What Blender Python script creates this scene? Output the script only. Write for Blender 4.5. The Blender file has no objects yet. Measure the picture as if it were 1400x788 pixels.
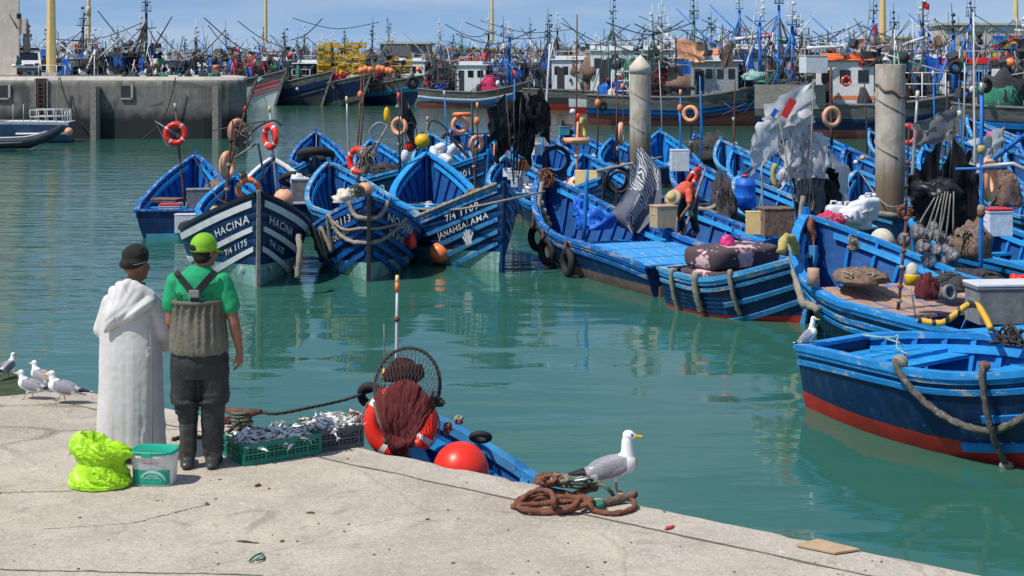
import bpy, math, random
from mathutils import Vector, Matrix, noise, Quaternion
random.seed(7)
R = math.radians
V = Vector
scene = bpy.context.scene
COL = scene.collection
FPX, HOR, EYE = 2000.0, 90.0, 4.6          # camera: focal length in photo pixels, horizon row, height above the water
QZ = 1.5                                   # height of the near quay above the water

def P(px, py, Y):
    return V(((px - 700) / FPX * Y, Y, EYE - (py - HOR) / FPX * Y))
def W(px, py, z=0.0):
    return P(px, py, FPX * (EYE - z) / (py - HOR))

# ---------------------------------------------------------------- mesh builder
class MB:
    def __init__(s):
        s.v, s.f, s.m, s.sm = [], [], [], []
    def add(s, vs, fs, m=0, smooth=False):
        b = len(s.v)
        s.v.extend(V(v) for v in vs)
        for i, f in enumerate(fs):
            s.f.append([b + k for k in f])
            s.m.append(m[i] if isinstance(m, list) else m)
            s.sm.append(smooth)
        return s
    def box(s, c, size, rot=None, m=0):
        c = V(c); x, y, z = size[0] / 2, size[1] / 2, size[2] / 2
        vs = [V((sx * x, sy * y, sz * z)) for sx in (-1, 1) for sy in (-1, 1) for sz in (-1, 1)]
        if rot is not None: vs = [rot @ v for v in vs]
        return s.add([c + v for v in vs], [(0, 1, 3, 2), (4, 6, 7, 5), (0, 4, 5, 1), (2, 3, 7, 6), (0, 2, 6, 4), (1, 5, 7, 3)], m)
    def bar(s, p0, p1, w, h, m=0, up=(0, 0, 1)):
        p0, p1 = V(p0), V(p1); d = p1 - p0
        x = d.normalized(); u = V(up)
        if abs(x.dot(u)) > .98: u = V((1, 0, 0))
        y = u.cross(x).normalized(); z = x.cross(y)
        return s.box((p0 + p1) / 2, (d.length, w, h), Matrix((x, y, z)).transposed(), m)
    def loft(s, rings, m=0, smooth=True, closed=True, caps=True, loop=False):
        n = len(rings[0]); vs = [p for r in rings for p in r]; fs = []
        k = len(rings)
        for i in range(k if loop else k - 1):
            i2 = (i + 1) % k
            for j in range(n if closed else n - 1):
                j2 = (j + 1) % n
                fs.append((i * n + j, i * n + j2, i2 * n + j2, i2 * n + j))
        if caps and not loop:
            fs.append(tuple(range(n - 1, -1, -1))); fs.append(tuple((k - 1) * n + j for j in range(n)))
        return s.add(vs, fs, m, smooth)
    def tube(s, pts, r, n=6, m=0, loop=False, smooth=True):
        pts = [V(p) for p in pts]; k = len(pts); rings = []; prev = None
        for i, p in enumerate(pts):
            a = pts[i - 1] if (i > 0 or loop) else p
            b = pts[(i + 1) % k] if (i < k - 1 or loop) else p
            d = (b - a)
            d = d.normalized() if d.length > 1e-9 else V((0, 0, 1))
            if prev is None:
                u = V((0, 0, 1)) if abs(d.z) < .9 else V((1, 0, 0))
                x = u.cross(d).normalized()
            else:
                x = prev - d * prev.dot(d)
                x = x.normalized() if x.length > 1e-6 else prev
            prev = x; y = d.cross(x)
            rr = r[i] if isinstance(r, (list, tuple)) else r
            rings.append([p + (x * math.cos(2 * math.pi * j / n) + y * math.sin(2 * math.pi * j / n)) * rr for j in range(n)])
        return s.loft(rings, m, smooth, True, True, loop)
    def ell(s, c, r, m=0, rot=None, n=14, k=9, smooth=True):
        if not hasattr(r, '__len__'): r = (r, r, r)
        c = V(c); vs, fs = [], []
        for i in range(k + 1):
            th = math.pi * i / k
            for j in range(n):
                ph = 2 * math.pi * j / n
                v = V((r[0] * math.sin(th) * math.cos(ph), r[1] * math.sin(th) * math.sin(ph), r[2] * math.cos(th)))
                vs.append(c + (rot @ v if rot is not None else v))
        for i in range(k):
            for j in range(n):
                j2 = (j + 1) % n
                if i == 0: fs.append((j, n + j, n + j2))
                elif i == k - 1: fs.append((i * n + j, (i + 1) * n + j, i * n + j2))
                else: fs.append((i * n + j, (i + 1) * n + j, (i + 1) * n + j2, i * n + j2))
        return s.add(vs, fs, m, smooth)
    def torus(s, c, Rr, r, rot=None, mf=None, n=30, k=10, flat=1.0):
        c = V(c); vs, fs, ms = [], [], []
        for i in range(n):
            a = 2 * math.pi * i / n
            for j in range(k):
                b = 2 * math.pi * j / k
                v = V(((Rr + r * math.cos(b)) * math.cos(a), r * flat * math.sin(b), (Rr + r * math.cos(b)) * math.sin(a)))
                vs.append(c + (rot @ v if rot is not None else v))
        for i in range(n):
            for j in range(k):
                i2, j2 = (i + 1) % n, (j + 1) % k
                fs.append((i * k + j, i * k + j2, i2 * k + j2, i2 * k + j)); ms.append(mf(i / n) if mf else 0)
        return s.add(vs, fs, ms, True)
    def rope(s, pts, r, m=0, n=9):                         # three strand twisted rope
        pts = [V(p) for p in pts]; out = [pts[0]]; st = r * .95; acc = 0
        for i in range(len(pts) - 1):
            a, b = pts[i], pts[i + 1]; L = (b - a).length
            if L < 1e-6: continue
            k = max(1, round(L / st))
            out += [a.lerp(b, j / k) for j in range(1, k + 1)]
        k0 = len(s.v); s.tube(out, r, n, m)
        for i, c in enumerate(out):
            for j in range(n):
                v = s.v[k0 + i * n + j]; d = v - c
                f = 1 + .22 * math.cos(3 * 2 * math.pi * j / n + i * 1.15); s.v[k0 + i * n + j] = c + d * f
        return s
    def lathe(s, prof, c=(0, 0, 0), n=20, m=0, smooth=True):
        c = V(c)
        rings = [[c + V((r * math.cos(2 * math.pi * j / n), r * math.sin(2 * math.pi * j / n), z)) for j in range(n)] for r, z in prof]
        return s.loft(rings, m, smooth)
    def cap(s, p0, p1, r0, r1, m=0, n=12):                 # tapered capsule
        p0, p1 = V(p0), V(p1); k = max(2, int((p1 - p0).length / max(min(r0, r1), .004) / .7) + 1)
        s.ell(p0, r0, m, None, n, 8); s.ell(p1, r1, m, None, n, 8)
        return s.tube([p0.lerp(p1, i / k) for i in range(k + 1)], [r0 + (r1 - r0) * i / k for i in range(k + 1)], n, m)
    def mesh(s, name, mats):
        me = bpy.data.meshes.new(name)
        me.from_pydata([tuple(v) for v in s.v], [], s.f)
        for mm in (mats if isinstance(mats, (list, tuple)) else [mats]): me.materials.append(mm)
        me.polygons.foreach_set('material_index', s.m)
        me.polygons.foreach_set('use_smooth', s.sm)
        me.validate(); me.update()
        return me
    def build(s, name, mats, parent=None, loc=None, rz=0.0):
        return link(name, s.mesh(name, mats), parent, loc, rz)

def link(name, me, parent=None, loc=None, rz=0.0):
    o = bpy.data.objects.new(name, me); COL.objects.link(o)
    if parent is not None: o.parent = parent
    if loc is not None: o.location = loc
    o.rotation_euler[2] = rz
    return o
def tag(o, label=None, cat=None, group=None, kind=None):
    if label: o['label'] = label
    if cat: o['category'] = cat
    if group: o['group'] = group
    if kind: o['kind'] = kind
    return o
def thing(name, label, cat, loc=(0, 0, 0), rz=0.0, group=None):
    return tag(link(name, None, None, loc, rz), label, cat, group)
def dup(root, loc, rz=None, label=None, sc=None):
    r = root.copy(); COL.objects.link(r); r.location = loc
    if rz is not None: r.rotation_euler[2] = rz
    if sc: r.scale = (sc, sc, sc)
    if label: r['label'] = label
    for ch in list(root.children):
        c = ch.copy(); COL.objects.link(c); c.parent = r
    return r
def bevel(o, w, seg=2):
    b = o.modifiers.new('edge', 'BEVEL'); b.width = w; b.segments = seg; b.limit_method = 'ANGLE'
    return o
def remesh(mb, voxel, smooth=6, fac=.5, disp=None):
    """union of the overlapping closed shapes in mb as one continuous mesh builder"""
    me = mb.mesh('tmp', [])
    o = link('tmp', me)
    m = o.modifiers.new('r', 'REMESH'); m.mode = 'VOXEL'; m.voxel_size = voxel; m.use_smooth_shade = True
    if smooth:
        k = o.modifiers.new('s', 'SMOOTH'); k.factor = fac; k.iterations = smooth
    dg = bpy.context.evaluated_depsgraph_get(); dg.update()
    out = bpy.data.meshes.new_from_object(o.evaluated_get(dg))
    bpy.data.objects.remove(o); bpy.data.meshes.remove(me)
    nb = MB()
    vs = [v.co.copy() for v in out.vertices]; ns = [v.normal.copy() for v in out.vertices]
    if disp: vs = [v + n * disp(v, n) for v, n in zip(vs, ns)]
    nb.add(vs, [tuple(p.vertices) for p in out.polygons], 0, True)
    bpy.data.meshes.remove(out)
    return nb
def recolour(mb, fn):
    for i, f in enumerate(mb.f):
        c = V((0, 0, 0))
        for k in f: c += mb.v[k]
        mb.m[i] = fn(c / len(f))
    return mb
def fbm(p, s=1.0, o=3):
    return noise.fractal(V(p) * s, 1.0, 2.0, o)
def rotm(x=0, y=0, z=0):
    return Matrix.Rotation(R(z), 3, 'Z') @ Matrix.Rotation(R(y), 3, 'Y') @ Matrix.Rotation(R(x), 3, 'X')

# ---------------------------------------------------------------- materials
MATS = {}
def mat(name, col, rough=.6, var=.22, scale=5, bump=.0, bscale=40, worn=None, wscale=6, wth=.6, metal=0.0, spec=.4,
        worn2=None, w2scale=20, w2th=.7, stretch=(1, 1, 1), alpha=None, streak=None, sth=.55):
    if name in MATS: return MATS[name]
    m = bpy.data.materials.new(name); m.use_nodes = True
    nt = m.node_tree; N = nt.nodes; Lk = nt.links; bs = N['Principled BSDF']
    tc = N.new('ShaderNodeTexCoord'); mp = N.new('ShaderNodeMapping'); mp.inputs['Scale'].default_value = stretch
    Lk.new(tc.outputs['Object'], mp.inputs['Vector'])
    def nz(sc, det=6, ro=.6):
        n = N.new('ShaderNodeTexNoise'); n.inputs['Scale'].default_value = sc; n.inputs['Detail'].default_value = det
        n.inputs['Roughness'].default_value = ro; Lk.new(mp.outputs[0], n.inputs['Vector']); return n.outputs['Fac']
    def mix(f, a, b):
        x = N.new('ShaderNodeMix'); x.data_type = 'RGBA'
        if isinstance(f, float): x.inputs[0].default_value = f
        else: Lk.new(f, x.inputs[0])
        for i, c in ((6, a), (7, b)):
            if isinstance(c, tuple): x.inputs[i].default_value = (*c, 1)
            else: Lk.new(c, x.inputs[i])
        return x.outputs[2]
    def ramp(f, a, b):
        x = N.new('ShaderNodeMapRange'); x.inputs[1].default_value = a; x.inputs[2].default_value = b; Lk.new(f, x.inputs[0]); return x.outputs[0]
    lo = tuple(c * (1 - var) for c in col); hi = tuple(min(1, c * (1 + var)) for c in col)
    c = mix(ramp(nz(scale), .3, .7), lo, hi)
    if worn: c = mix(ramp(nz(wscale, 8, .7), wth, wth + .05), c, worn)
    if worn2: c = mix(ramp(nz(w2scale, 4, .6), w2th, w2th + .03), c, worn2)
    if streak:                                              # runs of rust, salt and grime down the sides
        m2 = N.new('ShaderNodeMapping'); m2.inputs['Scale'].default_value = (3.2, 3.2, .28); Lk.new(tc.outputs['Object'], m2.inputs[0])
        n2 = N.new('ShaderNodeTexNoise'); n2.inputs['Scale'].default_value = 2.2; n2.inputs['Detail'].default_value = 6; n2.inputs['Roughness'].default_value = .65; Lk.new(m2.outputs[0], n2.inputs['Vector'])
        x = N.new('ShaderNodeMapRange'); x.inputs[1].default_value = sth; x.inputs[2].default_value = sth + .16; x.inputs[4].default_value = .7; Lk.new(n2.outputs['Fac'], x.inputs[0]); c = mix(x.outputs[0], c, streak)
    Lk.new(c, bs.inputs['Base Color'])
    bs.inputs['Roughness'].default_value = rough; bs.inputs['Metallic'].default_value = metal
    bs.inputs['Specular IOR Level'].default_value = spec
    if alpha is not None: bs.inputs['Alpha'].default_value = alpha
    if bump:
        b = N.new('ShaderNodeBump'); b.inputs['Strength'].default_value = bump; b.inputs['Distance'].default_value = .02
        Lk.new(nz(bscale, 5), b.inputs['Height']); Lk.new(b.outputs[0], bs.inputs['Normal'])
    MATS[name] = m
    return m
def flagmat(name, col, rough):
    m = mat(name, col, rough, .2, 6, .3, 14); nt = m.node_tree; bs = nt.nodes['Principled BSDF']; out = nt.nodes['Material Output']
    tr = nt.nodes.new('ShaderNodeBsdfTranslucent'); tr.inputs[0].default_value = (*col, 1); mx = nt.nodes.new('ShaderNodeMixShader'); mx.inputs[0].default_value = .35
    nt.links.new(bs.outputs[0], mx.inputs[1]); nt.links.new(tr.outputs[0], mx.inputs[2]); nt.links.new(mx.outputs[0], out.inputs[0]); return m
GREYW = (.42, .38, .33)
M = dict(
    navy=mat('navy_paint', (.004, .026, .092), .42, .35, 3, .25, 25, (.008, .06, .19), 3, .6, worn2=(.45, .48, .5), w2scale=34, w2th=.70, spec=.3, streak=(.03, .06, .10), sth=.52),
    navy2=mat('navy_paint_plain', (.004, .02, .075), .5, .35, 3, .25, 25, (.008, .04, .14), 3, .58, worn2=(.4, .42, .45), w2scale=40, w2th=.74, spec=.3, streak=(.05, .05, .055), sth=.52),
    blue=mat('bright_blue_paint', (.010, .185, .52), .5, .25, 3, .2, 25, (.02, .11, .30), 7, .62, worn2=(.4, .45, .5), w2scale=25, w2th=.69, spec=.3, streak=(.05, .13, .25), sth=.54),
    blue2=mat('sky_blue_paint', (.02, .27, .62), .5, .25, 4, .2, 25, (.02, .12, .4), 6, .62, worn2=(.45, .45, .45), w2scale=16, w2th=.70, spec=.3),
    wornblue=mat('worn_blue_rail', (.018, .23, .56), .6, .25, 5, .3, 30, (.36, .36, .33), 5, .57, worn2=(.10, .085, .07), w2scale=9, w2th=.66, spec=.25, stretch=(.45, 1.6, 1.6)),
    blueb=mat('royal_blue_paint', (.008, .11, .40), .55, .3, 3, .2, 25, (.02, .06, .2), 6, .58, worn2=(.34, .38, .42), w2scale=22, w2th=.68, spec=.25, streak=(.05, .08, .14), sth=.53),
    bluec=mat('chalky_blue_paint', (.045, .25, .50), .75, .3, 3, .25, 25, (.02, .14, .38), 5, .56, worn2=(.40, .40, .38), w2scale=18, w2th=.66, spec=.15, streak=(.16, .17, .17), sth=.55),
    wornblueb=mat('scraped_royal_rail', (.012, .14, .44), .65, .3, 5, .3, 30, (.30, .29, .26), 5, .54, worn2=(.09, .075, .06), w2scale=8, w2th=.62, spec=.2, stretch=(.45, 1.6, 1.6)),
    wornbluec=mat('scraped_chalky_rail', (.05, .27, .52), .75, .3, 5, .3, 30, (.42, .40, .36), 4, .53, worn2=(.13, .11, .09), w2scale=8, w2th=.63, spec=.15, stretch=(.45, 1.6, 1.6)),
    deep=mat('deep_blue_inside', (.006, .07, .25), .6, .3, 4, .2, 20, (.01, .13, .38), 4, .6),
    white=mat('white_paint', (.64, .66, .66), .5, .14, 6, .15, 30, (.33, .34, .34), 7, .62, streak=(.30, .24, .18), sth=.58),
    mint=mat('mint_bottom', (.24, .42, .38), .6, .25, 4, .2, 20, (.13, .22, .19), 3, .58, stretch=(1, 1, 3), streak=(.10, .15, .12), sth=.5),
    redf=mat('faded_red_bottom', (.27, .075, .06), .7, .3, 2, .3, 15, (.15, .06, .05), 3, .56, stretch=(.4, 1, 2)),
    red=mat('red_bottom', (.44, .026, .018), .55, .2, 3, .2, 20, (.16, .02, .016), 4, .62),
    brown=mat('brown_bottom', (.22, .13, .11), .65, .3, 3, .2, 20, (.10, .07, .065), 4, .56),
    turq=mat('turquoise_bottom', (.05, .27, .34), .6, .25, 3),
    wood=mat('grey_wood', (.24, .22, .19), .8, .35, 7, .4, 30, (.12, .11, .1), 5, .6, stretch=(.4, 2, 2)),
    plank=mat('worn_orange_plank', (.42, .27, .19), .75, .3, 6, .4, 30, (.08, .13, .35), 3, .55, worn2=(.02, .2, .6), w2scale=4, w2th=.66, stretch=(.35, 2.2, 2)),
    deckblue=mat('worn_light_deck', (.05, .30, .66), .65, .25, 6, .3, 30, (.34, .42, .47), 4, .585, worn2=(.2, .22, .24), w2scale=9, w2th=.66, stretch=(.5, 2.4, 2)),
    dark=mat('dark_wood', (.035, .035, .04), .7, .4, 8, .3),
    black=mat('black_plastic', (.012, .012, .014), .38, .4, 8, .2, 18),
    tyre=mat('tyre_rubber', (.018, .018, .02), .75, .3, 8, .2),
    greypl=mat('grey_plastic', (.20, .20, .20), .4, .3, 6, .3, 14),
    whitepl=mat('white_plastic', (.62, .64, .67), .4, .15, 6, .3, 14),
    rope=mat('pale_rope', (.30, .26, .20), .9, .35, 30, .8, 90, (.14, .12, .10), 15, .6),
    rrope=mat('rust_rope', (.21, .085, .05), .9, .3, 25, .8, 90, (.10, .05, .035), 15, .6),
    grope=mat('green_rope', (.13, .16, .11), .9, .35, 30, .8, 90, (.08, .26, .18), 12, .62),
    drope=mat('dark_rope', (.055, .05, .042), .9, .35, 30, .7, 90),
    yrope=mat('yellow_rope', (.45, .38, .12), .9, .3, 30, .7, 90),
    orange=mat('orange_rubber', (.85, .22, .07), .38, .12, 4, .05, 30, (.55, .16, .07), 6, .68),
    peach=mat('faded_orange', (.78, .36, .20), .5, .15, 5, .1, 30, (.5, .25, .15), 6, .66),
    redr=mat('red_rubber', (.80, .035, .018), .35, .12, 4, .05, 30, (.55, .03, .02), 6, .68),
    yellow=mat('yellow_plastic', (.75, .45, .01), .4, .15, 5),
    pink=mat('pink_plastic', (.75, .04, .22), .4, .25, 9, .3),
    cream=mat('cream_paint', (.72, .52, .22), .6, .1, 3),
    steel=mat('grey_steel', (.34, .35, .36), .45, .25, 6, metal=.3),
    rust=mat('rusty_metal', (.12, .055, .035), .8, .5, 10, .4),
    net=mat('dark_net', (.045, .045, .05), .95, .6, 14, 1, 50, (.12, .12, .11), 12, .6),
    netred=mat('maroon_net', (.12, .02, .025), .95, .4, 14, 1, 60),
    netgreen=mat('green_net', (.04, .2, .13), .95, .5, 14, 1, 50),
    netbrown=mat('brown_net', (.18, .12, .09), .95, .5, 14, 1, 50),
    tarp=mat('blue_tarp', (.01, .12, .55), .5, .35, 8, .6, 12),
    cloth=mat('pale_cloth', (.55, .52, .42), .9, .2, 8, .5, 20),
    glass=mat('dark_window', (.012, .016, .02), .08, .2, 5, spec=.6),
    fur=mat('grey_tarp', (.17, .17, .17), .6, .3, 5, .5, 9),
    card=mat('cardboard', (.42, .30, .18), .85, .15, 8),
    redp=mat('red_paint', (.55, .03, .03), .5, .25, 4, .2, 20, (.3, .03, .03), 5, .62),
    pinkp=mat('magenta_net', (.55, .03, .12), .8, .3, 6),
    ygrate=mat('yellow_crate', (.62, .36, .02), .6, .35, 9, .4, 20, (.25, .13, .02), 9, .6),
    mblue=mat('mast_blue', (.012, .14, .48), .5, .3, 4),
    mdark=mat('mast_dark', (.035, .045, .055), .6, .4, 6),
    mwhite=mat('mast_white', (.55, .57, .58), .5, .2, 5),
    mgreen=mat('mast_green', (.03, .12, .11), .5, .3, 5),
    mred=mat('mast_red', (.5, .05, .07), .5, .3, 5),
    bulw=mat('weathered_bulwark', (.125, .125, .12), .8, .55, 3, .4, 15, (.05, .05, .05), 2, .57, worn2=(.3, .3, .29), w2scale=4, w2th=.66, stretch=(.3, 1, 1.6), streak=(.10, .06, .04), sth=.53),
)

# ---------------------------------------------------------------- world, sun, camera
SUN_AZ = V((-.86, -.51, 0)).normalized(); SUN_EL = R(57)
wd = bpy.data.worlds.new('World'); scene.world = wd; wd.use_nodes = True
wn = wd.node_tree.nodes; sky = wn.new('ShaderNodeTexSky'); sky.sky_type = 'NISHITA'; sky.sun_disc = False
sky.sun_elevation = SUN_EL; sky.sun_rotation = math.atan2(SUN_AZ.x, SUN_AZ.y)
sky.air_density = 1.0; sky.dust_density = .35; sky.ozone_density = 4.0; sky.altitude = 0
wl = wd.node_tree.links
tcw = wn.new('ShaderNodeTexCoord'); lift = wn.new('ShaderNodeVectorMath'); lift.operation = 'ADD'; lift.inputs[1].default_value = (0, 0, .17)
nrm = wn.new('ShaderNodeVectorMath'); nrm.operation = 'NORMALIZE'          # the hazy band of the sky model lies below the horizon
wl.new(tcw.outputs['Generated'], lift.inputs[0]); wl.new(lift.outputs[0], nrm.inputs[0]); wl.new(nrm.outputs[0], sky.inputs[0])
cmap = wn.new('ShaderNodeMapping'); cmap.inputs['Scale'].default_value = (2.2, 2.2, 13); wl.new(tcw.outputs['Generated'], cmap.inputs[0])
cnz = wn.new('ShaderNodeTexNoise'); cnz.inputs['Scale'].default_value = 1.6; cnz.inputs['Detail'].default_value = 7; cnz.inputs['Roughness'].default_value = .55; cnz.inputs['Distortion'].default_value = .4; wl.new(cmap.outputs[0], cnz.inputs[0])
crg = wn.new('ShaderNodeMapRange'); crg.inputs[1].default_value = .44; crg.inputs[2].default_value = .74; crg.inputs[4].default_value = .55; wl.new(cnz.outputs['Fac'], crg.inputs[0])
cmx = wn.new('ShaderNodeMix'); cmx.data_type = 'RGBA'; wl.new(crg.outputs[0], cmx.inputs[0]); wl.new(sky.outputs[0], cmx.inputs[6]); cmx.inputs[7].default_value = (5.2, 5.6, 6.0, 1)   # thin high cloud
wl.new(cmx.outputs[2], wn['Background'].inputs[0]); wn['Background'].inputs[1].default_value = .12
sl = bpy.data.lights.new('sun', 'SUN'); sl.energy = 4.3; sl.angle = R(.5); sl.color = (1, .955, .88)
so = bpy.data.objects.new('sun', sl); COL.objects.link(so)
dirv = V((SUN_AZ.x * math.cos(SUN_EL), SUN_AZ.y * math.cos(SUN_EL), math.sin(SUN_EL)))
so.rotation_euler = (-dirv).to_track_quat('-Z', 'Y').to_euler(); so.location = (-20, -10, 40)
cd = bpy.data.cameras.new('camera'); cam = bpy.data.objects.new('camera', cd); COL.objects.link(cam)
cam.location = (0, 0, EYE); cam.rotation_euler = (R(90), 0, 0)
cd.sensor_width = 36; cd.lens = FPX / 1400 * 36; cd.shift_y = -(394 - HOR) / 1400; cd.clip_end = 6000; cd.clip_start = .3
scene.camera = cam
vs = scene.view_settings; vs.view_transform = 'Standard'; vs.look = 'None'; vs.exposure = .12; vs.gamma = 1; vs.use_curve_mapping = False
scene.cycles.use_denoising = True
scene.cycles.max_bounces = 6; scene.cycles.diffuse_bounces = 3; scene.cycles.glossy_bounces = 3; scene.cycles.transparent_max_bounces = 12
# ---------------------------------------------------------------- blue boats
class Hull:
    """a boat's skin: t runs stern to bow, d is the depth below the sheer line, side is +1 port / -1 starboard"""
    def __init__(s, L, B, hb, hm, hs, kd=.4, rake=.3, ws=.72, tm=.42, p0=.22, p1=.6, full=2.6, sp=1.9):
        s.__dict__.update(locals())
    def q(s, t): return max(0, (t - s.tm) / (1 - s.tm))
    def b(s, t):
        q = s.q(t)
        if t < s.tm: return s.B / 2 * (s.ws + (1 - s.ws) * math.sin(math.pi / 2 * t / s.tm))
        return s.B / 2 * max(0, 1 - q ** s.full) ** .92 + .035
    def s_(s, t):
        q = s.q(t)
        return s.hm + (s.hb - s.hm) * q ** s.sp if t >= s.tm else s.hm + (s.hs - s.hm) * (1 - t / s.tm) ** 2
    def raw(s, t, d, side):
        sh = s.s_(t); q = s.q(t); k = -s.kd
        z = sh - d; u = max(0.0, min(1.0, (z - k) / (sh - k)))
        pw = s.p0 + s.p1 * q ** 1.6
        y = s.b(t) * u ** pw
        return V((t * s.L - s.L / 2 + s.rake * (z / s.hb) * q ** 2.5, side * y, z))
    def pt(s, t, d, side, off=0.0):
        p = s.raw(t, d, side)
        if not off: return p
        e = .012; t0, t1 = max(0, t - e), min(1, t + e)
        a = s.raw(t1, d, side) - s.raw(t0, d, side); c = s.raw(t, max(0, d - .03), side) - s.raw(t, d + .03, side)
        n = a.cross(c); n = n.normalized() if n.length > 1e-9 else V((0, side, 0))
        if n.y * side < 0: n = -n
        return p + n * off

def hull_mesh(h, zb, mats, band=None, nt=30, floor=.12, th=.05, zbow=.1, seams=False):
    """outer planking (bottom, topside, upper band) and inner planking; mats = bottom, topside, band, inside"""
    mb = MB(); T = [1 - (1 - i / nt) ** 1.25 for i in range(nt + 1)]
    for side in (1, -1):
        rings, mm = [], None
        for t in T:
            sh = h.s_(t); zz = zb + zbow * h.q(t) ** 2
            ds = [sh + h.kd - .001, sh + h.kd * .8, sh + h.kd * .45, sh + .01, sh - zz]
            top = sh - zz; bd = band if band else 0
            ds += [bd + (top - bd) * (1 - i / 6) for i in range(1, 7)]
            if band: ds += [band / 2, 0.0]
            row = [h.raw(t, d, side) for d in ds]; mm = ([0] * 4 + [1] * 6 + ([2] * 2 if band else []))
            if seams:                                       # planks with open seams between them
                row, mm, w = row[:5], [0] * 4, .0035
                for i in range(8):
                    a, b = top * (1 - i / 8), top * (1 - (i + 1) / 8)
                    if i: row.append(h.pt(t, a - w, side))
                    row.append(h.pt(t, b + w, side)); mm += [1, 1] if i else [1]
                    if i < 7: row.append(h.pt(t, b, side, -.003)); mm.append(1)
                    else: row.append(h.raw(t, 0, side)); mm.append(1)
                mm = mm[:len(row) - 1]
            rings.append(row)
        n = len(rings[0])
        vs = [p for r in rings for p in r]; fs, ms = [], []
        for i in range(len(rings) - 1):
            for j in range(n - 1):
                f = (i * n + j, (i + 1) * n + j, (i + 1) * n + j + 1, i * n + j + 1)
                fs.append(f if side < 0 else f[::-1]); ms.append(mm[j])
        mb.add(vs, fs, ms, True)
        inn = []
        for t in T:
            if t > .985: t = .985
            sh = h.s_(t); dd = max(.1, sh - floor)
            inn.append([h.pt(t, d, side, -th) for d in (0, dd * .33, dd * .66, dd)])
        for r in inn:
            for p in r:
                if p.y * side < .004: p.y = .004 * side
        vs = [p for r in inn for p in r]; fs = []
        for i in range(len(inn) - 1):
            for j in range(3):
                f = (i * 4 + j, (i + 1) * 4 + j, (i + 1) * 4 + j + 1, i * 4 + j + 1)
                fs.append(f if side > 0 else f[::-1])
        mb.add(vs, fs, 3, True)
    return mb
def transom_mb(h, zb, mats):
    mb = MB(); sh = h.s_(0); n = 9
    ds = [(sh + h.kd - .002) * (1 - i / n) for i in range(n + 1)]
    out = [h.raw(0, d, 1) for d in ds] + [h.raw(0, d, -1) for d in reversed(ds)]
    inn = [p + V((.07, 0, 0)) for p in out]
    k = len(out)
    mb.loft([out, inn], 0, False)
    mb.box((-h.L / 2 + .03, 0, sh + .025), (.16, 2 * h.b(0) + .08, .05), None, 1)
    mb.box((-h.L / 2 - .02, 0, zb * .5 - h.kd * .3), (.05, 2 * h.b(0) * .72, zb + h.kd * .5), None, 2)
    return mb
def side_strip(h, d0, d1, t0, t1, off0, off1, sides=(1, -1), n=26):
    mb = MB()
    for side in sides:
        rings = []
        for i in range(n + 1):
            t = t0 + (t1 - t0) * i / n
            rings.append([h.pt(t, d0, side, off0), h.pt(t, d0, side, off1), h.pt(t, d1, side, off1), h.pt(t, d1, side, off0)])
        mb.loft(rings, 0, False)
    return mb
def cap_rail(h, w=.13, hgt=.05, t1=.995, out=.035):
    mb = MB(); n = 34
    for side in (1, -1):
        rings = []
        for i in range(n + 1):
            t = t1 * i / n
            a = h.pt(t, 0, side, out); b = h.pt(t, 0, side, -w + out)
            if b.y * side < 0.0: b.y = 0
            a.z = b.z = h.s_(t)
            up = V((0, 0, hgt)); dn = V((0, 0, -.03))
            rings.append([a + dn, a + up, b + up, b + dn])
        mb.loft(rings, 0, False)
    return mb
def rib_mb(h, ts, floor, th=.05, w=.045, dep=.06):
    mb = MB()
    for t in ts:
        for side in (1, -1):
            sh = h.s_(t); dd = sh - floor; rings = []
            for j in range(5):
                d = .03 + (dd - .03) * j / 4
                a = h.pt(t, d, side, -th); b = h.pt(t, d, side, -th - dep); o = V((w, 0, 0))
                rings.append([a - o, a + o, b + o, b - o])
            if min(p.y * side for r in rings for p in r) > 0: mb.loft(rings, 0, False)
    return mb
def plate_mb(h, t0, t1, zf, th=.04, inset=.055, n=14, planks=0):
    """a level sheet (floor boards, deck) between the two sides; zf(t) gives its height"""
    mb = MB(); top = []
    for i in range(n + 1):
        t = t0 + (t1 - t0) * i / n; z = zf(t); d = h.s_(t) - z
        y = max(.01, abs(h.raw(t, d, 1).y) - inset); x = h.raw(t, d, 1).x
        top.append((x, y, z))
    if planks:
        for k in range(planks):
            a, b = -1 + 2 * k / planks, -1 + 2 * (k + 1) / planks
            rings = [[V((x, y * a + .009, z)), V((x, y * b - .009, z)), V((x, y * b - .009, z - th)), V((x, y * a + .009, z - th))] for x, y, z in top]
            mb.loft(rings, 0, False)
    else:
        mb.loft([[V((x, y, z)), V((x, -y, z)), V((x, -y, z - th)), V((x, y, z - th))] for x, y, z in top], 0, False)
    return mb
FONT_CACHE = {}
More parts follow.
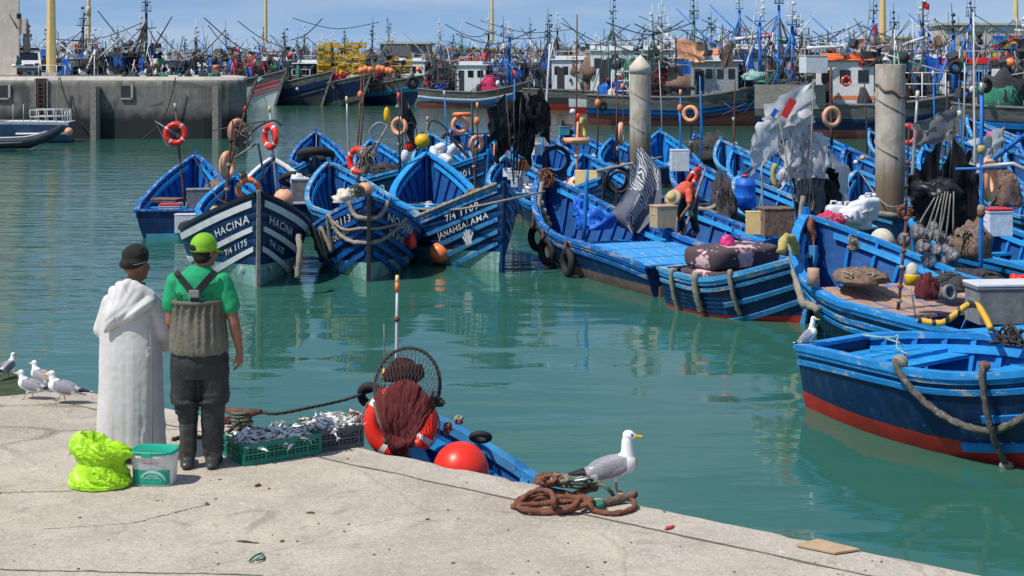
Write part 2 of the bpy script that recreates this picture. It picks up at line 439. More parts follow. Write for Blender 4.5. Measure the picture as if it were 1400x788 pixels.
def text_mesh(s):
    if s in FONT_CACHE: return FONT_CACHE[s]
    cu = bpy.data.curves.new('t', 'FONT'); cu.body = s; cu.size = 1; cu.space_character = 1.12; cu.resolution_u = 2; cu.offset = .012
    o = bpy.data.objects.new('t', cu); COL.objects.link(o)
    dg = bpy.context.evaluated_depsgraph_get(); dg.update()
    me = bpy.data.meshes.new_from_object(o.evaluated_get(dg))
    vs = [v.co.copy() for v in me.vertices]; fs = [tuple(p.vertices) for p in me.polygons]
    bpy.data.objects.remove(o); bpy.data.curves.remove(cu); bpy.data.meshes.remove(me)
    x0 = min(v.x for v in vs); x1 = max(v.x for v in vs); y0 = min(v.y for v in vs); y1 = max(v.y for v in vs)
    vs = [V((v.x - (x0 + x1) / 2, v.y - (y0 + y1) / 2, 0)) for v in vs]      # brushed by hand: nothing quite straight
    vs = [v + V((noise.noise(V((v.x * 2.1, v.y * 1.6, 3))) * .055, noise.noise(V((v.x * 1.7, v.y * 1.2, 8))) * .075, 0)) for v in vs]
    FONT_CACHE[s] = (vs, fs, x1 - x0, y1 - y0)
    return FONT_CACHE[s]
def hull_art(h, vs, fs, side, tc, dc, sx, sy, off=.014, slant=0.0):
    mb = MB(); pts = []
    L = h.L + h.rake
    for v in vs:
        x = v.x * sx; y = v.y * sy + slant * v.x * sx
        t = tc - side * x / L
        pts.append(h.pt(max(0, min(.99, t)), max(0, dc - y), side, off))
    mb.add(pts, fs)
    return mb
HAND = [(-.3, -.5), (.25, -.5), (.32, -.1), (.62, .22), (.5, .34), (.24, .12), (.26, .62), (.13, .62), (.08, .14), (.02, .75), (-.12, .74), (-.10, .14), (-.2, .62), (-.33, .58), (-.25, .08), (-.42, .36), (-.54, .28), (-.38, -.12)]
DOLPH = [(-.7, -.3), (-.5, -.05), (-.25, .2), (0, .28), (.1, .42), (.2, .27), (.45, .12), (.7, -.1), (.45, -.06), (.2, -.02), (.1, -.22), (0, -.03), (-.3, -.1), (-.45, -.3), (-.72, -.5)]

class Boat:
    pass
def boat(name, label, px, py, a, L=6.4, B=2.4, hb=1.85, hm=.75, hs=.7, z=0.0, Y=None, at='bow', hullm='navy', botm='brown', zb=.14,
         strakes=((.10, .17, 0, .985, 'blue'),), thw=(.2, .45, .68), deck=None, fore=None, art=(), stem='blue', capm='wornblue', ins='deep', ribs=True,
         postm='blue', posth=.16, group='blue wooden fishing boats rafted together', ws=.72, rake=.25, cat='fishing boat', p1=.6, full=2.6, sp=1.9, tm=.42, ribm='blue', capw=.13):
    if at == 'world':                                        # px, py: bow tip and stern centre on the water plane
        bw, sn = V((*px, 0)), V((*py, 0)); hd = (bw - sn).normalized(); L = (bw - sn).length - rake; p = sn; at = 'stern'; wp = True
    else:
        hd = V((math.sin(R(a)), -math.cos(R(a)), 0)); p = P(px, py, Y) if Y else W(px, py, z)
    h = Hull(L, B, hb, hm, hs, ws=ws, rake=rake, p1=p1, full=full, sp=sp, tm=tm)
    c = V((p.x, p.y, 0)) + hd * (-(L / 2 + rake * (z / hb if z else 0)) if at == 'bow' else L / 2)
    root = thing(name, label, cat, c, math.atan2(hd.y, hd.x), group)
    o = Boat(); o.root = root; o.h = h; o.M = Matrix.Translation(c) @ Matrix.Rotation(root.rotation_euler[2], 4, 'Z')
    o.w = lambda q: o.M @ V(q)
    vr = (0, 1, 2)[int(abs(c.x * 7.3 + c.y * 3.1)) % 3]; VM = lambda k: k + ('', 'b', 'c')[vr] if k in ('blue', 'wornblue') else k
    capm, ribm, postm, ins = VM(capm), VM(ribm), VM(postm), VM(ins); strakes = [(*q[:4], VM(q[4])) for q in strakes]
    mats = [M[botm], M[hullm], M[hullm], M[ins]]
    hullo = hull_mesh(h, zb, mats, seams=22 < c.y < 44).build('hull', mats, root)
    transom_mb(h, zb, None).build('transom', [M[hullm], M[capm], M[botm]], root)
    cap_rail(h, capw).build('gunwale', M[capm], root)
    for k, (d0, d1, t0, t1, mk) in enumerate(strakes):
        side_strip(h, d0, d1, t0, t1, -.005, .026 + .002 * k).build('rubbing_strake', M[mk], root)
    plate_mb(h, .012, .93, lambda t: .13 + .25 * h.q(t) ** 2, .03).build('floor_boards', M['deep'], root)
    if ribs:
        n = max(8, int(L / .42))
        r = rib_mb(h, [.04 + .88 * i / n for i in range(n + 1)], .16)
        if r.v: r.build('rib', M[ribm], root)
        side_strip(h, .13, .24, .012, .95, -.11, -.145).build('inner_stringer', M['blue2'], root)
    for t in thw:
        zt = h.s_(t) - (.22 if h.q(t) < .3 else .22 + .5 * h.q(t)); w = .13 / L
        plate_mb(h, t - w, t + w, lambda q, zt=zt: zt, .05, .06, 2).build('thwart', M['blue2'], root)
    if deck:
        t0, t1, dz, mk, npl = deck
        zt = h.s_((t0 + t1) / 2) - dz
        for k in range(3):                                  # three hatch sections with open gaps between
            g = .022 / L; ta = t0 + (t1 - t0) * k / 3 + g; tb_ = t0 + (t1 - t0) * (k + 1) / 3 - g
            plate_mb(h, ta, tb_, lambda t: h.s_(t) - dz, .05, .07, 6, npl).build('deck', M[mk], root)
    if fore:
        t0, t1, dz, mk = fore
        plate_mb(h, t0, t1, lambda t: h.s_(t) - dz, .05, .07, 8).build('foredeck', M[mk], root)
    sm = MB(); e = h.raw(1, 0, 1); fo = h.raw(1, hb + .3, 1)
    rings = []
    for i in range(8):
        d = -posth + (hb + .35 + posth) * i / 7
        q = h.raw(1, max(0, d), 1); q.y = 0
        if d < 0: q.z += -d; q.x += .25 * (-d) * .3
        ww = .05; x0, x1 = -.09, .055
        rings.append([q + V((x0, ww, 0)), q + V((x1, ww * .7, 0)), q + V((x1, -ww * .7, 0)), q + V((x0, -ww, 0))])
    sm.loft(rings, 0, False).build('stem_post', M[postm], root)
    for it in art:
        txt, side, tc, dc, size, sl = it[:6]; mk = it[6] if len(it) > 6 else 'white'
        if txt == '#hand': vs, fs = [V((x, y, 0)) for x, y in HAND], [tuple(range(len(HAND)))]; nm = 'hand_emblem'
        elif txt == '#dolphin': vs, fs = [V((x * (1 if side < 0 else -1), y, 0)) for x, y in DOLPH], [tuple(range(len(DOLPH)))]; nm = 'dolphin_emblem'
        else: vs, fs, _, _ = text_mesh(txt); nm = 'lettering'
        hull_art(h, vs, fs, side, tc, dc, size * .95, size, .036, sl).build(nm, M[mk], hullo)
    return o

ST3 = lambda m: ((.05, .17, 0, .985, 'blue'), (.42, .52, .3, .985, m), (.68, .77, .35, .985, m), (.93, 1.02, .4, .985, m))
BO = {}
# --- boats whose bows face the camera
BO['hacina'] = boat('fishing_boat', 'navy boat with broad white stripes and white name HACINA on its bow', 353, 393, 16, 5.2, 2.8, 1.95, .95, .85, botm='mint', zb=.36, p1=.5,
    strakes=((.10, .24, 0, .985, 'white'), (.64, .75, .3, .985, 'white'), (1.06, 1.17, .4, .985, 'white')), postm='wood', posth=.07, capm='black', stem='wood', rake=.12, full=2.2, sp=1.55,
    art=[('HACINA', -1, .895, .455, .23, 0), ('HACINA', 1, .878, .455, .23, 0), ('7/4 1175', -1, .898, .91, .18, 0), ('7/4 1175', 1, .888, .91, .175, 0), ('#dolphin', -1, .905, 1.37, .17, 0), ('#dolphin', 1, .905, 1.37, .17, 0)], thw=(.3,))
BO['noujiba'] = boat('fishing_boat', 'navy boat with bright blue bow stripes, name NOUJIBA and a rope slung across its stem', 504, 385, 7, 4.6, 2.45, 1.8, .8, .8, botm='mint', zb=.30, p1=.5, full=2.2, sp=1.4, rake=.12,
    strakes=((.06, .16, 0, .985, 'blue'), (.36, .45, .3, .985, 'blue'), (.62, .72, .3, .985, 'blue'), (.86, .97, .3, .985, 'blue'), (1.1, 1.2, .35, .985, 'blue')), postm='dark', posth=.1,
    art=[('7/4 2113', -1, .84, .27, .22, 0), ('NOUJIBA', -1, .83, .54, .17, 0), ('NOUJIBA', 1, .80, .28, .26, 0), ('7/4 2113', 1, .83, .54, .17, 0)], thw=(.3,))
BO['janah'] = boat('fishing_boat', 'navy boat with a white hand mark and the name JANAHSALAMA on its bow', 687, 373, 24, 5.6, 2.6, 1.95, .8, .7, botm='mint', zb=.36, p1=.5, full=2.2, sp=1.5, rake=.1,
    strakes=((.04, .12, 0, .985, 'wornblue'), (.36, .44, .3, .985, 'blue'), (.66, .76, .3, .985, 'blue'), (.94, 1.03, .42, .985, 'blue'), (1.2, 1.29, .5, .985, 'blue')), postm='navy', posth=.08,
    art=[('7/4 1109', -1, .85, .23, .22, 0), ('JANAHSALAMA', -1, .835, .55, .19, 0), ('#hand', -1, .86, .85, .28, 0), ('7/4 1109', 1, .86, .55, .22, 0), ('#hand', 1, .88, .85, .26, 0)], thw=(.35,))
BO['b1166'] = boat('fishing_boat', 'navy boat with number 1166 on its bow behind the boat with the white box', 430, 217, 6, 5.6, 2.3, 1.65, .75, .7, z=1.65, art=[('1166', -1, .86, .33, .32, 0), ('2113', 1, .86, .33, .30, 0)], postm='dark', strakes=((.05, .14, 0, .985, 'blue'), (.6, .7, .3, .985, 'blue')))
BO['b1680'] = boat('fishing_boat', 'navy boat with white number 1680 on its low bow', 553, 232, 26, 5.2, 2.2, 1.3, .7, .7, z=1.3, art=[('1680', -1, .84, .42, .36, 0)], strakes=((.05, .14, 0, .985, 'blue'), (.7, .78, .3, .985, 'blue')))
BO['b901'] = boat('fishing_boat', 'navy boat with white number 901 on its bow, between two bow-away boats', 668, 210, 24, 5.4, 2.2, 1.5, .7, .7, z=1.5, art=[('901', -1, .86, .42, .34, 0)], strakes=((.05, .14, 0, .985, 'blue'), (.62, .7, .3, .985, 'blue')))
BO['b118'] = boat('fishing_boat', 'navy boat with large white number 118 beside the zebra cloth', 826, 243, 14, 5.4, 2.3, 1.7, .75, .7, z=1.7, art=[('118', -1, .84, .5, .5, 0), ('118', 1, .86, .5, .36, 0)], postm='dark', strakes=((.05, .15, 0, .985, 'blue'), (.85, .95, .3, .985, 'blue')))
BO['greypost'] = boat('fishing_boat', 'blue boat with a square grey stem head, nosing in behind the white jerrycans', 1171, 300, 14, 4.4, 2.1, 1.5, .75, .7, z=1.5, postm='wood', posth=.3, hullm='navy2')
# --- boats whose bows point away
BA = dict(rake=.35)
BO['left'] = boat('fishing_boat', 'blue boat farthest left, stern to the camera with a plank-patched transom', 268, 213, -173, 6.3, 2.3, 1.8, .78, .72, z=1.8, botm='turq', ins='blue', ws=.85)
BO['ringboat'] = boat('fishing_boat', 'small blue boat with a faded red life ring lying in its bow', 322, 242, -170, 4.0, 1.9, 1.5, .8, .75, z=1.5, ins='deep')
BO['boxboat'] = boat('fishing_boat', 'blue boat with a weathered white rail and a white plastic box in it', 372, 217, -168, 6.0, 2.2, 1.6, .75, .7, z=1.6, capm='white')
BO['far1166'] = boat('fishing_boat', 'blue boat with its bow away, beyond the boat numbered 1166', 432, 181, -170, 5.8, 2.3, 1.75, .75, .7, z=1.75, ins='deep')
BO['sack'] = boat('fishing_boat', 'blue boat with cream sacks and a peach buoy in it, behind the name NOUJIBA', 449, 223, -160, 6.2, 2.5, 1.75, .8, .75, z=1.75)
BO['mid1'] = boat('fishing_boat', 'blue boat with a dark net over it, behind the yellow buoy', 508, 192, -165, 6.0, 2.3, 1.7, .75, .7, z=1.7)
BO['open'] = boat('fishing_boat', 'empty bright blue boat with a broad curved rail, behind the name JANAHSALAMA', 583, 209, -172, 5.6, 2.5, 1.95, .85, .8, z=1.95, ins='deep', capm='blue2', capw=.2, thw=(.3, .62))
BO['floats'] = boat('fishing_boat', 'blue boat loaded with bundled grey and white floats', 588, 184, -168, 6.2, 2.3, 1.75, .75, .7, z=1.75)
BO['farflag'] = boat('fishing_boat', 'blue boat with folded orange pennants standing at its rail', 664, 183, -170, 6.0, 2.2, 1.65, .75, .7, z=1.65)
BO['flagboat'] = boat('fishing_boat', 'blue boat carrying the bundle of black flags and white blocks', 692, 214, -168, 5.2, 2.2, 1.55, .8, .75, z=1.55)
BO['tyreboat'] = boat('fishing_boat', 'blue boat with a coiled black hose hung over its bow', 745, 188, -170, 6.0, 2.2, 1.65, .75, .7, z=1.65)
BO['pinkboat'] = boat('fishing_boat', 'blue boat with white and pink nets heaped in it, behind number 118', 797, 211, -166, 4.4, 2.2, 1.6, .75, .7, z=1.6)
BO['pile1'] = boat('fishing_boat', 'blue boat lying left of the pointed concrete pile', 837, 190, -172, 6.5, 2.3, 1.5, .72, .7, z=1.5)
BO['pile2'] = boat('fishing_boat', 'blue boat with a tall bow just right of the pointed concrete pile', 902, 180, 180, 6.4, 2.4, 1.8, .75, .7, z=1.8, ins='blue')
BO['pile3'] = boat('fishing_boat', 'blue boat piled with black nets, behind the standing grey flag', 950, 184, -168, 6.2, 2.0, 1.5, .75, .7, z=1.5)
BO['tyres'] = boat('fishing_boat', 'blue boat with three tyre fenders and a pale worn stern deck', (.73, 36.7), (3.62, 29.4), 0, 6.7, 2.6, 1.85, .78, .58, at='world', botm='brown', zb=.22, deck=(.04, .43, .10, 'deckblue', 9), thw=(.62,),
    strakes=((.03, .09, 0, .985, 'wornblue'), (.14, .22, 0, .985, 'wornblue')), ws=.8)
BO['worker'] = boat('fishing_boat', 'blue boat in which a bent worker in orange stands', 892, 266, -152, 6.0, 2.3, 1.5, .75, .7, z=1.5, thw=(.3, .6))
BO['barrel'] = boat('fishing_boat', 'blue boat with a blue barrel in its bow', 1011, 242, -163, 5.2, 2.5, 1.6, .8, .75, z=1.6, ins='deep', capw=.18)
BO['mattress'] = boat('fishing_boat', 'blue boat with a flowered mattress on its stern and frayed rope fenders', (5.35, 25.9), (3.55, 28.5), 0, 4.9, 2.2, 1.25, .68, .7, at='world', botm='red', zb=.05, hullm='navy',
    strakes=((.02, .10, 0, .985, 'wornblue'), (.16, .22, 0, .985, 'wornblue'), (.45, .53, .62, .985, 'blue'), (.75, .84, .58, .985, 'blue')), ws=.8, thw=(.5,))
BO['whiteflag'] = boat('fishing_boat', 'blue boat with a tall blue stem post left of the white flags', 1038, 192, -172, 6.0, 2.2, 1.6, .75, .7, z=1.6)
BO['behindflag'] = boat('fishing_boat', 'blue boat with an oval hatch, behind the white flags', 1156, 203, -166, 5.8, 2.3, 1.65, .75, .7, z=1.65)
BO['hatch'] = boat('fishing_boat', 'bright blue boat left of the blunt concrete pile', 1172, 222, -176, 5.2, 2.2, 1.5, .75, .7, z=1.5, Y=43)
BO['plankdeck'] = boat('fishing_boat', 'blue boat with a worn orange plank deck and yellow rope on its bow', (5.36, 26.75), (7.6, 20.45), 0, 7.2, 3.2, 1.85, .90, .8, at='world', botm='red', zb=-.1, deck=(.36, .66, .12, 'plank', 10), fore=(.012, .2, .14, 'blue2'), thw=(.76,), ins='deep',
    strakes=((.03, .10, 0, .985, 'wornblue'), (.2, .28, 0, .985, 'wornblue'), (.34, .4, .3, .985, 'wornblue')), capw=.16)
BO['numfloat'] = boat('fishing_boat', 'blue boat carrying black floats painted with white numbers', 1245, 264, -166, 6.6, 2.5, 1.75, .95, .85, z=1.75, ins='deep', capw=.2, deck=(.03, .4, .15, 'blue2', 6))
BO['edge'] = boat('fishing_boat', 'blue boat cut by the right edge of the view, its broad curved bow empty', 1408, 268, -166, 6.4, 2.5, 1.75, .9, .85, z=1.75, ins='deep', capw=.2)
BO['farr1'] = boat('fishing_boat', 'blue boat under the grey and black flag bundle', 1262, 203, -170, 6.2, 2.4, 1.8, .75, .7, z=1.8)
BO['farr2'] = boat('fishing_boat', 'blue boat with a high curved bow behind the grey flag', 1322, 162, -160, 6.5, 2.5, 2.2, .9, .8, z=2.2)
BO['farr3'] = boat('fishing_boat', 'blue boat with a brown sack near the right edge', 1375, 205, -165, 6.2, 2.4, 1.8, .75, .7, z=1.8)
BO['near'] = boat('fishing_boat', 'nearest big blue boat with a red bottom and heavy rope slung on its side', (7.95, 15.4), (4.42, 20.1), 0, 5.9, 2.9, 1.85, .97, .80, at='world', botm='red', zb=.22,
    strakes=((.015, .085, 0, .985, 'wornblue'), (.15, .215, 0, .985, 'wornblue'), (.46, .54, .58, .985, 'blue'), (.80, .90, .52, .985, 'blue')), ws=.5, tm=.4, thw=(.22, .42, .6), deck=(.02, .2, .16, 'blue2', 5), capw=.17, ins='blue')
# boat alongside the near quay, bow to the left
qa, qb = V((-3.97, 13.93, 0)), V((2.975, 8.88, 0)); QD = (qb - qa).normalized(); QN = V((-QD.y, QD.x, 0))
if QN.y < 0: QN = -QN
BO['quayboat'] = boat('fishing_boat', 'blue boat tied under the near quay, its bow carrying the landing net', 538, 545, math.degrees(math.atan2(-QD.x, QD.y)) - 7, 3.1, 1.4, 1.62, .38, .35, z=1.62, Y=13.0, botm='red', hullm='navy', rake=.25, sp=1.25, tm=.2, thw=(.3, .5), capw=.14, capm='blue')

FILL = [('beyond the bundled floats', 622, 70), ('beyond the black flags', 715, 71), ('beyond the tall thin brown pole', 772, 68), ('behind the zebra cloth spar', 926, 47), ('beyond the white lidded fish box', 985, 57.5), ('under the branch headed pole', 1002, 49.5), ('beyond the bundle of white flags', 1078, 53),
        ('beyond the rings by the white flags', 1122, 62), ('beyond the blunt pile on its left side', 1188, 63), ('just right of the blunt pile', 1262, 64), ('behind the tall blue pole', 1322, 41), ('beyond the far right flags', 1296, 62), ('in the last row near the right edge', 1392, 60), ('between the far right masts', 1346, 70), ('far right, outermost of the raft', 1440, 46)]
for nm_, px_, Y_ in FILL:
    k_ = (px_ * 7 % 13) / 13
    BO['fill%d' % px_] = boat('fishing_boat', 'blue boat with its bow away, ' + nm_, px_, 0, -172 + 14 * k_, 5.6 + k_, 2.2 + .2 * k_, 1.55 + .3 * k_, .75, .7, z=1.55 + .3 * k_, Y=Y_, ins=('deep', 'blue')[px_ % 2])
# ---------------------------------------------------------------- gear on the blue boats
def YB(key, t=.5):
    o = BO[key]; return o.w((t * o.h.L - o.h.L / 2, 0, 0)).y
def facing(p):                              # rotation about z that turns local -y towards the camera
    return math.atan2(-p[0], p[1]) * -1 * -1
def ring(label, px, py, dpx, Y, col='redr', yaw=0, tilt=0, bands=True, group=None, name='life_ring'):
    """life ring standing in the xz plane; yaw turns it edge on"""
    p = P(px, py, Y); Rr = dpx / 2 / FPX * Y; r = Rr * .23
    mb = MB(); rt = rotm(tilt, 0, yaw)
    mb.torus((0, 0, 0), Rr - r, r, rt, (lambda f: 1 if bands and (f * 4 + .5) % 1 < .12 else 0), 36, 10)
    o = tag(mb.build(name, [M[col], M['white']], None, p), label, 'life ring', group)
    lo = MB(); pts = []
    for i in range(48):
        a = 2 * math.pi * i / 48; k = Rr * (1.01 + .045 * math.cos(4 * a + 1))
        pts.append(rt @ V((k * math.cos(a), 0, k * math.sin(a))))
    lo.tube(pts, max(.006, Rr * .02), 5, 0, True).build('grab_line', M['rope'], o)
    return o
def ball(label, px, py, rpx, Y, col, cat='buoy', group=None, asp=1.0, rz=0, lug=True, name='buoy'):
    p = P(px, py, Y); r = rpx / FPX * Y
    o = tag(MB().ell((0, 0, 0), (r, r, r * asp), 0, None, 24, 16).build(name, M[col], None, p, rz), label, cat, group)
    if lug:
        mb = MB().lathe([(r * .30, r * asp * .93), (r * .22, r * asp * 1.10), (r * .16, r * asp * 1.2), (r * .02, r * asp * 1.22)], (0, 0, 0), 12)
        mb.build('neck', M['dark'] if col != 'redr' else M['redr'], o)
    return o
def pole(label, x0, y0, x1, y1, Y, rpx=1.6, col='steel', tip=None, name='boat_pole', cat='pole', group=None, Y1=None, bands=(), cross=None):
    """a pole from its foot (x0, y0) to its head (x1, y1)"""
    a = P(x0, y0, Y); b = P(x1, y1, Y1 or Y); r = rpx / FPX * Y
    o = tag(link(name, None, None, a), label, cat, group)
    d = b - a
    MB().tube([d * (i / 4) + V((fbm((i, Y, x0)) * r * .7, 0, 0)) for i in range(5)], [r * 1.1, r, r, r * .9, r * .75], 8).build('shaft', M[col], o)
    if tip: MB().tube([d, d * (1 + 5 * r / d.length)], [r * 1.25, r * 1.0], 8).build('pole_tip', M[tip], o)
    for f, mk in bands: MB().tube([d * (f - .02), d * (f - .007), d * (f + .007), d * (f + .02)], [r * 1.3, r * 1.9, r * 1.8, r * 1.3], 8).build('lashing', M[mk], o)
    if cross:
        for f, hw, rise in cross:
            q = d * f; MB().tube([q + V((-hw, 0, 0)), q + V((hw, 0, rise))], r * .7, 6).build('cross_arm', M[col], o)
    return o
def heap(label, px, py, wpx, hpx, Y, col, cat='net', seed=0, loops=10, lcol=None, dy=None, name='net_heap', lump=.35, group=None):
    """a lumpy mound with rope ends wandering over it, seated at (px, py)"""
    p = P(px, py, Y); w = wpx / FPX * Y / 2; hh = hpx / FPX * Y; dy = dy or w * .8
    mb = MB(); vs = []; n, k = 30, 16; tg = name == 'rope_tangle'; f0 = .55 if tg else 1
    mb.ell((0, 0, hh * (.25 if not tg else .45)), (w * f0, dy * f0, hh * .8 * f0), 0, None, n, k)
    for v in mb.v:
        s = 1 + lump * fbm((v.x * 3 / w * .8 + seed * 7, v.y / dy * 2.4, v.z / hh * 2.4), 1, 3)
        v.x *= s; v.y *= s; v.z *= s
        v.z = max(0, v.z)
    o = tag(mb.build(name, M[col], None, p), label, cat, group)
    rn = random.Random(seed); lb = MB()
    if tg:
        for i in range(loops * 3):
            c = V((rn.uniform(-.4, .4) * w, rn.uniform(-.4, .4) * dy, hh * rn.uniform(.2, .8))); rt = rotm(rn.uniform(0, 180), rn.uniform(0, 180), rn.uniform(0, 180)); q = rn.uniform(.35, .75)
            pts = [c + rt @ V((w * q * math.cos(.55 * j) * (1 + .1 * j * rn.random() * .3), hh * .5 * q * math.sin(.55 * j), .02 * j * w)) for j in range(rn.randint(6, 11))]
            lb.tube([(p_.x, p_.y, max(.01, p_.z)) for p_ in pts], max(.009, w * rn.uniform(.04, .075)), 5)
    for i in range(0 if tg else loops):
        a = rn.uniform(0, 6.28); pts = []; aa = a
        for j in range(7):
            aa += rn.uniform(.1, .5); f = rn.uniform(.5, .95)
            z = hh * .25 + hh * .8 * math.sqrt(max(0, 1 - f * f)) * 1.05
            pts.append((w * f * math.cos(aa), dy * f * math.sin(aa), max(0, z)))
        lb.tube(pts, max(.008, w * .035), 5)
    if loops: lb.build('rope_end', M[lcol or 'drope'], o)
    return o
def crate(label, px, py, w, d, h, Y, col, rz=0, cat='box', name='plastic_box', lid=None, group=None):
    p = P(px, py, Y); mb = MB()
    t = .012
    mb.box((0, 0, h * .5), (w, d, h)); mb.box((0, 0, h - .02), (w * 1.05, d * 1.05, .035)); mb.box((0, 0, .02), (w * .96, d * .96, .04))
    for sx in (-1, 1): mb.box((sx * w * .5, 0, h * .6), (.02, d * .5, .05))
    o = tag(bevel(mb.build(name, M[col], None, p, R(rz)), .012), label, cat, group)
    if lid: bevel(MB().box((0, 0, h + .025), (w * 1.06, d * 1.06, .04)).build('lid', M[lid], o), .01)
    return o
def cloth(mbw, w, h, seed, hang=.5, amp=.12, nx=9, ny=9, shape=None):
    """crumpled sheet in the xz plane hanging from its left edge at the origin"""
    rn = seed * 13.7; vs = []; fs = []
    for j in range(ny + 1):
        for i in range(nx + 1):
            u, v = i / nx, j / ny
            x = u * w * (1 - .18 * v * abs(fbm((seed, v * 2, 4)))); z = -v * h - u * hang * h
            e = .24 * fbm((u * 2.5 + rn, v * 3, 1)); x += e * w; z += .14 * fbm((u * 2, v * 2 + rn, 8)) * h
            y = amp * w * (fbm((u * 3 + rn, v * 2.2, 2)) + .5 * fbm((u * 8, v * 7 + rn, 5))) * (.25 + u)
            vs.append((x, y, z))
    for j in range(ny):
        for i in range(nx):
            a = j * (nx + 1) + i; fs.append((a, a + 1, a + nx + 2, a + nx + 1))
    b = len(mbw.v); mbw.add(vs, fs, 0, True)
FM = {'whitepl': flagmat('white_sack_cloth', (.62, .63, .64), .55), 'fur': flagmat('grey_sack_cloth', (.19, .19, .19), .5), 'black': flagmat('black_sack_cloth', (.013, .013, .015), .42)}
def flag_pole(label, x0, y0, x1, y1, Y, w, h, col, seed, left=False, hang=.5, group=None, frac=1.0, floatc=None, yaw=0, rpx=1.0, pc='dark', amp=.16):
    a, b = P(x0, y0, Y), P(x1, y1, Y); d = b - a
    o = tag(link('marker_flag', None, None, a), label, 'marker flag', group)
    MB().tube([(0, 0, 0), d], rpx / FPX * Y, 6).build('shaft', M[pc], o)
    mb = MB(); cloth(mb, w, h, seed, hang, amp)
    rt = rotm(0, 0, (180 if left else 0) + yaw)
    q = d * frac
    mb.v = [q + rt @ v for v in mb.v]
    mb.build('flag', FM.get(col, M[col]), o)
    if floatc: MB().ell(d * .22, (.11, .11, .14), 0, None, 12, 8).build('float', M[floatc], o)
    return o
def tyre(label, p, Rr, r, rt=None, group=None, cat='tyre'):
    mb = MB().torus((0, 0, 0), Rr - r, r, rt, None, 30, 10)
    return tag(mb.build('tyre_fender', M['tyre'], None, p), label, cat, group)
def rope_thing(label, pts, r, col, cat='rope', name='rope', group=None, n=7):
    pts = [V(p) for p in pts]; o = pts[0]
    mb = MB(); q = [p - o for p in pts]
    if 'rope' in col and r >= .013 and (r > .028 or o.y < 16): mb.rope(q, r)
    else: mb.tube(q, r, n)
    return tag(mb.build(name, M[col], None, o), label, cat, group)
def smooth_path(pts, k=6):
    pts = [V(p) for p in pts]; out = []
    for i in range(len(pts) - 1):
        p0, p1, p2, p3 = pts[max(0, i - 1)], pts[i], pts[i + 1], pts[min(len(pts) - 1, i + 2)]
        for j in range(k):
            t = j / k
            out.append(.5 * ((2 * p1) + (p2 - p0) * t + (2 * p0 - 5 * p1 + 4 * p2 - p3) * t * t + (3 * p1 - p0 - 3 * p2 + p3) * t ** 3))
    out.append(pts[-1]); return out

hb_ = bpy.data.materials.new('banded_hose'); hb_.use_nodes = True; _n = hb_.node_tree.nodes; _l = hb_.node_tree.links
_t = _n.new('ShaderNodeTexCoord'); _w = _n.new('ShaderNodeTexWave'); _w.inputs['Scale'].default_value = 2.2; _w.inputs['Distortion'].default_value = .5; _l.new(_t.outputs['Object'], _w.inputs[0])
_r = _n.new('ShaderNodeValToRGB'); _r.color_ramp.interpolation = 'CONSTANT'; _r.color_ramp.elements[0].color = (.02, .02, .02, 1); _r.color_ramp.elements[1].position = .22; _r.color_ramp.elements[1].color = (.62, .34, .02, 1)
_l.new(_w.outputs['Fac'], _r.inputs[0]); _l.new(_r.outputs[0], _n['Principled BSDF'].inputs['Base Color']); M['hoseband'] = hb_
# ---- small clutter lying in the boats
rc = random.Random(31)
CL = {**{k: 'the far boat ' + lab for (lab, x, y), k in [(f, 'fill%d' % f[1]) for f in FILL]}, 'left': 'the boat farthest left', 'boxboat': 'the white railed boat', 'far1166': 'the boat beyond number 1166', 'sack': 'the boat with cream sacks', 'mid1': 'the boat behind the yellow buoy', 'open': 'the empty bright blue boat', 'floats': 'the boat with bundled floats', 'farflag': 'the boat with orange pennants',
      'flagboat': 'the boat with the black flags', 'tyreboat': 'the boat with the hose coil', 'pinkboat': 'the boat with white and pink nets', 'pile1': 'the boat left of the pointed pile', 'pile2': 'the boat right of the pointed pile', 'pile3': 'the boat piled with black nets', 'worker': 'the boat with the bent worker', 'barrel': 'the boat with the blue barrel',
      'whiteflag': 'the boat left of the white flags', 'behindflag': 'the boat with the oval hatch', 'hatch': 'the boat left of the blunt pile', 'numfloat': 'the boat with numbered floats', 'edge': 'the boat cut by the right edge', 'farr1': 'the boat under the grey and black flags', 'farr2': 'the boat with the high curved bow', 'farr3': 'the boat with the brown sack', 'b118': 'the numbered boat beside the zebra cloth', 'b901': 'the numbered boat beside the pennants'}
def put(key, x, y, z): return BO[key].w((x, y, z))
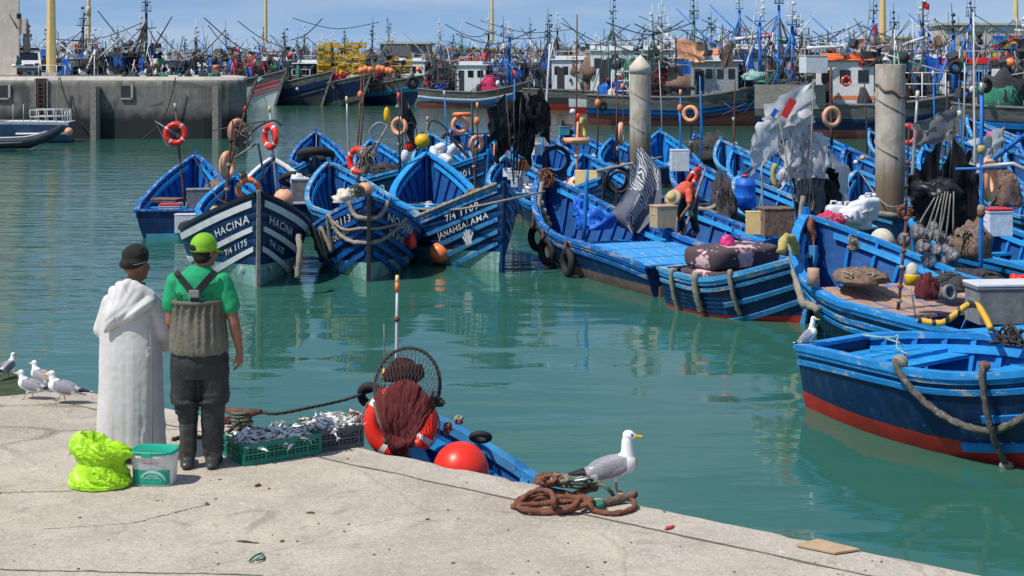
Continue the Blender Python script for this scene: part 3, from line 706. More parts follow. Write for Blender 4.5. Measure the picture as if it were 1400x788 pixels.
for key, nm in CL.items():
    L_ = BO[key].h.L; B_ = BO[key].h.B
    for j, (kind, mk) in enumerate(rc.sample([('net', 'net'), ('net', 'netbrown'), ('net', 'netgreen'), ('rope', 'rope'), ('box', 'whitepl'), ('box', 'greypl'), ('box', 'card'), ('can', 'whitepl'), ('can', 'yellow'), ('box', 'tarp')], 4)):
        x = (rc.uniform(-.36, .22)) * L_; y = rc.uniform(-.26, .26) * B_; q = put(key, x, y, .17); cw = {'net': 'dark', 'netbrown': 'brown', 'netgreen': 'green', 'rope': 'pale', 'whitepl': 'white', 'greypl': 'grey', 'card': 'tan', 'yellow': 'yellow', 'tarp': 'blue'}[mk]
        if kind in ('net', 'rope'):
            o_ = heap('%s %s heap inside %s' % (cw, kind, nm), 700, 300, 1, 1, 30, mk, kind, rc.randint(0, 999), 0, name='net_heap'); bpy.data.objects.remove(o_)
            mb = MB(); mb.ell((0, 0, .12), (rc.uniform(.4, .75), rc.uniform(.35, .6), rc.uniform(.22, .42)), 0, None, 26, 14); sd_ = rc.random() * 50
            for v in mb.v:
                k_ = 1 + .35 * fbm((v.x * 3 + sd_, v.y * 3, v.z * 4)); v.x *= k_; v.y *= k_; v.z = max(0, v.z * k_)
            o_ = tag(mb.build('net_heap', M[mk], None, q), '%s %s heap inside %s' % (cw, kind, nm), kind)
            lb = MB()
            for i in range(7):
                a0 = rc.uniform(0, 6.28); lb.tube([(.45 * math.cos(a0 + .4 * m_) * (1 - .06 * m_), .4 * math.sin(a0 + .4 * m_), .26 + .1 * math.sin(m_ * 1.3 + i)) for m_ in range(7)], .016, 5)
            lb.build('rope_end', M[rc.choice(('rope', 'drope', 'grope', 'rrope'))], o_)
        elif kind == 'box':
            w_, d_, h_ = rc.uniform(.45, .7), rc.uniform(.35, .45), rc.uniform(.25, .45); mb = MB()
            for sx in (-1, 1): mb.box((sx * w_ / 2, 0, h_ / 2), (.03, d_ + .03, h_)); mb.box((0, sx * d_ / 2, h_ / 2), (w_ - .03, .03, h_ - .02))
            mb.box((0, 0, .02), (w_ - .03, d_ - .03, .03)); mb.box((0, -d_ / 2 - .012, h_ * .75), (w_ * .5, .02, .05))
            tag(mb.build('fish_box', M[mk], None, q, rc.uniform(0, 3)), '%s open fish box in %s' % (cw, nm), 'fish box')
        else:
            mb = MB().loft([[V((sx * .13 * f, sy * .18 * f, z)) for sx, sy in ((-1, -1), (1, -1), (1, 1), (-1, 1))] for z, f in ((0, .92), (.02, 1), (.36, 1), (.44, .6), (.47, .3), (.52, .28), (.53, 0.01))], 0, False)
            mb.tube([(-.0, -.12, .43), (0, -.08, .5), (0, .1, .5), (0, .14, .42)], .02, 6)
            tag(bevel(mb.build('jerrycan', M[mk], None, q, rc.uniform(0, 3)), .02), '%s jerrycan in %s' % (cw, nm), 'jerrycan')
# ---- mooring lines between the rafted boats
ML = [('left', 'hacina', 'the boat farthest left and HACINA'), ('ringboat', 'boxboat', 'the small ring boat and the white railed boat'), ('boxboat', 'sack', 'the white railed boat and the sack boat'), ('sack', 'open', 'the sack boat and the empty bright boat'), ('b1166', 'far1166', 'the two boats at number 1166'), ('open', 'flagboat', 'the empty bright boat and the black flag boat'), ('floats', 'farflag', 'the float boat and the pennant boat'),
      ('flagboat', 'tyres', 'the black flag boat and the three tyre boat'), ('b118', 'worker', 'number 118 and the worker boat'), ('pile2', 'pile3', 'the two boats right of the pointed pile'), ('worker', 'barrel', 'the worker boat and the barrel boat'), ('barrel', 'behindflag', 'the barrel boat and the oval hatch boat'), ('numfloat', 'edge', 'the numbered float boat and the edge boat'), ('farr1', 'farr3', 'the two far right boats'), ('hatch', 'numfloat', 'the blunt pile boat and the numbered float boat')]
for a_, b_, nm in ML:
    pa = put(a_, BO[a_].h.L * .48, 0, BO[a_].h.hb - .05); pb_ = put(b_, BO[b_].h.L * .46, 0, BO[b_].h.hb - .05); m_ = (pa + pb_) / 2 + V((0, 0, -.25 - .03 * (pa - pb_).length))
    rope_thing('thin line strung between the bows of ' + nm, smooth_path([pa, m_, pb_]), .017, rc.choice(('drope', 'rope', 'mdark')), 'mooring line', 'mooring_line')
for i in range(26):
    x = rc.uniform(470, 1390); Yq = rc.uniform(44, 66); zt = rc.uniform(2.6, 5.2)
    a = V(((x - 700) / 2000 * Yq, Yq, .4)); d = V((rc.uniform(-.25, .25), 0, zt - .4))
    o_ = tag(link('marker_pole', None, None, a), 'thin weathered pole standing among the far blue boats', 'pole', 'thin poles among the far blue boats')
    MB().tube([(0, 0, 0), d * .5 + V((.04, 0, 0)), d], [.035, .032, .024], 6).build('shaft', M[rc.choice(('dark', 'wood', 'rust', 'steel', 'blue'))], o_)
    if i % 2: MB().tube([d * .93, d], .045, 6).build('pole_tip', M[rc.choice(('cream', 'redr', 'peach', 'cloth'))], o_)
    if i % 3 == 0: MB().ell(d * .8, (.10, .10, .14), 0, None, 12, 8).build('float', M[rc.choice(('whitepl', 'orange', 'peach', 'cloth'))], o_)
M['greyrope'] = mat('grey_frayed_rope', (.13, .12, .105), .95, .5, 26, 1, 80, (.30, .28, .25), 14, .56)
# ---- left boat
yl = YB('left', .35); yl2 = YB('left', .55)
pole('pole with a bracket and a red life ring, on the boat farthest left', 253, 290, 240, 150, yl2, 1.7, 'rust', 'steel', bands=((.45, 'drope'), (.75, 'rope')))
ring('red life ring with white bands, on the leftmost pole', 240, 183, 33, yl2 - .12, 'redr', 4)
rope_thing('grey bent bracket pipe beside the leftmost life ring', [P(250, 190, yl2), P(212, 166, yl2), P(228, 198, yl2), P(238, 206, yl2)], .02, 'steel', 'bracket', 'pole_bracket')
crate('grey fish box standing in the boat farthest left', 274, 288, .75, .5, .62, yl, 'greypl', 12)
crate('white and red lidded box at the transom of the boat farthest left', 233, 296, .55, .4, .30, YB('left', .08), 'whitepl', 4, lid='redp')
crate('flat brown wooden tray in the boat farthest left', 229, 276, .75, .5, .1, YB('left', .28), 'netbrown', -14, 'tray', 'wooden_tray')
heap('heap of tan netting in the bow of the boat farthest left', 300, 268, 40, 20, YB('left', .55), 'netbrown', 'net', 3, 8, 'rope')
crate('white panelled box hanging off the quarter of the boat farthest left', 256, 318, .62, .3, .5, YB('left', .05) - .45, 'whitepl', 5)
# ---- hacina group
yh = YB('hacina', .35)
ring('faded red life ring lying in the small boat behind the name HACINA', 340, 260, 36, YB('ringboat', .6), 'orange', 8, 10)
pole('rusty pole wrapped with rope behind the name HACINA', 307, 300, 318, 165, YB('ringboat', .3), 1.9, 'rust', bands=((.3, 'rope'), (.55, 'rope'), (.8, 'drope')))
pole('grey pole crossed with a slanting arm above the small boat', 300, 285, 334, 152, YB('ringboat', .45), 1.4, 'rust', 'redr', cross=((.8, .7, .25),), name='boat_pole')
rope_thing('thin grey slanting spar above the stem of the HACINA boat', [P(318, 218, 39), P(353, 195, 39), P(362, 250, 40.5)], .035, 'wood', 'spar', 'spar')
rope_thing('dark curved gaff arm with dangling lamps above the HACINA boat', smooth_path([P(322, 215, 40), P(345, 180, 40), P(372, 165, 40), P(385, 172, 40)]), .03, 'dark', 'gaff', 'gaff_arm')
ring('faded orange ring leaning at the head of the rope-wrapped pole', 324, 180, 36, YB('ringboat', .5), 'peach', 62, 0, False)
ring('faded orange ring hanging edge on above the small boat', 311, 226, 40, YB('ringboat', .5), 'peach', 74, 0, False)
heap('tangle of ropes lashed to the rope-wrapped pole', 330, 205, 24, 34, YB('ringboat', .5), 'netbrown', 'rope', 8, 14, 'rope', name='rope_tangle', dy=.25)
ball('yellowish oval fender hanging on the small boat beside HACINA', 294, 293, 8, YB('ringboat', .2) - 1.0, 'yrope', 'fender', asp=1.5)
ball('peach round buoy sitting behind the right rail of the HACINA boat', 388, 272, 14, YB('hacina', .3) - .1, 'peach')
heap('grey mop of rope on the bow of the small boat', 331, 246, 16, 10, YB('ringboat', .8), 'fur', 'rope', 4, 6, name='rope_tangle')
pole('thin grey pole beside the faded red ring on the white railed boat', 379, 282, 369, 153, YB('boxboat', .45), 1.5, 'steel', 'cream', bands=((.5, 'drope'),))
ring('red life ring seen slantwise, left of the boat with cream sacks', 370, 187, 37, YB('boxboat', .45) - .1, 'redr', -48, 0)
crate('pale grey box standing upright in the white railed boat', 410, 281, .5, .45, .75, YB('boxboat', .2), 'greypl', 10, lid='whitepl')
heap('white plastic sheet bunched on the pale grey box', 408, 253, 22, 14, YB('boxboat', .2), 'whitepl', 'plastic sheet', 5, 0, name='plastic_sheet')
tyre('black tyre behind the pale grey box', P(400, 245, YB('boxboat', .35)), .42, .1, rotm(60, 0, 20))
rope_thing('rope fender of pale strands hanging at the right side of the HACINA boat', smooth_path([P(408, 322, 29.6), P(410, 345, 29.4), P(407, 380, 29.4)]), .06, 'rope', 'rope fender', 'rope_fender')
# ---- noujiba + sack boat
yn = YB('noujiba', .8)
ball('peach round buoy behind the stem of the NOUJIBA boat', 499, 260, 11, YB('noujiba', .55), 'peach')
heap('cream cloth sacks lying in the boat behind the name NOUJIBA', 473, 277, 36, 16, YB('sack', .35), 'cloth', 'sack', 6, 0, name='cloth_sacks')
heap('tangle of dark green rope beside the cream sacks', 489, 272, 18, 20, YB('noujiba', .6), 'net', 'rope', 9, 14, 'grope', name='rope_tangle')
o = BO['noujiba']
def sl(key, pts, off=.06): return [BO[key].w(BO[key].h.pt(t, d, s, off)) for t, d, s in pts]
rope_thing('heavy tan mooring rope slung in loops across the NOUJIBA bow', smooth_path(sl('noujiba', [(.62, -.03, -1), (.64, .5, -1), (.67, .75, -1), (.70, .25, -1), (.72, .2, -1), (.755, .72, -1), (.78, .3, -1), (.80, .0, -1), (.84, .45, -1), (.90, .72, -1), (.96, .88, -1), (.985, .92, 1), (.93, .75, 1), (.86, .45, 1), (.80, .10, 1)])), .045, 'rope')
rope_thing('second tan rope drooping under the NOUJIBA stem head', smooth_path(sl('noujiba', [(.93, -.06, -1), (.95, .25, -1), (.985, .4, -1), (.985, .4, 1), (.95, .2, 1), (.93, -.05, 1)])), .05, 'rope')
rope_thing('thin tan rope crossing the NOUJIBA lettering', smooth_path(sl('noujiba', [(.80, .05, -1), (.88, .45, -1), (.985, .62, -1), (.97, .6, 1), (.85, .3, 1)])), .03, 'rope')
ball('pink red fender hanging at the right side of the NOUJIBA boat', 563, 331, 6, YB('noujiba', .72), 'redr', 'fender', asp=1.7)
ring('red life ring with rope hung beside the boat with cream sacks', 490, 220, 40, YB('sack', .55), 'redr', -35, 0)
heap('tangle of pale ropes hanging by the red ring near the cream sacks', 500, 240, 22, 40, YB('sack', .5), 'netbrown', 'rope', 2, 12, 'rope', name='rope_tangle', dy=.25)
pole('tall grey pole with a cream tip, left of the cream sacks', 478, 235, 474, 140, YB('far1166', .2), 1.6, 'steel', 'cream')
pole('brown rust pole leaning beside the red ring near the sacks', 487, 250, 530, 172, YB('sack', .6), 1.6, 'wood', bands=((.3, 'drope'), (.7, 'rope')))
tyre('black tyre hung over the stem of boat 1166', P(432, 212, YB('b1166', 1) - .4), .62, .14, rotm(72, 0, 0))
# ---- middle
ym = YB('mid1', .5)
pole('dark pole hung with yellow and white floats', 548, 250, 543, 120, YB('mid1', .35), 1.8, 'dark', bands=((.4, 'rope'), (.6, 'drope'), (.8, 'rope')))
ball('big yellow round buoy among the rafted boats', 577, 193, 10.5, YB('mid1', .35) - .2, 'yellow')
ball('red round buoy beside the yellow buoy', 561, 200, 8, YB('mid1', .35), 'redr')
ball('white oval fender below the red buoy', 554, 214, 6, YB('mid1', .3), 'whitepl', 'fender', asp=1.6)
ring('peach life ring on the dark pole left of the yellow buoy', 546, 173, 27, YB('mid1', .35) - .15, 'peach', -30, 0, False)
ball('yellow long float on the pole above the peach ring', 529, 157, 4.5, YB('mid1', .35), 'yellow', 'float', asp=2.4)
flag_pole('black flag hanging at the pole above the yellow buoy', 551, 240, 549, 122, YB('mid1', .3), .5, 1.2, 'black', 3, hang=.9)
rope_thing('thin wire hoop net beside the yellow buoy', [P(562 + 8 * math.cos(a * .35), 183 + 15 * math.sin(a * .35), YB('mid1', .3)) for a in range(19)], .02, 'dark', 'hoop net', 'hoop_net')
heap('dark netting piled in the boat behind the yellow buoy', 523, 240, 55, 14, YB('mid1', .25), 'net', 'net', 12, 12)
rope_thing('curved wire with lamps left of the peach ring', smooth_path([P(512, 200, 46), P(505, 180, 46), P(517, 168, 46), P(530, 172, 46)]), .02, 'steel', 'cable', 'lamp_cable')
# floats boat
rnf = random.Random(5)
fl = MB().ell((0, 0, 0), (.17, .17, .3), 0, None, 12, 8)
fme = fl.mesh('bundle_float', [M['whitepl'], M['greypl']])
for i in range(16):
    p = P(593 + rnf.uniform(0, 34), 225 - rnf.uniform(0, 24), YB('floats', .3) + rnf.uniform(-.6, .6))
    o_ = tag(link('net_float', fme, None, p), 'grey white oval float in the bundle right of the yellow buoy', 'float', 'floats bundled in the boat right of the yellow buoy')
    o_.rotation_euler = (rnf.uniform(-1, 1), rnf.uniform(-1, 1), rnf.uniform(0, 3))
pole('pole with a cross arm of small lamps above the bundled floats', 648, 260, 645, 140, YB('floats', .25), 1.7, 'dark', cross=((.62, 1.0, .1),), bands=((.3, 'drope'), (.5, 'rope')))
ring('orange ring lying flat on the cross arm pole', 632, 157, 27, YB('floats', .3), 'orange', 0, 86, False)
ring('peach ring hanging under the flat orange ring', 629, 171, 26, YB('floats', .3) - .1, 'peach', 15, 0, False)
ring('peach and pink ring behind boat 901', 651, 197, 26, YB('b901', .3), 'peach', 40, 10, False)
rope_thing('bent dark lamp arm above the bundled floats', smooth_path([P(643, 205, 53), P(620, 190, 53), P(606, 172, 53), P(590, 165, 53), P(585, 178, 53)]), .035, 'dark', 'lamp boom', 'bent_lamp_boom')
rope_thing('dark crooked boom left of the cross arm pole', smooth_path([P(645, 220, 52.6), P(622, 195, 52.6), P(612, 182, 52.6), P(604, 190, 52.6)]), .06, 'dark', 'boom', 'boom')
for k, (x, y, s) in enumerate(((675, 205, 1), (681, 196, 2))):
    flag_pole('folded orange pennant, ' + ('shorter' if k == 0 else 'taller') + ' of the pair beside boat 901', x, 232, x + 1, y - 8, YB('farflag', .2), .35, .95, 'orange', s, hang=.2, pc='orange')
# open boat + janah
heap('green net on the thwart of the empty bright blue boat', 640, 279, 30, 10, YB('open', .25), 'netgreen', 'net', 3, 8, 'grope')
pole('rust coloured pole standing between the names JANAHSALAMA and 901', 651, 285, 646, 190, YB('janah', .2), 1.5, 'rust', bands=((.2, 'cloth'), (.6, 'rope')))
heap('brown net bundle on the bow of the JANAHSALAMA boat', 652, 270, 30, 12, YB('janah', .75), 'netbrown', 'net', 4, 6)
jb = BO['janah']; q = P(601, 345, YB('janah', .5) - 1.35)
ball('large orange buoy hanging over the side of the JANAHSALAMA boat', 601, 346, 14.5, q.y, 'orange')
rope_thing('thin line from which the large orange buoy hangs', [P(601, 296, q.y + .1), P(601, 328, q.y)], .018, 'rope')
rope_thing('slack mooring line across the bow of the JANAHSALAMA boat', smooth_path([P(560, 285, 37), P(620, 287, 33), P(700, 272, 32), P(745, 262, 34)]), .025, 'rope')
rope_thing('pale rope edging on the rail of the JANAHSALAMA bow', smooth_path(sl('janah', [(.6, -.06, -1), (.75, -.06, -1), (.9, -.07, -1), (.985, -.08, -1)], .05)), .04, 'rope')
# white floats behind janah
for i, (x, y) in enumerate(((700, 240), (707, 247), (712, 240), (703, 250), (716, 248), (695, 236), (722, 258), (728, 266))):
    crate('white block float heaped behind the JANAHSALAMA stem', x, y + 6, .28, .22, .28, YB('flagboat', .3) + (i % 3) * .3, 'whitepl', 30 * i, 'float', 'block_float', group='white block floats behind the JANAHSALAMA stem')
ball('orange round buoy among the white block floats', 715, 228, 10, YB('flagboat', .5), 'orange')
ball('white oval fender at the stem of the three tyre boat', 721, 264, 7, YB('flagboat', .1), 'whitepl', 'fender', asp=1.5)
# black flag cluster
yf = YB('flagboat', .35)
for i, (x0, x1, y1, w, h, lf) in enumerate(((702, 692, 130, .55, 1.2, True), (704, 702, 118, .6, 1.3, False), (706, 712, 134, .5, 1.2, True), (708, 722, 126, .5, 1.0, False), (710, 742, 118, .55, 1.3, True), (707, 734, 128, .45, 1.2, False), (703, 700, 150, .55, 1.2, True), (706, 706, 158, .55, 1.2, False))):
    flag_pole('ragged black plastic flag in the bundle behind the JANAHSALAMA stem', x0, 250, x1, y1, yf + .1 * i - .4, w, h, 'black', 20 + i, lf, .35, 'black flags bundled behind the JANAHSALAMA stem', yaw=rnf.uniform(-40, 40), amp=.42)
pole('tall white pole leaning left of the black flags', 742, 215, 752, 60, YB('tyreboat', .3), 1.7, 'mwhite', name='boat_pole', bands=((.45, 'drope'),))
crate('white checkered block float beside the black flags', 737, 200, .62, .5, .42, 47, 'whitepl', 20, 'float', 'block_float')
crate('second white block float tilted below the black flags', 731, 212, .5, .4, .36, 46.8, 'whitepl', 50, 'float', 'block_float')
crate('small white float above the checkered block float', 727, 178, .3, .3, .34, 47.3, 'whitepl', 10, 'float', 'block_float')
pole('turquoise pole right of the black flags', 741, 245, 742, 180, 46.5, 1.3, 'blue2')
# tyreboat / hoses
tyre('black hose coil hung on the blue boat left of number 118', P(760, 219, 46), .47, .07, rotm(6, 0, 0), cat='hose')
pole('orange pole with a red and white head, above number 118', 787, 262, 790, 165, YB('pinkboat', .2), 2.0, 'peach', 'redr', bands=((.5, 'peach'), (.62, 'peach')))
pole('tall thin brown pole above the orange pole', 788, 180, 789, 20, YB('tyreboat', .5), 1.1, 'rust', name='boat_pole')
ball('small white float on the tall thin brown pole', 783, 153, 4.2, YB('tyreboat', .5) - .1, 'whitepl', 'float')
ring('yellowed ring seen edge on beside the orange pole', 796, 177, 34, YB('pinkboat', .3), 'yrope', 72, 0, False)
ring('peach ring lying flat across the orange pole', 787, 193, 40, YB('pinkboat', .25), 'peach', 0, 86, False)
flag_pole('small maroon pennant near the orange pole', 768, 195, 768, 164, 50, .35, .5, 'netred', 2, hang=.4)
crate('turquoise small box near the maroon pennant', 771, 185, .35, .3, .3, 50, 'turq', 10)
heap('white and pink net heap behind number 118', 790, 266, 44, 22, YB('b118', .4), 'cloth', 'net', 7, 10, 'pinkp')
crate('cream folded board leaning behind number 118', 803, 258, .7, .15, .5, YB('b118', .55), 'cream', -30, 'board', 'board')
tyre('black hose loops beside the zebra cloth', P(843, 245, 37.2), .36, .05, rotm(10, 0, 25), cat='hose')
tyre('second smaller black hose loop beside the zebra cloth', P(847, 249, 37.0), .30, .04, rotm(0, 8, -20), cat='hose')
pole('black post in front of number 118', 843, 285, 843, 250, 37.0, 1.5, 'dark')
ring('peach ring edge on at the bow left of the pointed pile', 849, 183, 32, YB('pile1', .8), 'peach', 80, 0, False)
pole('dark pole standing left of the pointed pile', 845, 230, 841, 55, YB('pile1', .6), 1.3, 'dark', bands=((.15, 'rope'), (.6, 'drope')))
# ---- three tyre boat
tb = BO['tyres']
def on_side(key, t, d, side, off): return BO[key].w(BO[key].h.pt(t, d, side, off))
sd = -1 if on_side('tyres', .5, .3, -1, 0).y < on_side('tyres', .5, .3, 1, 0).y else 1
tz = BO['tyres'].root.rotation_euler[2]
for k, (t, dd, nm) in enumerate(((.74, .52, 'nearest the bow'), (.60, .46, 'in the middle'), (.42, .42, 'nearest the pale stern deck'))):
    tyre('black tyre fender ' + nm + ' of the three tyre boat', on_side('tyres', t, dd, sd, .12), .33, .085, rotm(0, 0, math.degrees(tz) + (-16, -10, 4)[k] * -sd), 'tyre fenders of one blue boat')
    a = on_side('tyres', t, -.02, sd, .02); b = on_side('tyres', t, dd - .27, sd, .12)
    rope_thing('frayed orange lashing of the tyre ' + nm, [a, b], .035, 'rrope', 'lashing', 'lashing')
pole('square blue post standing amidships in the three tyre boat', 798, 328, 803, 232, YB('tyres', .52), 2.8, 'blue', name='boat_post')
heap('crumpled bright blue tarpaulin in the three tyre boat', 812, 313, 46, 24, YB('tyres', .55) + .5, 'tarp', 'tarpaulin', 5, 0, name='tarpaulin', lump=.6)
heap('second blue tarpaulin bundle nearer the bow of the three tyre boat', 793, 297, 20, 22, YB('tyres', .68), 'tarp', 'tarpaulin', 15, 0, name='tarpaulin', lump=.6)
for i, (x, y) in enumerate(((733, 262), (737, 272), (732, 280), (741, 283), (745, 293), (738, 296), (748, 301))):
    ball('yellowed float strung inside the bow of the three tyre boat', x + 2, y + 6, 4.6, YB('tyres', .86), 'cloth' if i % 2 else 'yrope', 'float', 'floats strung in the three tyre bow', 1.1, lug=False, name='net_float')
heap('rust brown rope tangle on the stem of the three tyre boat', 747, 258, 26, 24, YB('tyres', .97), 'netbrown', 'rope', 18, 16, 'rrope', name='rope_tangle')
rope_thing('orange rope wound along the post bundle in the three tyre bow', smooth_path([P(735, 300, 34.8), P(738, 270, 35), P(741, 250, 35.2)]), .06, 'wood', 'rope', 'rope')
# ---- zebra cloth
def zebra_mat():
    m = bpy.data.materials.new('zebra_cloth'); m.use_nodes = True; nt = m.node_tree; N = nt.nodes; L = nt.links; bs = N['Principled BSDF']
    tc = N.new('ShaderNodeTexCoord'); w = N.new('ShaderNodeTexWave'); w.inputs['Scale'].default_value = 5.2; w.inputs['Distortion'].default_value = 11; w.inputs['Detail'].default_value = 1; w.inputs['Detail Scale'].default_value = .8
    mp = N.new('ShaderNodeMapping'); mp.inputs['Rotation'].default_value = (0, R(25), 0); L.new(tc.outputs['Object'], mp.inputs[0]); L.new(mp.outputs[0], w.inputs['Vector'])
    cr = N.new('ShaderNodeValToRGB'); cr.color_ramp.interpolation = 'LINEAR'; e = cr.color_ramp.elements; e[0].position = .42; e[0].color = (.08, .085, .10, 1); e[1].position = .52; e[1].color = (.62, .63, .64, 1)
    L.new(w.outputs['Fac'], cr.inputs[0]); L.new(cr.outputs[0], bs.inputs['Base Color']); bs.inputs['Roughness'].default_value = .85
    return m
zm = zebra_mat(); zg = mat('zebra_border', (.12, .125, .16), .85, .15, 6)
zY = 33.9
zp = P(872, 222, zY); sc = zY / FPX
zt = tag(link('zebra_cloth', None, None, zp), 'grey cloth with a black and white zebra stripe print draped over a spar', 'cloth')
OUT = [(-2, -10), (10, -22), (14, -8), (26, 0), (30, 35), (24, 62), (2, 96), (-10, 92), (-32, 80), (-24, 62), (-14, 40), (-10, 18)]
nx, ny = 14, 22; zb_, vs_, fs_, ms_ = MB(), [], [], []
for j in range(ny + 1):
    v = j / ny; y = -20 + 116 * v
    lft = -1 - 10 * min(1, v * 3) - 26 * max(0, min(1, (v - .45) / .35)) + 24 * max(0, (v - .82) / .18)
    rgt = 6 + 22 * min(1, v * 4) + 4 * math.sin(v * 3) - 28 * max(0, (v - .72) / .28)
    for i in range(nx + 1):
        u = i / nx; x = lft + (rgt - lft) * u
        vs_.append((x * sc, .16 * math.sin(u * 9 + v * 2) * (.3 + v * .7) + .10 * fbm((u * 3, v * 3, 4)), -y * sc))
for j in range(ny):
    for i in range(nx):
        a = j * (nx + 1) + i; fs_.append((a, a + 1, a + nx + 2, a + nx + 1))
        u, v = (i + .5) / nx, (j + .5) / ny
        ms_.append(1 if (v > .5 and (u < .40 - .2 * (v - .5) or u > .80 - .5 * (v - .5))) or (v > .15 and u > .9) else 0)
zb_.add(vs_, fs_, ms_, True).build('printed_cloth', [zm, zg], zt)
pole('bare grey spar carrying the zebra cloth', 815, 234, 905, 215, zY + .1, 2.0, 'wood', name='spar', cat='spar', Y1=zY + .1)
# ---- worker boat
crate('tan cardboard box beside the bent worker', 907, 311, .5, .4, .5, 32.6, 'card', 20, 'carton', 'carton')
pole('wooden oar leaning in front of the bent worker', 933, 324, 964, 231, 32.6, 1.9, 'wood', name='oar', cat='oar', Y1=33.4)
pole('short curved wooden stick beside the oar', 924, 322, 926, 297, 32.4, 1.3, 'wood', name='stick', cat='stick')
heap('black nets piled right of the bent worker', 988, 312, 34, 62, 36, 'net', 'net', 31, 14, 'drope', dy=1.0)
rope_thing('bent grey wooden knee over the black nets', smooth_path([P(945, 284, 35.5), P(965, 287, 35.5), P(980, 280, 35.5), P(984, 262, 35.5)]), .07, 'wood', 'timber', 'bent_timber')
pole('grey board lying in the boat with the bent worker', 956, 285, 984, 293, 34.5, 3.0, 'wood', name='board', cat='board')
ring('red ring half hidden behind the bent worker', 948, 243, 34, 37.5, 'redr', 62, 30)
crate('white lidded fish box behind the bent worker', 929, 234, .52, .3, .62, 42, 'whitepl', 3)
# pile3 gear
heap('black net heap below the standing grey post', 975, 222, 70, 34, YB('pile3', .3), 'net', 'net', 33, 16, 'drope')
pole('thin pole with small floats right of the pointed pile', 946, 240, 944, 150, YB('pile2', .3), 1.3, 'dark', bands=((.5, 'rope'), (.8, 'rope')))
ring('peach ring on the thin pole right of the pointed pile', 944, 156, 24, YB('pile2', .3) - .1, 'peach', -25, 0, False)
pole('thin pole with a brown branch head before the red hull', 1003, 215, 1005, 110, YB('pile3', .4), 1.2, 'rust', cross=((.55, .5, .5), (.7, .45, -.5)))
ball('white oval float on the branch headed pole', 1005, 201, 4.5, YB('pile3', .4) - .1, 'whitepl', 'float', asp=1.5)
crate('brown basket below the branch headed pole', 1010, 222, .6, .5, .45, YB('pile3', .25), 'netbrown', 15, 'basket', 'basket')
tyre('dark round basket beside the brown basket', P(1026, 214, YB('pile3', .25)), .3, .1, rotm(70, 0, 0), cat='basket')
pole('long dark spar lying from the barrel boat towards the white flags', 1005, 250, 1068, 195, 44, 1.8, 'dark', name='spar', cat='spar', Y1=46)
# barrel boat
ba = P(1019, 279, YB('barrel', .75)); mb = MB().lathe([(.2, 0), (.27, .03), (.27, .24), (.285, .27), (.27, .3), (.27, .56), (.285, .59), (.27, .62), (.25, .74), (.06, .78), (.06, .82), (.0, .82)], n=22)
bo_ = tag(mb.build('barrel', M['tarp'], None, ba + V((0, 0, -.1))), 'blue plastic barrel standing in a boat bow', 'barrel')
MB().lathe([(.09, .8), (.09, .86), (0, .86)], n=14).build('cap', M['redp'], bo_)
pole('grey pole standing in the boat with the blue barrel', 1043, 305, 1041, 215, YB('barrel', .35), 1.7, 'steel')
crate('yellowish foam board beside the brown canister', 1036, 321, .5, .10, .5, 31, 'cream', -8, 'board', 'board')
crate('brown canister box behind the flowered mattress', 1060, 322, .65, .5, .6, 31, 'netbrown', 10)
rope_thing('yellow rope coil hanging behind the white flags', smooth_path([P(1060, 258, 42), P(1057, 235, 42), P(1062, 225, 42)]), .08, 'yrope')
ring('orange ring behind the white flags', 1070, 243, 26, 43, 'orange', 65, 0, False)
# ---- white flags cluster
yw = 31.5
WF = [(1090, 1063, 150, .6, .9, True, 'whitepl'), (1094, 1078, 148, .6, .9, False, 'whitepl'), (1096, 1110, 124, .85, .7, True, 'whitepl'), (1096, 1093, 172, .65, .85, False, 'whitepl'), (1100, 1112, 165, .75, .95, True, 'whitepl'),
      (1102, 1120, 182, .65, .8, True, 'whitepl'), (1104, 1130, 196, .75, .8, True, 'black'), (1100, 1104, 215, .7, 1.0, False, 'black'), (1096, 1095, 222, .55, .7, False, 'whitepl'), (1098, 1086, 228, .7, .8, False, 'fur'),
      (1102, 1112, 222, .6, 1.1, False, 'black'), (1106, 1134, 205, .55, 1.2, False, 'whitepl'), (1092, 1062, 178, .5, .6, False, 'black'), (1108, 1140, 225, .5, 1.1, True, 'whitepl'), (1094, 1086, 232, .7, .9, False, 'black')]
WL_ = {'whitepl': 'white plastic sack flag in the bundle left of the blunt pile', 'fur': 'grey plastic sack flag in the white bundle left of the blunt pile', 'black': 'black plastic flag in the white bundle left of the blunt pile'}
for i, (x0, x1, y1, w, h, lf, c) in enumerate(WF):
    flag_pole(WL_[c], x0, 300, x1, y1, yw + .07 * i - .5, w, h, c, 40 + i, lf, .35 if i % 2 else .6, WL_[c] + 's', yaw=rnf.uniform(-35, 35), amp=.26, pc='wood')
fp = flag_pole('white flag with red and blue print, topmost of the white bundle', 1106, 300, 1112, 108, yw - .6, .95, .72, 'whitepl', 60, True, .75, None, yaw=-10, amp=.12, pc='wood')
MB().box((-.45, -.11, 2.35), (.42, .012, .16), rotm(0, -60, 0)).build('print_stripe', M['redp'], fp)
MB().box((-.75, -.11, 2.25), (.18, .012, .1), rotm(0, -60, 0)).build('print_stripe', M['tarp'], fp)
ring('peach ring behind the topmost white flag', 1137, 160, 30, 44, 'peach', 20, 0, False)
pole('dark rust pole behind the peach ring right of the white flags', 1137, 200, 1136, 92, 44.3, 2.2, 'rust')
ball('big cream oval buoy between the plank deck bow and the numbered floats', 1206, 331, 17, 27.6, 'cloth', asp=1.1, lug=False)
heap('red and white net heap left of the white jerrycans', 1135, 312, 40, 20, 28.6, 'pinkp', 'net', 53, 6, 'rope')
pole('grey board lying across behind the cream oval buoy', 1186, 292, 1228, 296, 32, 5.0, 'wood', name='board', cat='board')
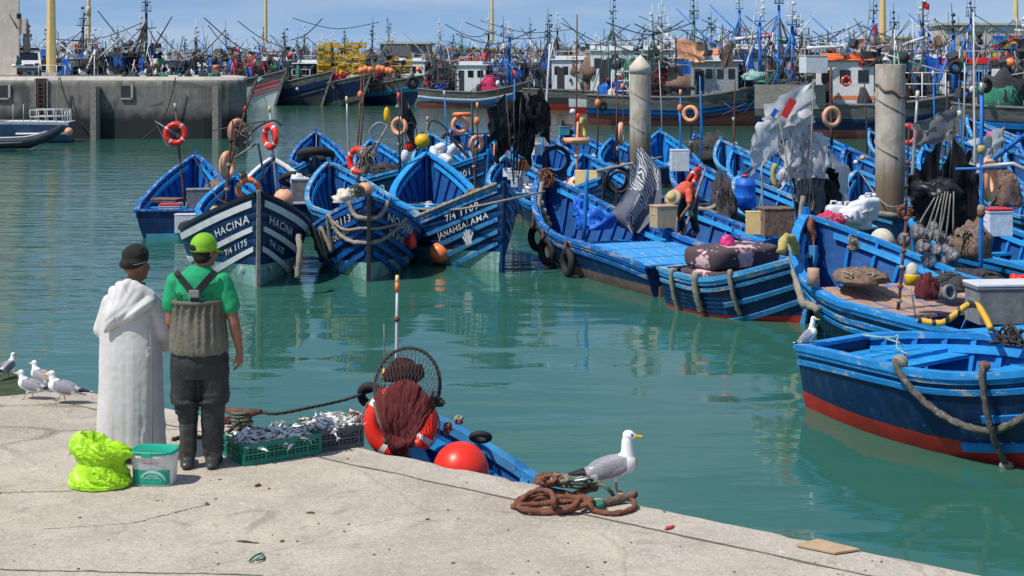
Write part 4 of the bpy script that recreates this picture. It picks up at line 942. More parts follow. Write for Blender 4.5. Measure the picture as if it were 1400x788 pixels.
pole('weathered post stub beside the plank deck bow', 1092, 318, 1098, 268, 28.2, 4.0, 'wood', name='post_stub', cat='post')
ball('small white float hung beside the boat with the oval hatch', 1170, 222, 3.2, 47, 'whitepl', 'float', lug=False)
ball('small pink float hung beside the boat with the oval hatch', 1179, 216, 3.6, 47, 'peach', 'float', lug=False)
# ---- plank deck boat
pd = BO['plankdeck']
rope_thing('yellow rope slung over the left rail of the plank deck bow', smooth_path([P(1068, 345, 24.0), P(1073, 327, 24.2), P(1084, 329, 24.6), P(1088, 348, 25), P(1087, 362, 25)]), .075, 'yrope')
sdp = -1 if on_side('plankdeck', .5, .3, -1, 0).y < on_side('plankdeck', .5, .3, 1, 0).y else 1
rope_thing('thick pale hawser drooping along the near bow of the plank deck boat', smooth_path([on_side('plankdeck', t, d, sdp, .09) for t, d in ((.93, .1), (.88, .45), (.82, .62), (.75, .60), (.68, .42), (.62, .28), (.56, .22))]), .065, 'rope')
rope_thing('pinkish rope knot hanging in the plank deck bow', smooth_path([P(1110, 300, 26.5), P(1107, 312, 26.4), P(1112, 322, 26.4), P(1108, 330, 26.4)]), .06, 'rrope')
rope_thing('thin line from the bow knot to the plank deck', [P(1113, 300, 26.6), P(1112, 362, 26)], .02, 'rust')
heap('tan rope tangle on the far rail of the plank deck boat', 1167, 346, 18, 22, 25.6, 'netbrown', 'rope', 61, 12, 'rope', name='rope_tangle')
heap('flat grey brown net spread on the plank deck', 1176, 386, 70, 17, 23.9, 'netbrown', 'net', 62, 10, 'rope', dy=.5)
mb = MB().lathe([(.105, 0), (.10, .16), (.095, .28), (0, .285)], n=16)
tag(mb.build('wooden_bollard', M['plank'], None, P(1112, 391, 23.4)), 'short wooden bollard at the front of the plank deck', 'bollard')
pole('rust brown pole with knots standing on the plank deck', 1228, 425, 1240, 292, 22.9, 2.3, 'rust', bands=((.1, 'rope'), (.25, 'rrope'), (.45, 'rope'), (.62, 'rrope'), (.78, 'rope'), (.95, 'rrope')))
pole('dark upper pole lashed to the knotted pole', 1238, 300, 1243, 170, 22.9, 1.7, 'dark', bands=((.2, 'rrope'), (.35, 'drope'), (.6, 'rrope')))
pole('thin brown boathook planted right of the knotted pole', 1252, 440, 1246, 395, 22.3, 1.3, 'wood', name='boathook', cat='boathook')
o_ = ball('cream and yellow dan float hanging on the knotted pole', 1247, 372, 8.5, 22.5, 'cloth', 'float', asp=1.5, lug=False)
MB().lathe([(.112, -.2), (.115, -.05), (.112, -.04)], n=16).build('yellow_collar', M['yellow'], o_)
heap('dusky red cloth bundle beside the knotted pole', 1268, 408, 32, 30, 22.0, 'netred', 'cloth', 71, 8, 'netred', name='cloth_bundle')
o_ = tag(MB().lathe([(.10, -.28), (.10, .22), (.13, .24), (.13, .28), (.075, .28), (.075, .1), (0, .1)], n=20).build('exhaust_pipe', M['greypl'], None, P(1283, 402, 22.4)), 'grey pipe end lying in front of the dusky red bundle', 'pipe')
o_.rotation_euler = (R(78), 0, R(24))
heap('dark net roll behind the grey pipe end', 1310, 396, 70, 14, 23.4, 'net', 'net', 73, 8, 'drope', dy=.4)
rope_thing('yellow and black banded hose curling in the plank deck boat', smooth_path([P(1256, 438, 20.2), P(1275, 441, 20.0), P(1290, 441, 19.9), P(1305, 431, 19.8), P(1322, 418, 19.8), P(1336, 418, 19.6), P(1346, 432, 19.4), P(1355, 450, 19.2)]), .045, 'hoseband', 'hose', 'hose')
crate('grey tilted panel box with a pale end at the right edge', 1378, 440, 1.05, .5, .52, 20.6, 'greypl', 6, lid='whitepl')
heap('red and white cloth on the far rail at the right edge', 1393, 392, 30, 16, 22, 'redr', 'cloth', 75, 0, name='cloth_bundle')
heap('dark worn coil on the near stern of the plank deck boat', 1380, 470, 60, 14, 18.9, 'net', 'rope', 77, 10, 'drope', name='rope_tangle', dy=.3)
# ---- numbered floats boat
NUM = ('12', '9', '3', '8', '5', '', '', '', '', '', '', '', '', '')
POSN = ((1270, 357, 11), (1302, 349, 10), (1281, 342, 8), (1293, 341, 7), (1292, 357, 6), (1262, 339, 11), (1255, 318, 11), (1268, 322, 9), (1282, 322, 8), (1290, 328, 8), (1252, 352, 6), (1236, 328, 9), (1276, 310, 7), (1300, 330, 7))
fgrey = mat('float_grey', (.13, .125, .14), .5, .6, 6, .2, 14, (.42, .40, .38), 4, .54)
for i, ((x, y, r), nn) in enumerate(zip(POSN, NUM)):
    Yf = 25.3 + .16 * i; p = P(x, y, Yf); rr = r / FPX * Yf
    lab = 'dark float painted with a white ' + nn if nn else 'unnumbered grey float in the pile before the plank deck pole'
    f = tag(MB().ell((0, 0, 0), (rr * .95, rr * .9, rr * 1.15), 0, None, 18, 12).build('numbered_float', fgrey, None, p), lab, 'float', 'floats piled under the grey and black flags')
    MB().tube([(0, 0, rr * 1.05), (0, 0, rr * 1.45)], [rr * .25, rr * .18], 8).build('neck', M['dark'], f)
    if nn:
        vs2, fs2, w2, h2 = text_mesh(nn); s2 = rr * 1.15
        pts = []
        for v in vs2:
            xx, zz = v.x * s2, v.y * s2
            k = 1 - (xx / (rr * .95)) ** 2 - (zz / (rr * 1.15)) ** 2
            pts.append((xx, -rr * .9 * math.sqrt(max(.02, k)) - .006, zz))
        MB().add(pts, fs2).build('number', M['white'], f)
for i, (x0, y0, x1, y1) in enumerate(((1262, 330, 1283, 268), (1270, 335, 1288, 265), (1278, 352, 1292, 262), (1284, 330, 1296, 262), (1293, 330, 1300, 265), (1303, 322, 1304, 262), (1250, 318, 1278, 270))):
    pole('thin bare marker pole standing among the numbered floats', x0, y0, x1, y1, 26.0 + .1 * i, 1.2, 'wood', name='marker_pole', group='bare poles above the numbered floats')
heap('tan net and canvas bundle right of the numbered floats', 1330, 352, 52, 44, 26.8, 'netbrown', 'net', 81, 8, 'rope')
heap('dark blue net in the bottom of the boat with numbered floats', 1325, 384, 90, 14, 25.0, 'net', 'net', 83, 10, 'drope', dy=.4)
heap('rust rope bundle at the knotted pole head', 1238, 298, 28, 14, 25, 'netbrown', 'rope', 85, 16, 'rrope', name='rope_tangle')
pole('tall blue pole right of the numbered floats', 1341, 400, 1342, 128, 25.4, 3.0, 'mblue', 'steel', cross=((.62, .45, .02),), bands=((.40, 'rrope'), (.42, 'rope'), (.72, 'yrope')))
rope_thing('grey bar jutting from the tall blue pole to the right edge', [P(1342, 228, 25.4), P(1385, 224, 25.2), P(1420, 240, 25)], .04, 'steel', 'bar', 'bar')
ring('big peach ring half lashed to the tall blue pole', 1352, 246, 60, 25.7, 'peach', 58, 0, False)
pole('tall thin white pole left of the tall blue pole', 1333, 262, 1331, 18, 33, 1.5, 'mwhite', name='boat_pole')
pole('grey pole with a pale cap beside the blunt pile', 1246, 262, 1254, 136, 33, 2.4, 'steel', 'cloth')
yk = 31
for i, (x0, x1, y1, w, h, lf, c) in enumerate(((1290, 1288, 190, .55, 2.0, True, 'black'), (1292, 1300, 182, .55, 2.1, False, 'black'), (1294, 1310, 195, .5, 1.9, True, 'black'), (1288, 1280, 215, .6, 1.3, True, 'black'), (1292, 1296, 205, .6, 1.6, False, 'black'))):
    flag_pole('black plastic flag under the grey sack flag right of the blunt pile', x0, 275, x1, y1, yk + .12 * i - .3, w, h, c, 90 + i, lf, .3, 'black flags under the grey sack flag', yaw=rnf.uniform(-40, 40), amp=.3)
flag_pole('grey shiny sack flag above the black flags right of the blunt pile', 1296, 275, 1306, 146, yk - .7, .85, .62, 'fur', 97, True, .5, None, amp=.14)
heap('black plastic bundle at the foot of the black flags', 1280, 268, 66, 22, 30.3, 'black', 'plastic sheet', 99, 4, 'drope', name='plastic_sheet')
ring('red life ring half hidden by the blunt pile', 1241, 184, 30, 52, 'redr', -20, 0)
heap('brown canvas sack near the right edge', 1376, 282, 40, 46, 31, 'netbrown', 'sack', 101, 4, 'rope', name='canvas_sack')
flag_pole('white and black rag flag near the right edge', 1366, 262, 1372, 172, 36, .8, .8, 'whitepl', 103, True, .5, None, amp=.3)
flag_pole('black rag flag near the right edge', 1362, 262, 1366, 180, 36.3, .8, 1.1, 'black', 105, True, .4, None, amp=.3)
pole('blue painted boom slanting up near the right edge', 1340, 232, 1420, 170, 34, 3.2, 'mblue', name='boom', cat='boom', Y1=33)
ball('pink long float near the right edge', 1353, 190, 5, 38, 'pink', 'float', asp=2.2)
crate('white and red box in the boat cut by the right edge', 1362, 322, .5, .4, .5, 29, 'whitepl', 10, lid='redp')
# ---- mattress boat
mt = BO['mattress']; mp_ = P(1000, 371, 27.55); mrz = mt.root.rotation_euler[2]
def flower_mat():
    m = bpy.data.materials.new('flowered_cloth'); m.use_nodes = True; nt = m.node_tree; N = nt.nodes; L = nt.links; bs = N['Principled BSDF']
    tc = N.new('ShaderNodeTexCoord'); nz = N.new('ShaderNodeTexNoise'); nz.inputs['Scale'].default_value = 9; nz.inputs['Detail'].default_value = 3
    mx = N.new('ShaderNodeMix'); mx.data_type = 'VECTOR'; mx.inputs[0].default_value = .06
    L.new(tc.outputs['Object'], nz.inputs[0]); L.new(tc.outputs['Object'], mx.inputs[4]); L.new(nz.outputs['Color'], mx.inputs[5])
    vo = N.new('ShaderNodeTexVoronoi'); vo.inputs['Scale'].default_value = 2.2; L.new(mx.outputs[1], vo.inputs['Vector'])
    v2 = N.new('ShaderNodeTexVoronoi'); v2.inputs['Scale'].default_value = 11; L.new(mx.outputs[1], v2.inputs['Vector'])
    ad = N.new('ShaderNodeMath'); ad.operation = 'MULTIPLY_ADD'; L.new(v2.outputs['Distance'], ad.inputs[0]); ad.inputs[1].default_value = .55; L.new(vo.outputs['Distance'], ad.inputs[2])
    cr = N.new('ShaderNodeValToRGB'); e = cr.color_ramp.elements; e[0].position = .66; e[0].color = (.50, .30, .32, 1); e[1].position = .71; e[1].color = (.075, .05, .06, 1)
    e2 = cr.color_ramp.elements.new(.44); e2.color = (.62, .45, .45, 1)
    L.new(ad.outputs[0], cr.inputs[0]); L.new(cr.outputs[0], bs.inputs['Base Color']); bs.inputs['Roughness'].default_value = .9
    return m
fm = flower_mat()
def pillow(w, d, h, seed, amp=.03):
    mb = MB(); mb.ell((0, 0, h / 2), (1, 1, 1), 0, None, 40, 20)
    for v in mb.v:
        a = V((v.x, v.y, v.z - h / 2))
        f = lambda t: math.copysign(abs(t) ** .38, t)
        x, y, z = f(a.x) * w / 2, f(a.y) * d / 2, f(a.z) * h / 2
        k = amp * fbm((x * 3 + seed, y * 3, z * 4))
        v.x, v.y, v.z = x + k, y + k, max(0, z + h / 2 + k * (1 if z > 0 else 0))
    return mb
for i, (x, y, rz, rx) in enumerate(((1143, 314, 10, 0), (1160, 315, 40, 0), (1178, 314, -20, 0), (1150, 300, 60, 70), (1168, 298, -30, 80), (1184, 300, 15, 20), (1160, 288, 80, 75))):
    pm = pillow(.40, .30, .50, i, .012); k0 = len(pm.v); pm.lathe([(.05, .49), (.05, .55), (.035, .56), (0, .56)], (.08, 0, 0), 12); pm.tube([(-.12, 0, .48), (-.10, 0, .57), (.0, 0, .57), (.02, 0, .48)], .022, 7)
    o_ = tag(pm.build('jerrycan', M['whitepl'], None, P(x, y, 29.4), R(rz)), 'white plastic jerrycan heaped behind the plank deck bow', 'jerrycan', 'white jerrycans heaped behind the plank deck bow'); o_.rotation_euler[0] = R(rx)
ma = tag(pillow(1.05, 1.75, .40, 3).build('mattress', fm, None, mp_ + V((0, 0, .1)), mrz), 'dark mattress with pink flowers rolled on the stern of a blue boat', 'mattress')
tag(pillow(1.15, 1.85, .16, 9, .05).build('blanket', fm, None, mp_ + V((0, 0, -.06)), mrz), 'flowered blanket under the rolled mattress', 'blanket')
pb = heap('bright pink plastic bag on top of the flowered mattress', 998, 334, 18, 14, (mp_ + V((0, .2, .5))).y, 'pink', 'plastic bag', 5, 0, name='plastic_bag', lump=.25)
pb.location = mp_ + V((-.1, -.1, .49))
sdm = -1 if on_side('mattress', .5, .3, -1, 0).y < on_side('mattress', .5, .3, 1, 0).y else 1
for k, (t, l, nm) in enumerate(((.2, .68, 'leftmost'), (.46, .55, 'middle'), (.70, .68, 'rightmost'))):
    pts = [on_side('mattress', t, -.06, sdm, -.05), on_side('mattress', t, -.07, sdm, .05), on_side('mattress', t, .2, sdm, .08), on_side('mattress', t, l * .7, sdm, .08), on_side('mattress', t, l, sdm, .07)]
    o_ = rope_thing('frayed rope fender hanging over the mattress boat, ' + nm + ' of three', smooth_path(pts), .042 if k != 1 else .06, 'rope', 'rope fender', 'rope_fender')
# ---- near boat ropes
nb = BO['near']; sdn = -1 if on_side('near', .5, .3, -1, 0).y < on_side('near', .5, .3, 1, 0).y else 1
nh = lambda t, d, off=.07: on_side('near', t, d, sdn, off)
rope_thing('thick frayed grey rope slung in a loop on the nearest red bottomed boat', smooth_path([nh(.40, -.12, -.1), nh(.405, -.10, .05), nh(.43, .10), nh(.48, .36), nh(.54, .54), nh(.60, .60), nh(.66, .48), nh(.72, .28), nh(.76, .1), nh(.78, -.08, .0)]), .042, 'greyrope')
rope_thing('frayed grey rope hanging straight down the side of the nearest red bottomed boat', smooth_path([nh(.60, -.12, -.05), nh(.602, -.08, .06), nh(.604, .2, .12), nh(.605, .58, .15), nh(.605, .98, .09)]), .036, 'greyrope')
tag(MB().ell((0, 0, 0), (.085, .07, .06), 0, None, 12, 8).build('rope_knot', M['rope'], None, nh(.605, 1.02, .08)), 'pale frayed rope end at the waterline of the nearest boat', 'rope end')
tag(MB().ell((0, 0, 0), (.10, .09, .09), 0, None, 12, 8).build('rope_knot', M['rope'], None, nh(.40, -.1, -.04)), 'grey knot on the near rail where the slung loop starts', 'knot')
tag(MB().ell((0, 0, 0), (.07, .07, .06), 0, None, 12, 8).build('rope_knot', M['rrope'], None, nh(.60, -.12, -.03)), 'pink brown knot on the near rail above the hanging rope', 'knot')
zr = nb.h.s_(.2) + .03
lp = [(-2.2 + .35 * math.cos(a * .5) * (1 - a * .02), .25 + .14 * math.sin(a * .5), zr - .1 + .01 * a) for a in range(14)]
rope_thing('thin pale green line coiled on the stern deck of the nearest boat', smooth_path([nb.w(q) for q in lp] + [nb.w((-1.5, -.3, zr)), nb.w((-.9, -.85, zr + .08))]), .013, 'mint')
# ---------------------------------------------------------------- water
def water_mat():
    m = bpy.data.materials.new('harbour_water'); m.use_nodes = True; nt = m.node_tree; N = nt.nodes; L = nt.links; bs = N['Principled BSDF']
    tc = N.new('ShaderNodeTexCoord')
    def nz(sc, stretch, det, rough=.5, dist=0):
        mp = N.new('ShaderNodeMapping'); mp.inputs['Scale'].default_value = stretch; L.new(tc.outputs['Object'], mp.inputs[0])
        n = N.new('ShaderNodeTexNoise'); n.inputs['Scale'].default_value = sc; n.inputs['Detail'].default_value = det; n.inputs['Roughness'].default_value = rough
        n.inputs['Distortion'].default_value = dist; L.new(mp.outputs[0], n.inputs['Vector']); return n.outputs['Fac']
    def math_(op, a, b):
        x = N.new('ShaderNodeMath'); x.operation = op
        for i, q in enumerate((a, b)):
            if isinstance(q, (int, float)): x.inputs[i].default_value = q
            else: L.new(q, x.inputs[i])
        return x.outputs[0]
    def ramp(f, a, b, c=0, d=1):
        x = N.new('ShaderNodeMapRange'); x.inputs[1].default_value = a; x.inputs[2].default_value = b; x.inputs[3].default_value = c; x.inputs[4].default_value = d; L.new(f, x.inputs[0]); return x.outputs[0]
    sep = N.new('ShaderNodeSeparateXYZ'); L.new(tc.outputs['Object'], sep.inputs[0])
    # open water to the far left and behind is ruffled, the pocket between quay and boats lies calm
    far = ramp(sep.outputs['Y'], 24, 60, .12, 1.0)
    lft = ramp(sep.outputs['X'], -3.5, -8.5, 0, .55)
    amt = math_('MINIMUM', math_('ADD', far, lft), 1.0)
    patch = ramp(nz(.09, (1, 1, 1), 3), .35, .65, .55, 1.2)
    amt = math_('MULTIPLY', amt, patch)
    swell = nz(.62, (.5, 1.35, 1), 1, .3, .5)
    rip = nz(1.5, (.5, 1.6, 1), 2, .5, .4)
    fine = nz(5.0, (.6, 1.6, 1), 3, .5)
    hgt = math_('ADD', math_('ADD', math_('MULTIPLY', swell, .040), math_('MULTIPLY', math_('MULTIPLY', rip, amt), .060)), math_('MULTIPLY', math_('MULTIPLY', fine, amt), .010))
    b = N.new('ShaderNodeBump'); b.inputs['Strength'].default_value = 1; b.inputs['Distance'].default_value = 1.0; L.new(hgt, b.inputs['Height']); L.new(b.outputs[0], bs.inputs['Normal'])
    mx = N.new('ShaderNodeMix'); mx.data_type = 'RGBA'; L.new(ramp(nz(.06, (1, 1, 1), 3), .3, .7), mx.inputs[0])
    mx.inputs[6].default_value = (.024, .100, .068, 1); mx.inputs[7].default_value = (.036, .134, .098, 1)
    L.new(mx.outputs[2], bs.inputs['Base Color'])
    bs.inputs['Roughness'].default_value = .035; bs.inputs['IOR'].default_value = 1.39; bs.inputs['Specular IOR Level'].default_value = .5
    return m
tag(MB().add([(-900, -60, 0), (900, -60, 0), (900, 1500, 0), (-900, 1500, 0)], [(0, 1, 2, 3)]).build('water', water_mat()), kind='structure')

# ---------------------------------------------------------------- concrete
def concrete(name, col, stain, big=.5, dark=(.12, .11, .10), tide=None, spots=True, cracks=False, rough=.88):
    m = bpy.data.materials.new(name); m.use_nodes = True; nt = m.node_tree; N = nt.nodes; L = nt.links; bs = N['Principled BSDF']
    tc = N.new('ShaderNodeTexCoord')
    def nz(sc, det=6, ro=.6, st=(1, 1, 1), dist=0):
        mp = N.new('ShaderNodeMapping'); mp.inputs['Scale'].default_value = st; L.new(tc.outputs['Object'], mp.inputs[0])
        n = N.new('ShaderNodeTexNoise'); n.inputs['Scale'].default_value = sc; n.inputs['Detail'].default_value = det; n.inputs['Roughness'].default_value = ro; n.inputs['Distortion'].default_value = dist
        L.new(mp.outputs[0], n.inputs['Vector']); return n.outputs['Fac']
    def ramp(f, a, b, c=0, d=1):
        x = N.new('ShaderNodeMapRange'); x.inputs[1].default_value = a; x.inputs[2].default_value = b; x.inputs[3].default_value = c; x.inputs[4].default_value = d; L.new(f, x.inputs[0]); return x.outputs[0]
    def mix(f, a, b):
        x = N.new('ShaderNodeMix'); x.data_type = 'RGBA'; L.new(f, x.inputs[0])
        for i, c in ((6, a), (7, b)):
            if isinstance(c, tuple): x.inputs[i].default_value = (*c, 1)
            else: L.new(c, x.inputs[i])
        return x.outputs[2]
    c = mix(ramp(nz(2.2, 8, .65), .32, .68), tuple(k * .80 for k in col), tuple(min(1, k * 1.12) for k in col))
    c = mix(ramp(nz(big, 6, .6, dist=.8), .50, .62, 0, .75), c, stain)
    c = mix(ramp(nz(45, 3, .7), .60, .72, 0, .55), c, tuple(k * .55 for k in col))
    c = mix(ramp(nz(1.1, 7, .7, (1, 1, 1), 1.5), .64, .69, 0, .6), c, tuple(k * .62 for k in stain))
    if spots:
        vo = N.new('ShaderNodeTexVoronoi'); vo.inputs['Scale'].default_value = 1.7; L.new(tc.outputs['Object'], vo.inputs['Vector'])
        c = mix(ramp(vo.outputs['Distance'], .035, .06, .75, 0), c, (.62, .60, .56))
        v3 = N.new('ShaderNodeTexVoronoi'); v3.inputs['Scale'].default_value = 6.5; L.new(tc.outputs['Object'], v3.inputs['Vector'])
        c = mix(ramp(v3.outputs['Distance'], .03, .06, .8, 0), c, dark)
        c = mix(ramp(nz(.7, 7, .65, (1, 1, 1), 2.5), .56, .78, 0, .5), c, (.58, .55, .50))
    if cracks:                                     # dark branching trickles near the far end of the quay
        v4 = N.new('ShaderNodeTexVoronoi'); v4.feature = 'DISTANCE_TO_EDGE'; v4.inputs['Scale'].default_value = .9
        mp = N.new('ShaderNodeMapping'); mp.inputs['Scale'].default_value = (.55, 1.6, 1); L.new(tc.outputs['Object'], mp.inputs[0])
        ad = N.new('ShaderNodeMix'); ad.data_type = 'VECTOR'; ad.inputs[0].default_value = .22
        n = N.new('ShaderNodeTexNoise'); n.inputs['Scale'].default_value = 1.6; n.inputs['Detail'].default_value = 5; L.new(mp.outputs[0], n.inputs[0])
        L.new(mp.outputs[0], ad.inputs[4]); L.new(n.outputs['Color'], ad.inputs[5]); L.new(ad.outputs[1], v4.inputs['Vector'])
        sp = N.new('ShaderNodeSeparateXYZ'); L.new(tc.outputs['Object'], sp.inputs[0])
        k = N.new('ShaderNodeMath'); k.operation = 'MULTIPLY'; L.new(ramp(v4.outputs['Distance'], .006, .03, .75, 0), k.inputs[0]); L.new(ramp(sp.outputs['Y'], 11.3, 12.4), k.inputs[1])
        c = mix(k.outputs[0], c, (.13, .11, .095))
    if spots:                                      # fine pitting, hairline cracks and worn tracks
        v5 = N.new('ShaderNodeTexVoronoi'); v5.feature = 'DISTANCE_TO_EDGE'; v5.inputs['Scale'].default_value = .42
        wv = N.new('ShaderNodeMix'); wv.data_type = 'VECTOR'; wv.inputs[0].default_value = .3; n5 = N.new('ShaderNodeTexNoise'); n5.inputs['Scale'].default_value = 1.3; n5.inputs['Detail'].default_value = 7
        L.new(tc.outputs['Object'], n5.inputs[0]); L.new(tc.outputs['Object'], wv.inputs[4]); L.new(n5.outputs['Color'], wv.inputs[5]); L.new(wv.outputs[1], v5.inputs['Vector'])
        c = mix(ramp(v5.outputs['Distance'], .001, .005, .28, 0), c, dark)
        v6 = N.new('ShaderNodeTexVoronoi'); v6.inputs['Scale'].default_value = 55; L.new(tc.outputs['Object'], v6.inputs['Vector'])
        sx = N.new('ShaderNodeSeparateColor'); L.new(v6.outputs['Color'], sx.inputs[0])
        c = mix(ramp(sx.outputs[0], .55, .95, 0, .45), c, tuple(k * .62 for k in col)); c = mix(ramp(sx.outputs[1], .7, 1.0, 0, .4), c, tuple(min(1, k * 1.4) for k in col))
        c = mix(ramp(nz(1.6, 5, .6, (1, 1, 1), 3.0), .60, .70, 0, .45), c, tuple(k * .55 for k in stain))
        c = mix(ramp(nz(120, 2, .5), .66, .74, 0, .6), c, tuple(k * .35 for k in col))
        c = mix(ramp(nz(16, 5, .75, (.25, 2.2, 1), 1.0), .60, .70, 0, .35), c, tuple(min(1, k * 1.35) for k in col))
        c = mix(ramp(nz(7, 6, .7, (.4, 1.6, 1), 1.2), .60, .72, 0, .4), c, tuple(k * .6 for k in stain))
    if tide:
        sp = N.new('ShaderNodeSeparateXYZ'); L.new(tc.outputs['Object'], sp.inputs[0])
        ad = N.new('ShaderNodeMath'); ad.operation = 'MULTIPLY_ADD'; L.new(nz(.9, 5), ad.inputs[0]); ad.inputs[1].default_value = tide[2]; L.new(sp.outputs['Z'], ad.inputs[2])
        c = mix(ramp(ad.outputs[0], tide[0], tide[1], 1, 0), c, tide[3])
        c = mix(ramp(nz(3, 6, .7, (1, 1, .12)), .52, .70, 0, .55), c, (.03, .03, .03))
    L.new(c, bs.inputs['Base Color']); bs.inputs['Roughness'].default_value = rough; bs.inputs['Specular IOR Level'].default_value = .25
    b = N.new('ShaderNodeBump'); b.inputs['Strength'].default_value = .5; b.inputs['Distance'].default_value = .012
    c = c; a2 = N.new('ShaderNodeMath'); a2.operation = 'ADD'; L.new(nz(60, 4, .7), a2.inputs[0]); L.new(nz(9, 5, .6), a2.inputs[1]); L.new(a2.outputs[0], b.inputs['Height']); L.new(b.outputs[0], bs.inputs['Normal'])
    return m
quaym = concrete('quay_concrete', (.46, .405, .33), (.36, .30, .24), .45, cracks=True)
copem = concrete('coping_concrete', (.46, .41, .34), (.36, .31, .25), .6)
qwall = concrete('quay_wall_concrete', (.22, .20, .17), (.10, .10, .09), .8, tide=(1.2, 1.9, .9, (.025, .03, .025)))
jetm = concrete('jetty_concrete', (.225, .21, .185), (.07, .07, .068), .6, tide=(1.7, 2.5, 1.0, (.028, .031, .034)), spots=False)
jettop = concrete('jetty_top', (.46, .43, .38), (.36, .33, .29), .5, spots=False)
pilem = concrete('pile_concrete', (.45, .41, .345), (.30, .25, .19), 1.3, tide=(1.7, 2.9, 1.0, (.17, .125, .08)), spots=False)
bldm = concrete('rendered_wall', (.58, .51, .43), (.50, .44, .37), .25, spots=False)

# far jetty on the left
JX1, JY0, JZ = (330 - 700) / 2000 * 92.0, 92.0, 3.9
jr = tag(link('harbour_jetty', None, None, (-45, JY0, 0)), 'long dark concrete jetty with a pale rounded rim across the harbour', 'jetty')
mb = MB(); X0 = -90; prof = [(0, -2), (0, JZ - .55)] + [(.55 - .55 * math.cos(a * math.pi / 10), JZ - .55 + .55 * math.sin(a * math.pi / 10)) for a in range(1, 6)] + [(17, JZ), (17, -2)]
xs = [X0, -60, -40, JX1 - 3.2] + [JX1 - 3.2 + 3.2 * math.sin(a * math.pi / 12) for a in range(1, 7)]
rings = []
for x in xs:
    k = max(0, (x - (JX1 - 3.2)) / 3.2); ins = 3.2 * (1 - math.sqrt(max(0, 1 - k * k))) * .6
    rings.append([V((x + 45 - .19 * y, y + ins * (1 if y < 8 else -1), z)) for y, z in prof])
mb.loft(rings, 0, True)
for i in range(len(mb.f)):
    n_ = [mb.v[k] for k in mb.f[i]]
    if min(p.z for p in n_) > JZ - .30: mb.m[i] = 1
    mb.sm[i] = False
mb.build('jetty_body', [jetm, jettop], jr)
def jx(px, Y=JY0): return (px - 700) / 2000 * Y + 45
for px in (132, 298):                                         # timber fenders
    MB().box((jx(px), -.28, 1.55), (.50, .5, 3.5)).box((jx(px) + .0, -.45, 1.5), (.26, .3, 3.7)).build('timber_fender', M['wood'], jr)
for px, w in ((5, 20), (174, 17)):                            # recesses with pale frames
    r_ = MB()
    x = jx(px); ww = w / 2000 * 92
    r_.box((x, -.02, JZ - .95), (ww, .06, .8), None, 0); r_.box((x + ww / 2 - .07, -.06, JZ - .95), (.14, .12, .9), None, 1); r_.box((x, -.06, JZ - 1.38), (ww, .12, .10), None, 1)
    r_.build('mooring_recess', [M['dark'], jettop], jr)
lad = MB(); x = jx(57)
lad.box((x, -.02, JZ - 1.9), (.62, .06, 3.6), None, 1)
for s in (-.2, .2): lad.box((x + s, -.14, JZ - 1.9), (.07, .07, 3.4))
for i in range(13): lad.box((x, -.14, JZ - .4 - i * .26), (.4, .05, .05))
for s in (-.37, .37): lad.box((x + s, -.05, JZ - 1.5), (.10, .12, 2.8), None, 2)
lad.build('quay_ladder', [M['rust'], M['dark'], M['wood']], jr)
for k, pts in enumerate(([(82, 106), (90, 135), (108, 165), (132, 190)], [(80, 106), (79, 140), (76, 165)], [(240, 106), (232, 140), (218, 170), (195, 190)])):
    rope_thing(('dark mooring chain sagging down the jetty wall beside the timber fender', 'pale mooring line hanging straight from the jetty rim', 'dark line slanting down the jetty wall behind the life ring')[k], smooth_path([P(a, b, 91.6) for a, b in pts]), .035, 'drope' if k != 1 else 'rope')
# building corner, pipe bracket, flood light
br = tag(link('building', None, None, P(0, 105, 96)), 'tall beige rendered building cut by the left edge', 'building')
bx = P(27, 105, 96); mb = MB(); o0 = br.location
mb.loft([[V((bx.x - 12, 96, z)) - o0, V((bx.x, 96, z)) - o0, V((bx.x - 2.9, 104, z)) - o0, V((bx.x - 14, 104, z)) - o0] for z in (JZ, 15)], 0, False); bevel(mb.build('wall', bldm, br), .08)
mb = MB(); z1 = P(0, 44, 96).z
mb.box(V((bx.x + .1, 96.35, (P(0, 28, 96).z + z1) / 2)) - o0, (.55, .5, P(0, 28, 96).z - z1 + .2)); mb.build('wall_bracket', bldm, br)
MB().tube([V((P(34, 75, 96).x, 96.4, P(34, 72, 96).z)) - o0, V((P(33, 30, 96).x, 96.4, P(33, 32, 96).z)) - o0], [.26, .17], 10).build('drain_pipe', M['fur'], br)
MB().tube([P(13, 20, 95.8) - o0, P(24, 40, 95.8) - o0], .035, 6).build('wall_cable', M['dark'], br)
fl_ = MB().box(P(26, 22, 95.7) - o0, (.28, .3, .3), rotm(20, 0, 15)); fl_.build('flood_light', M['dark'], br)
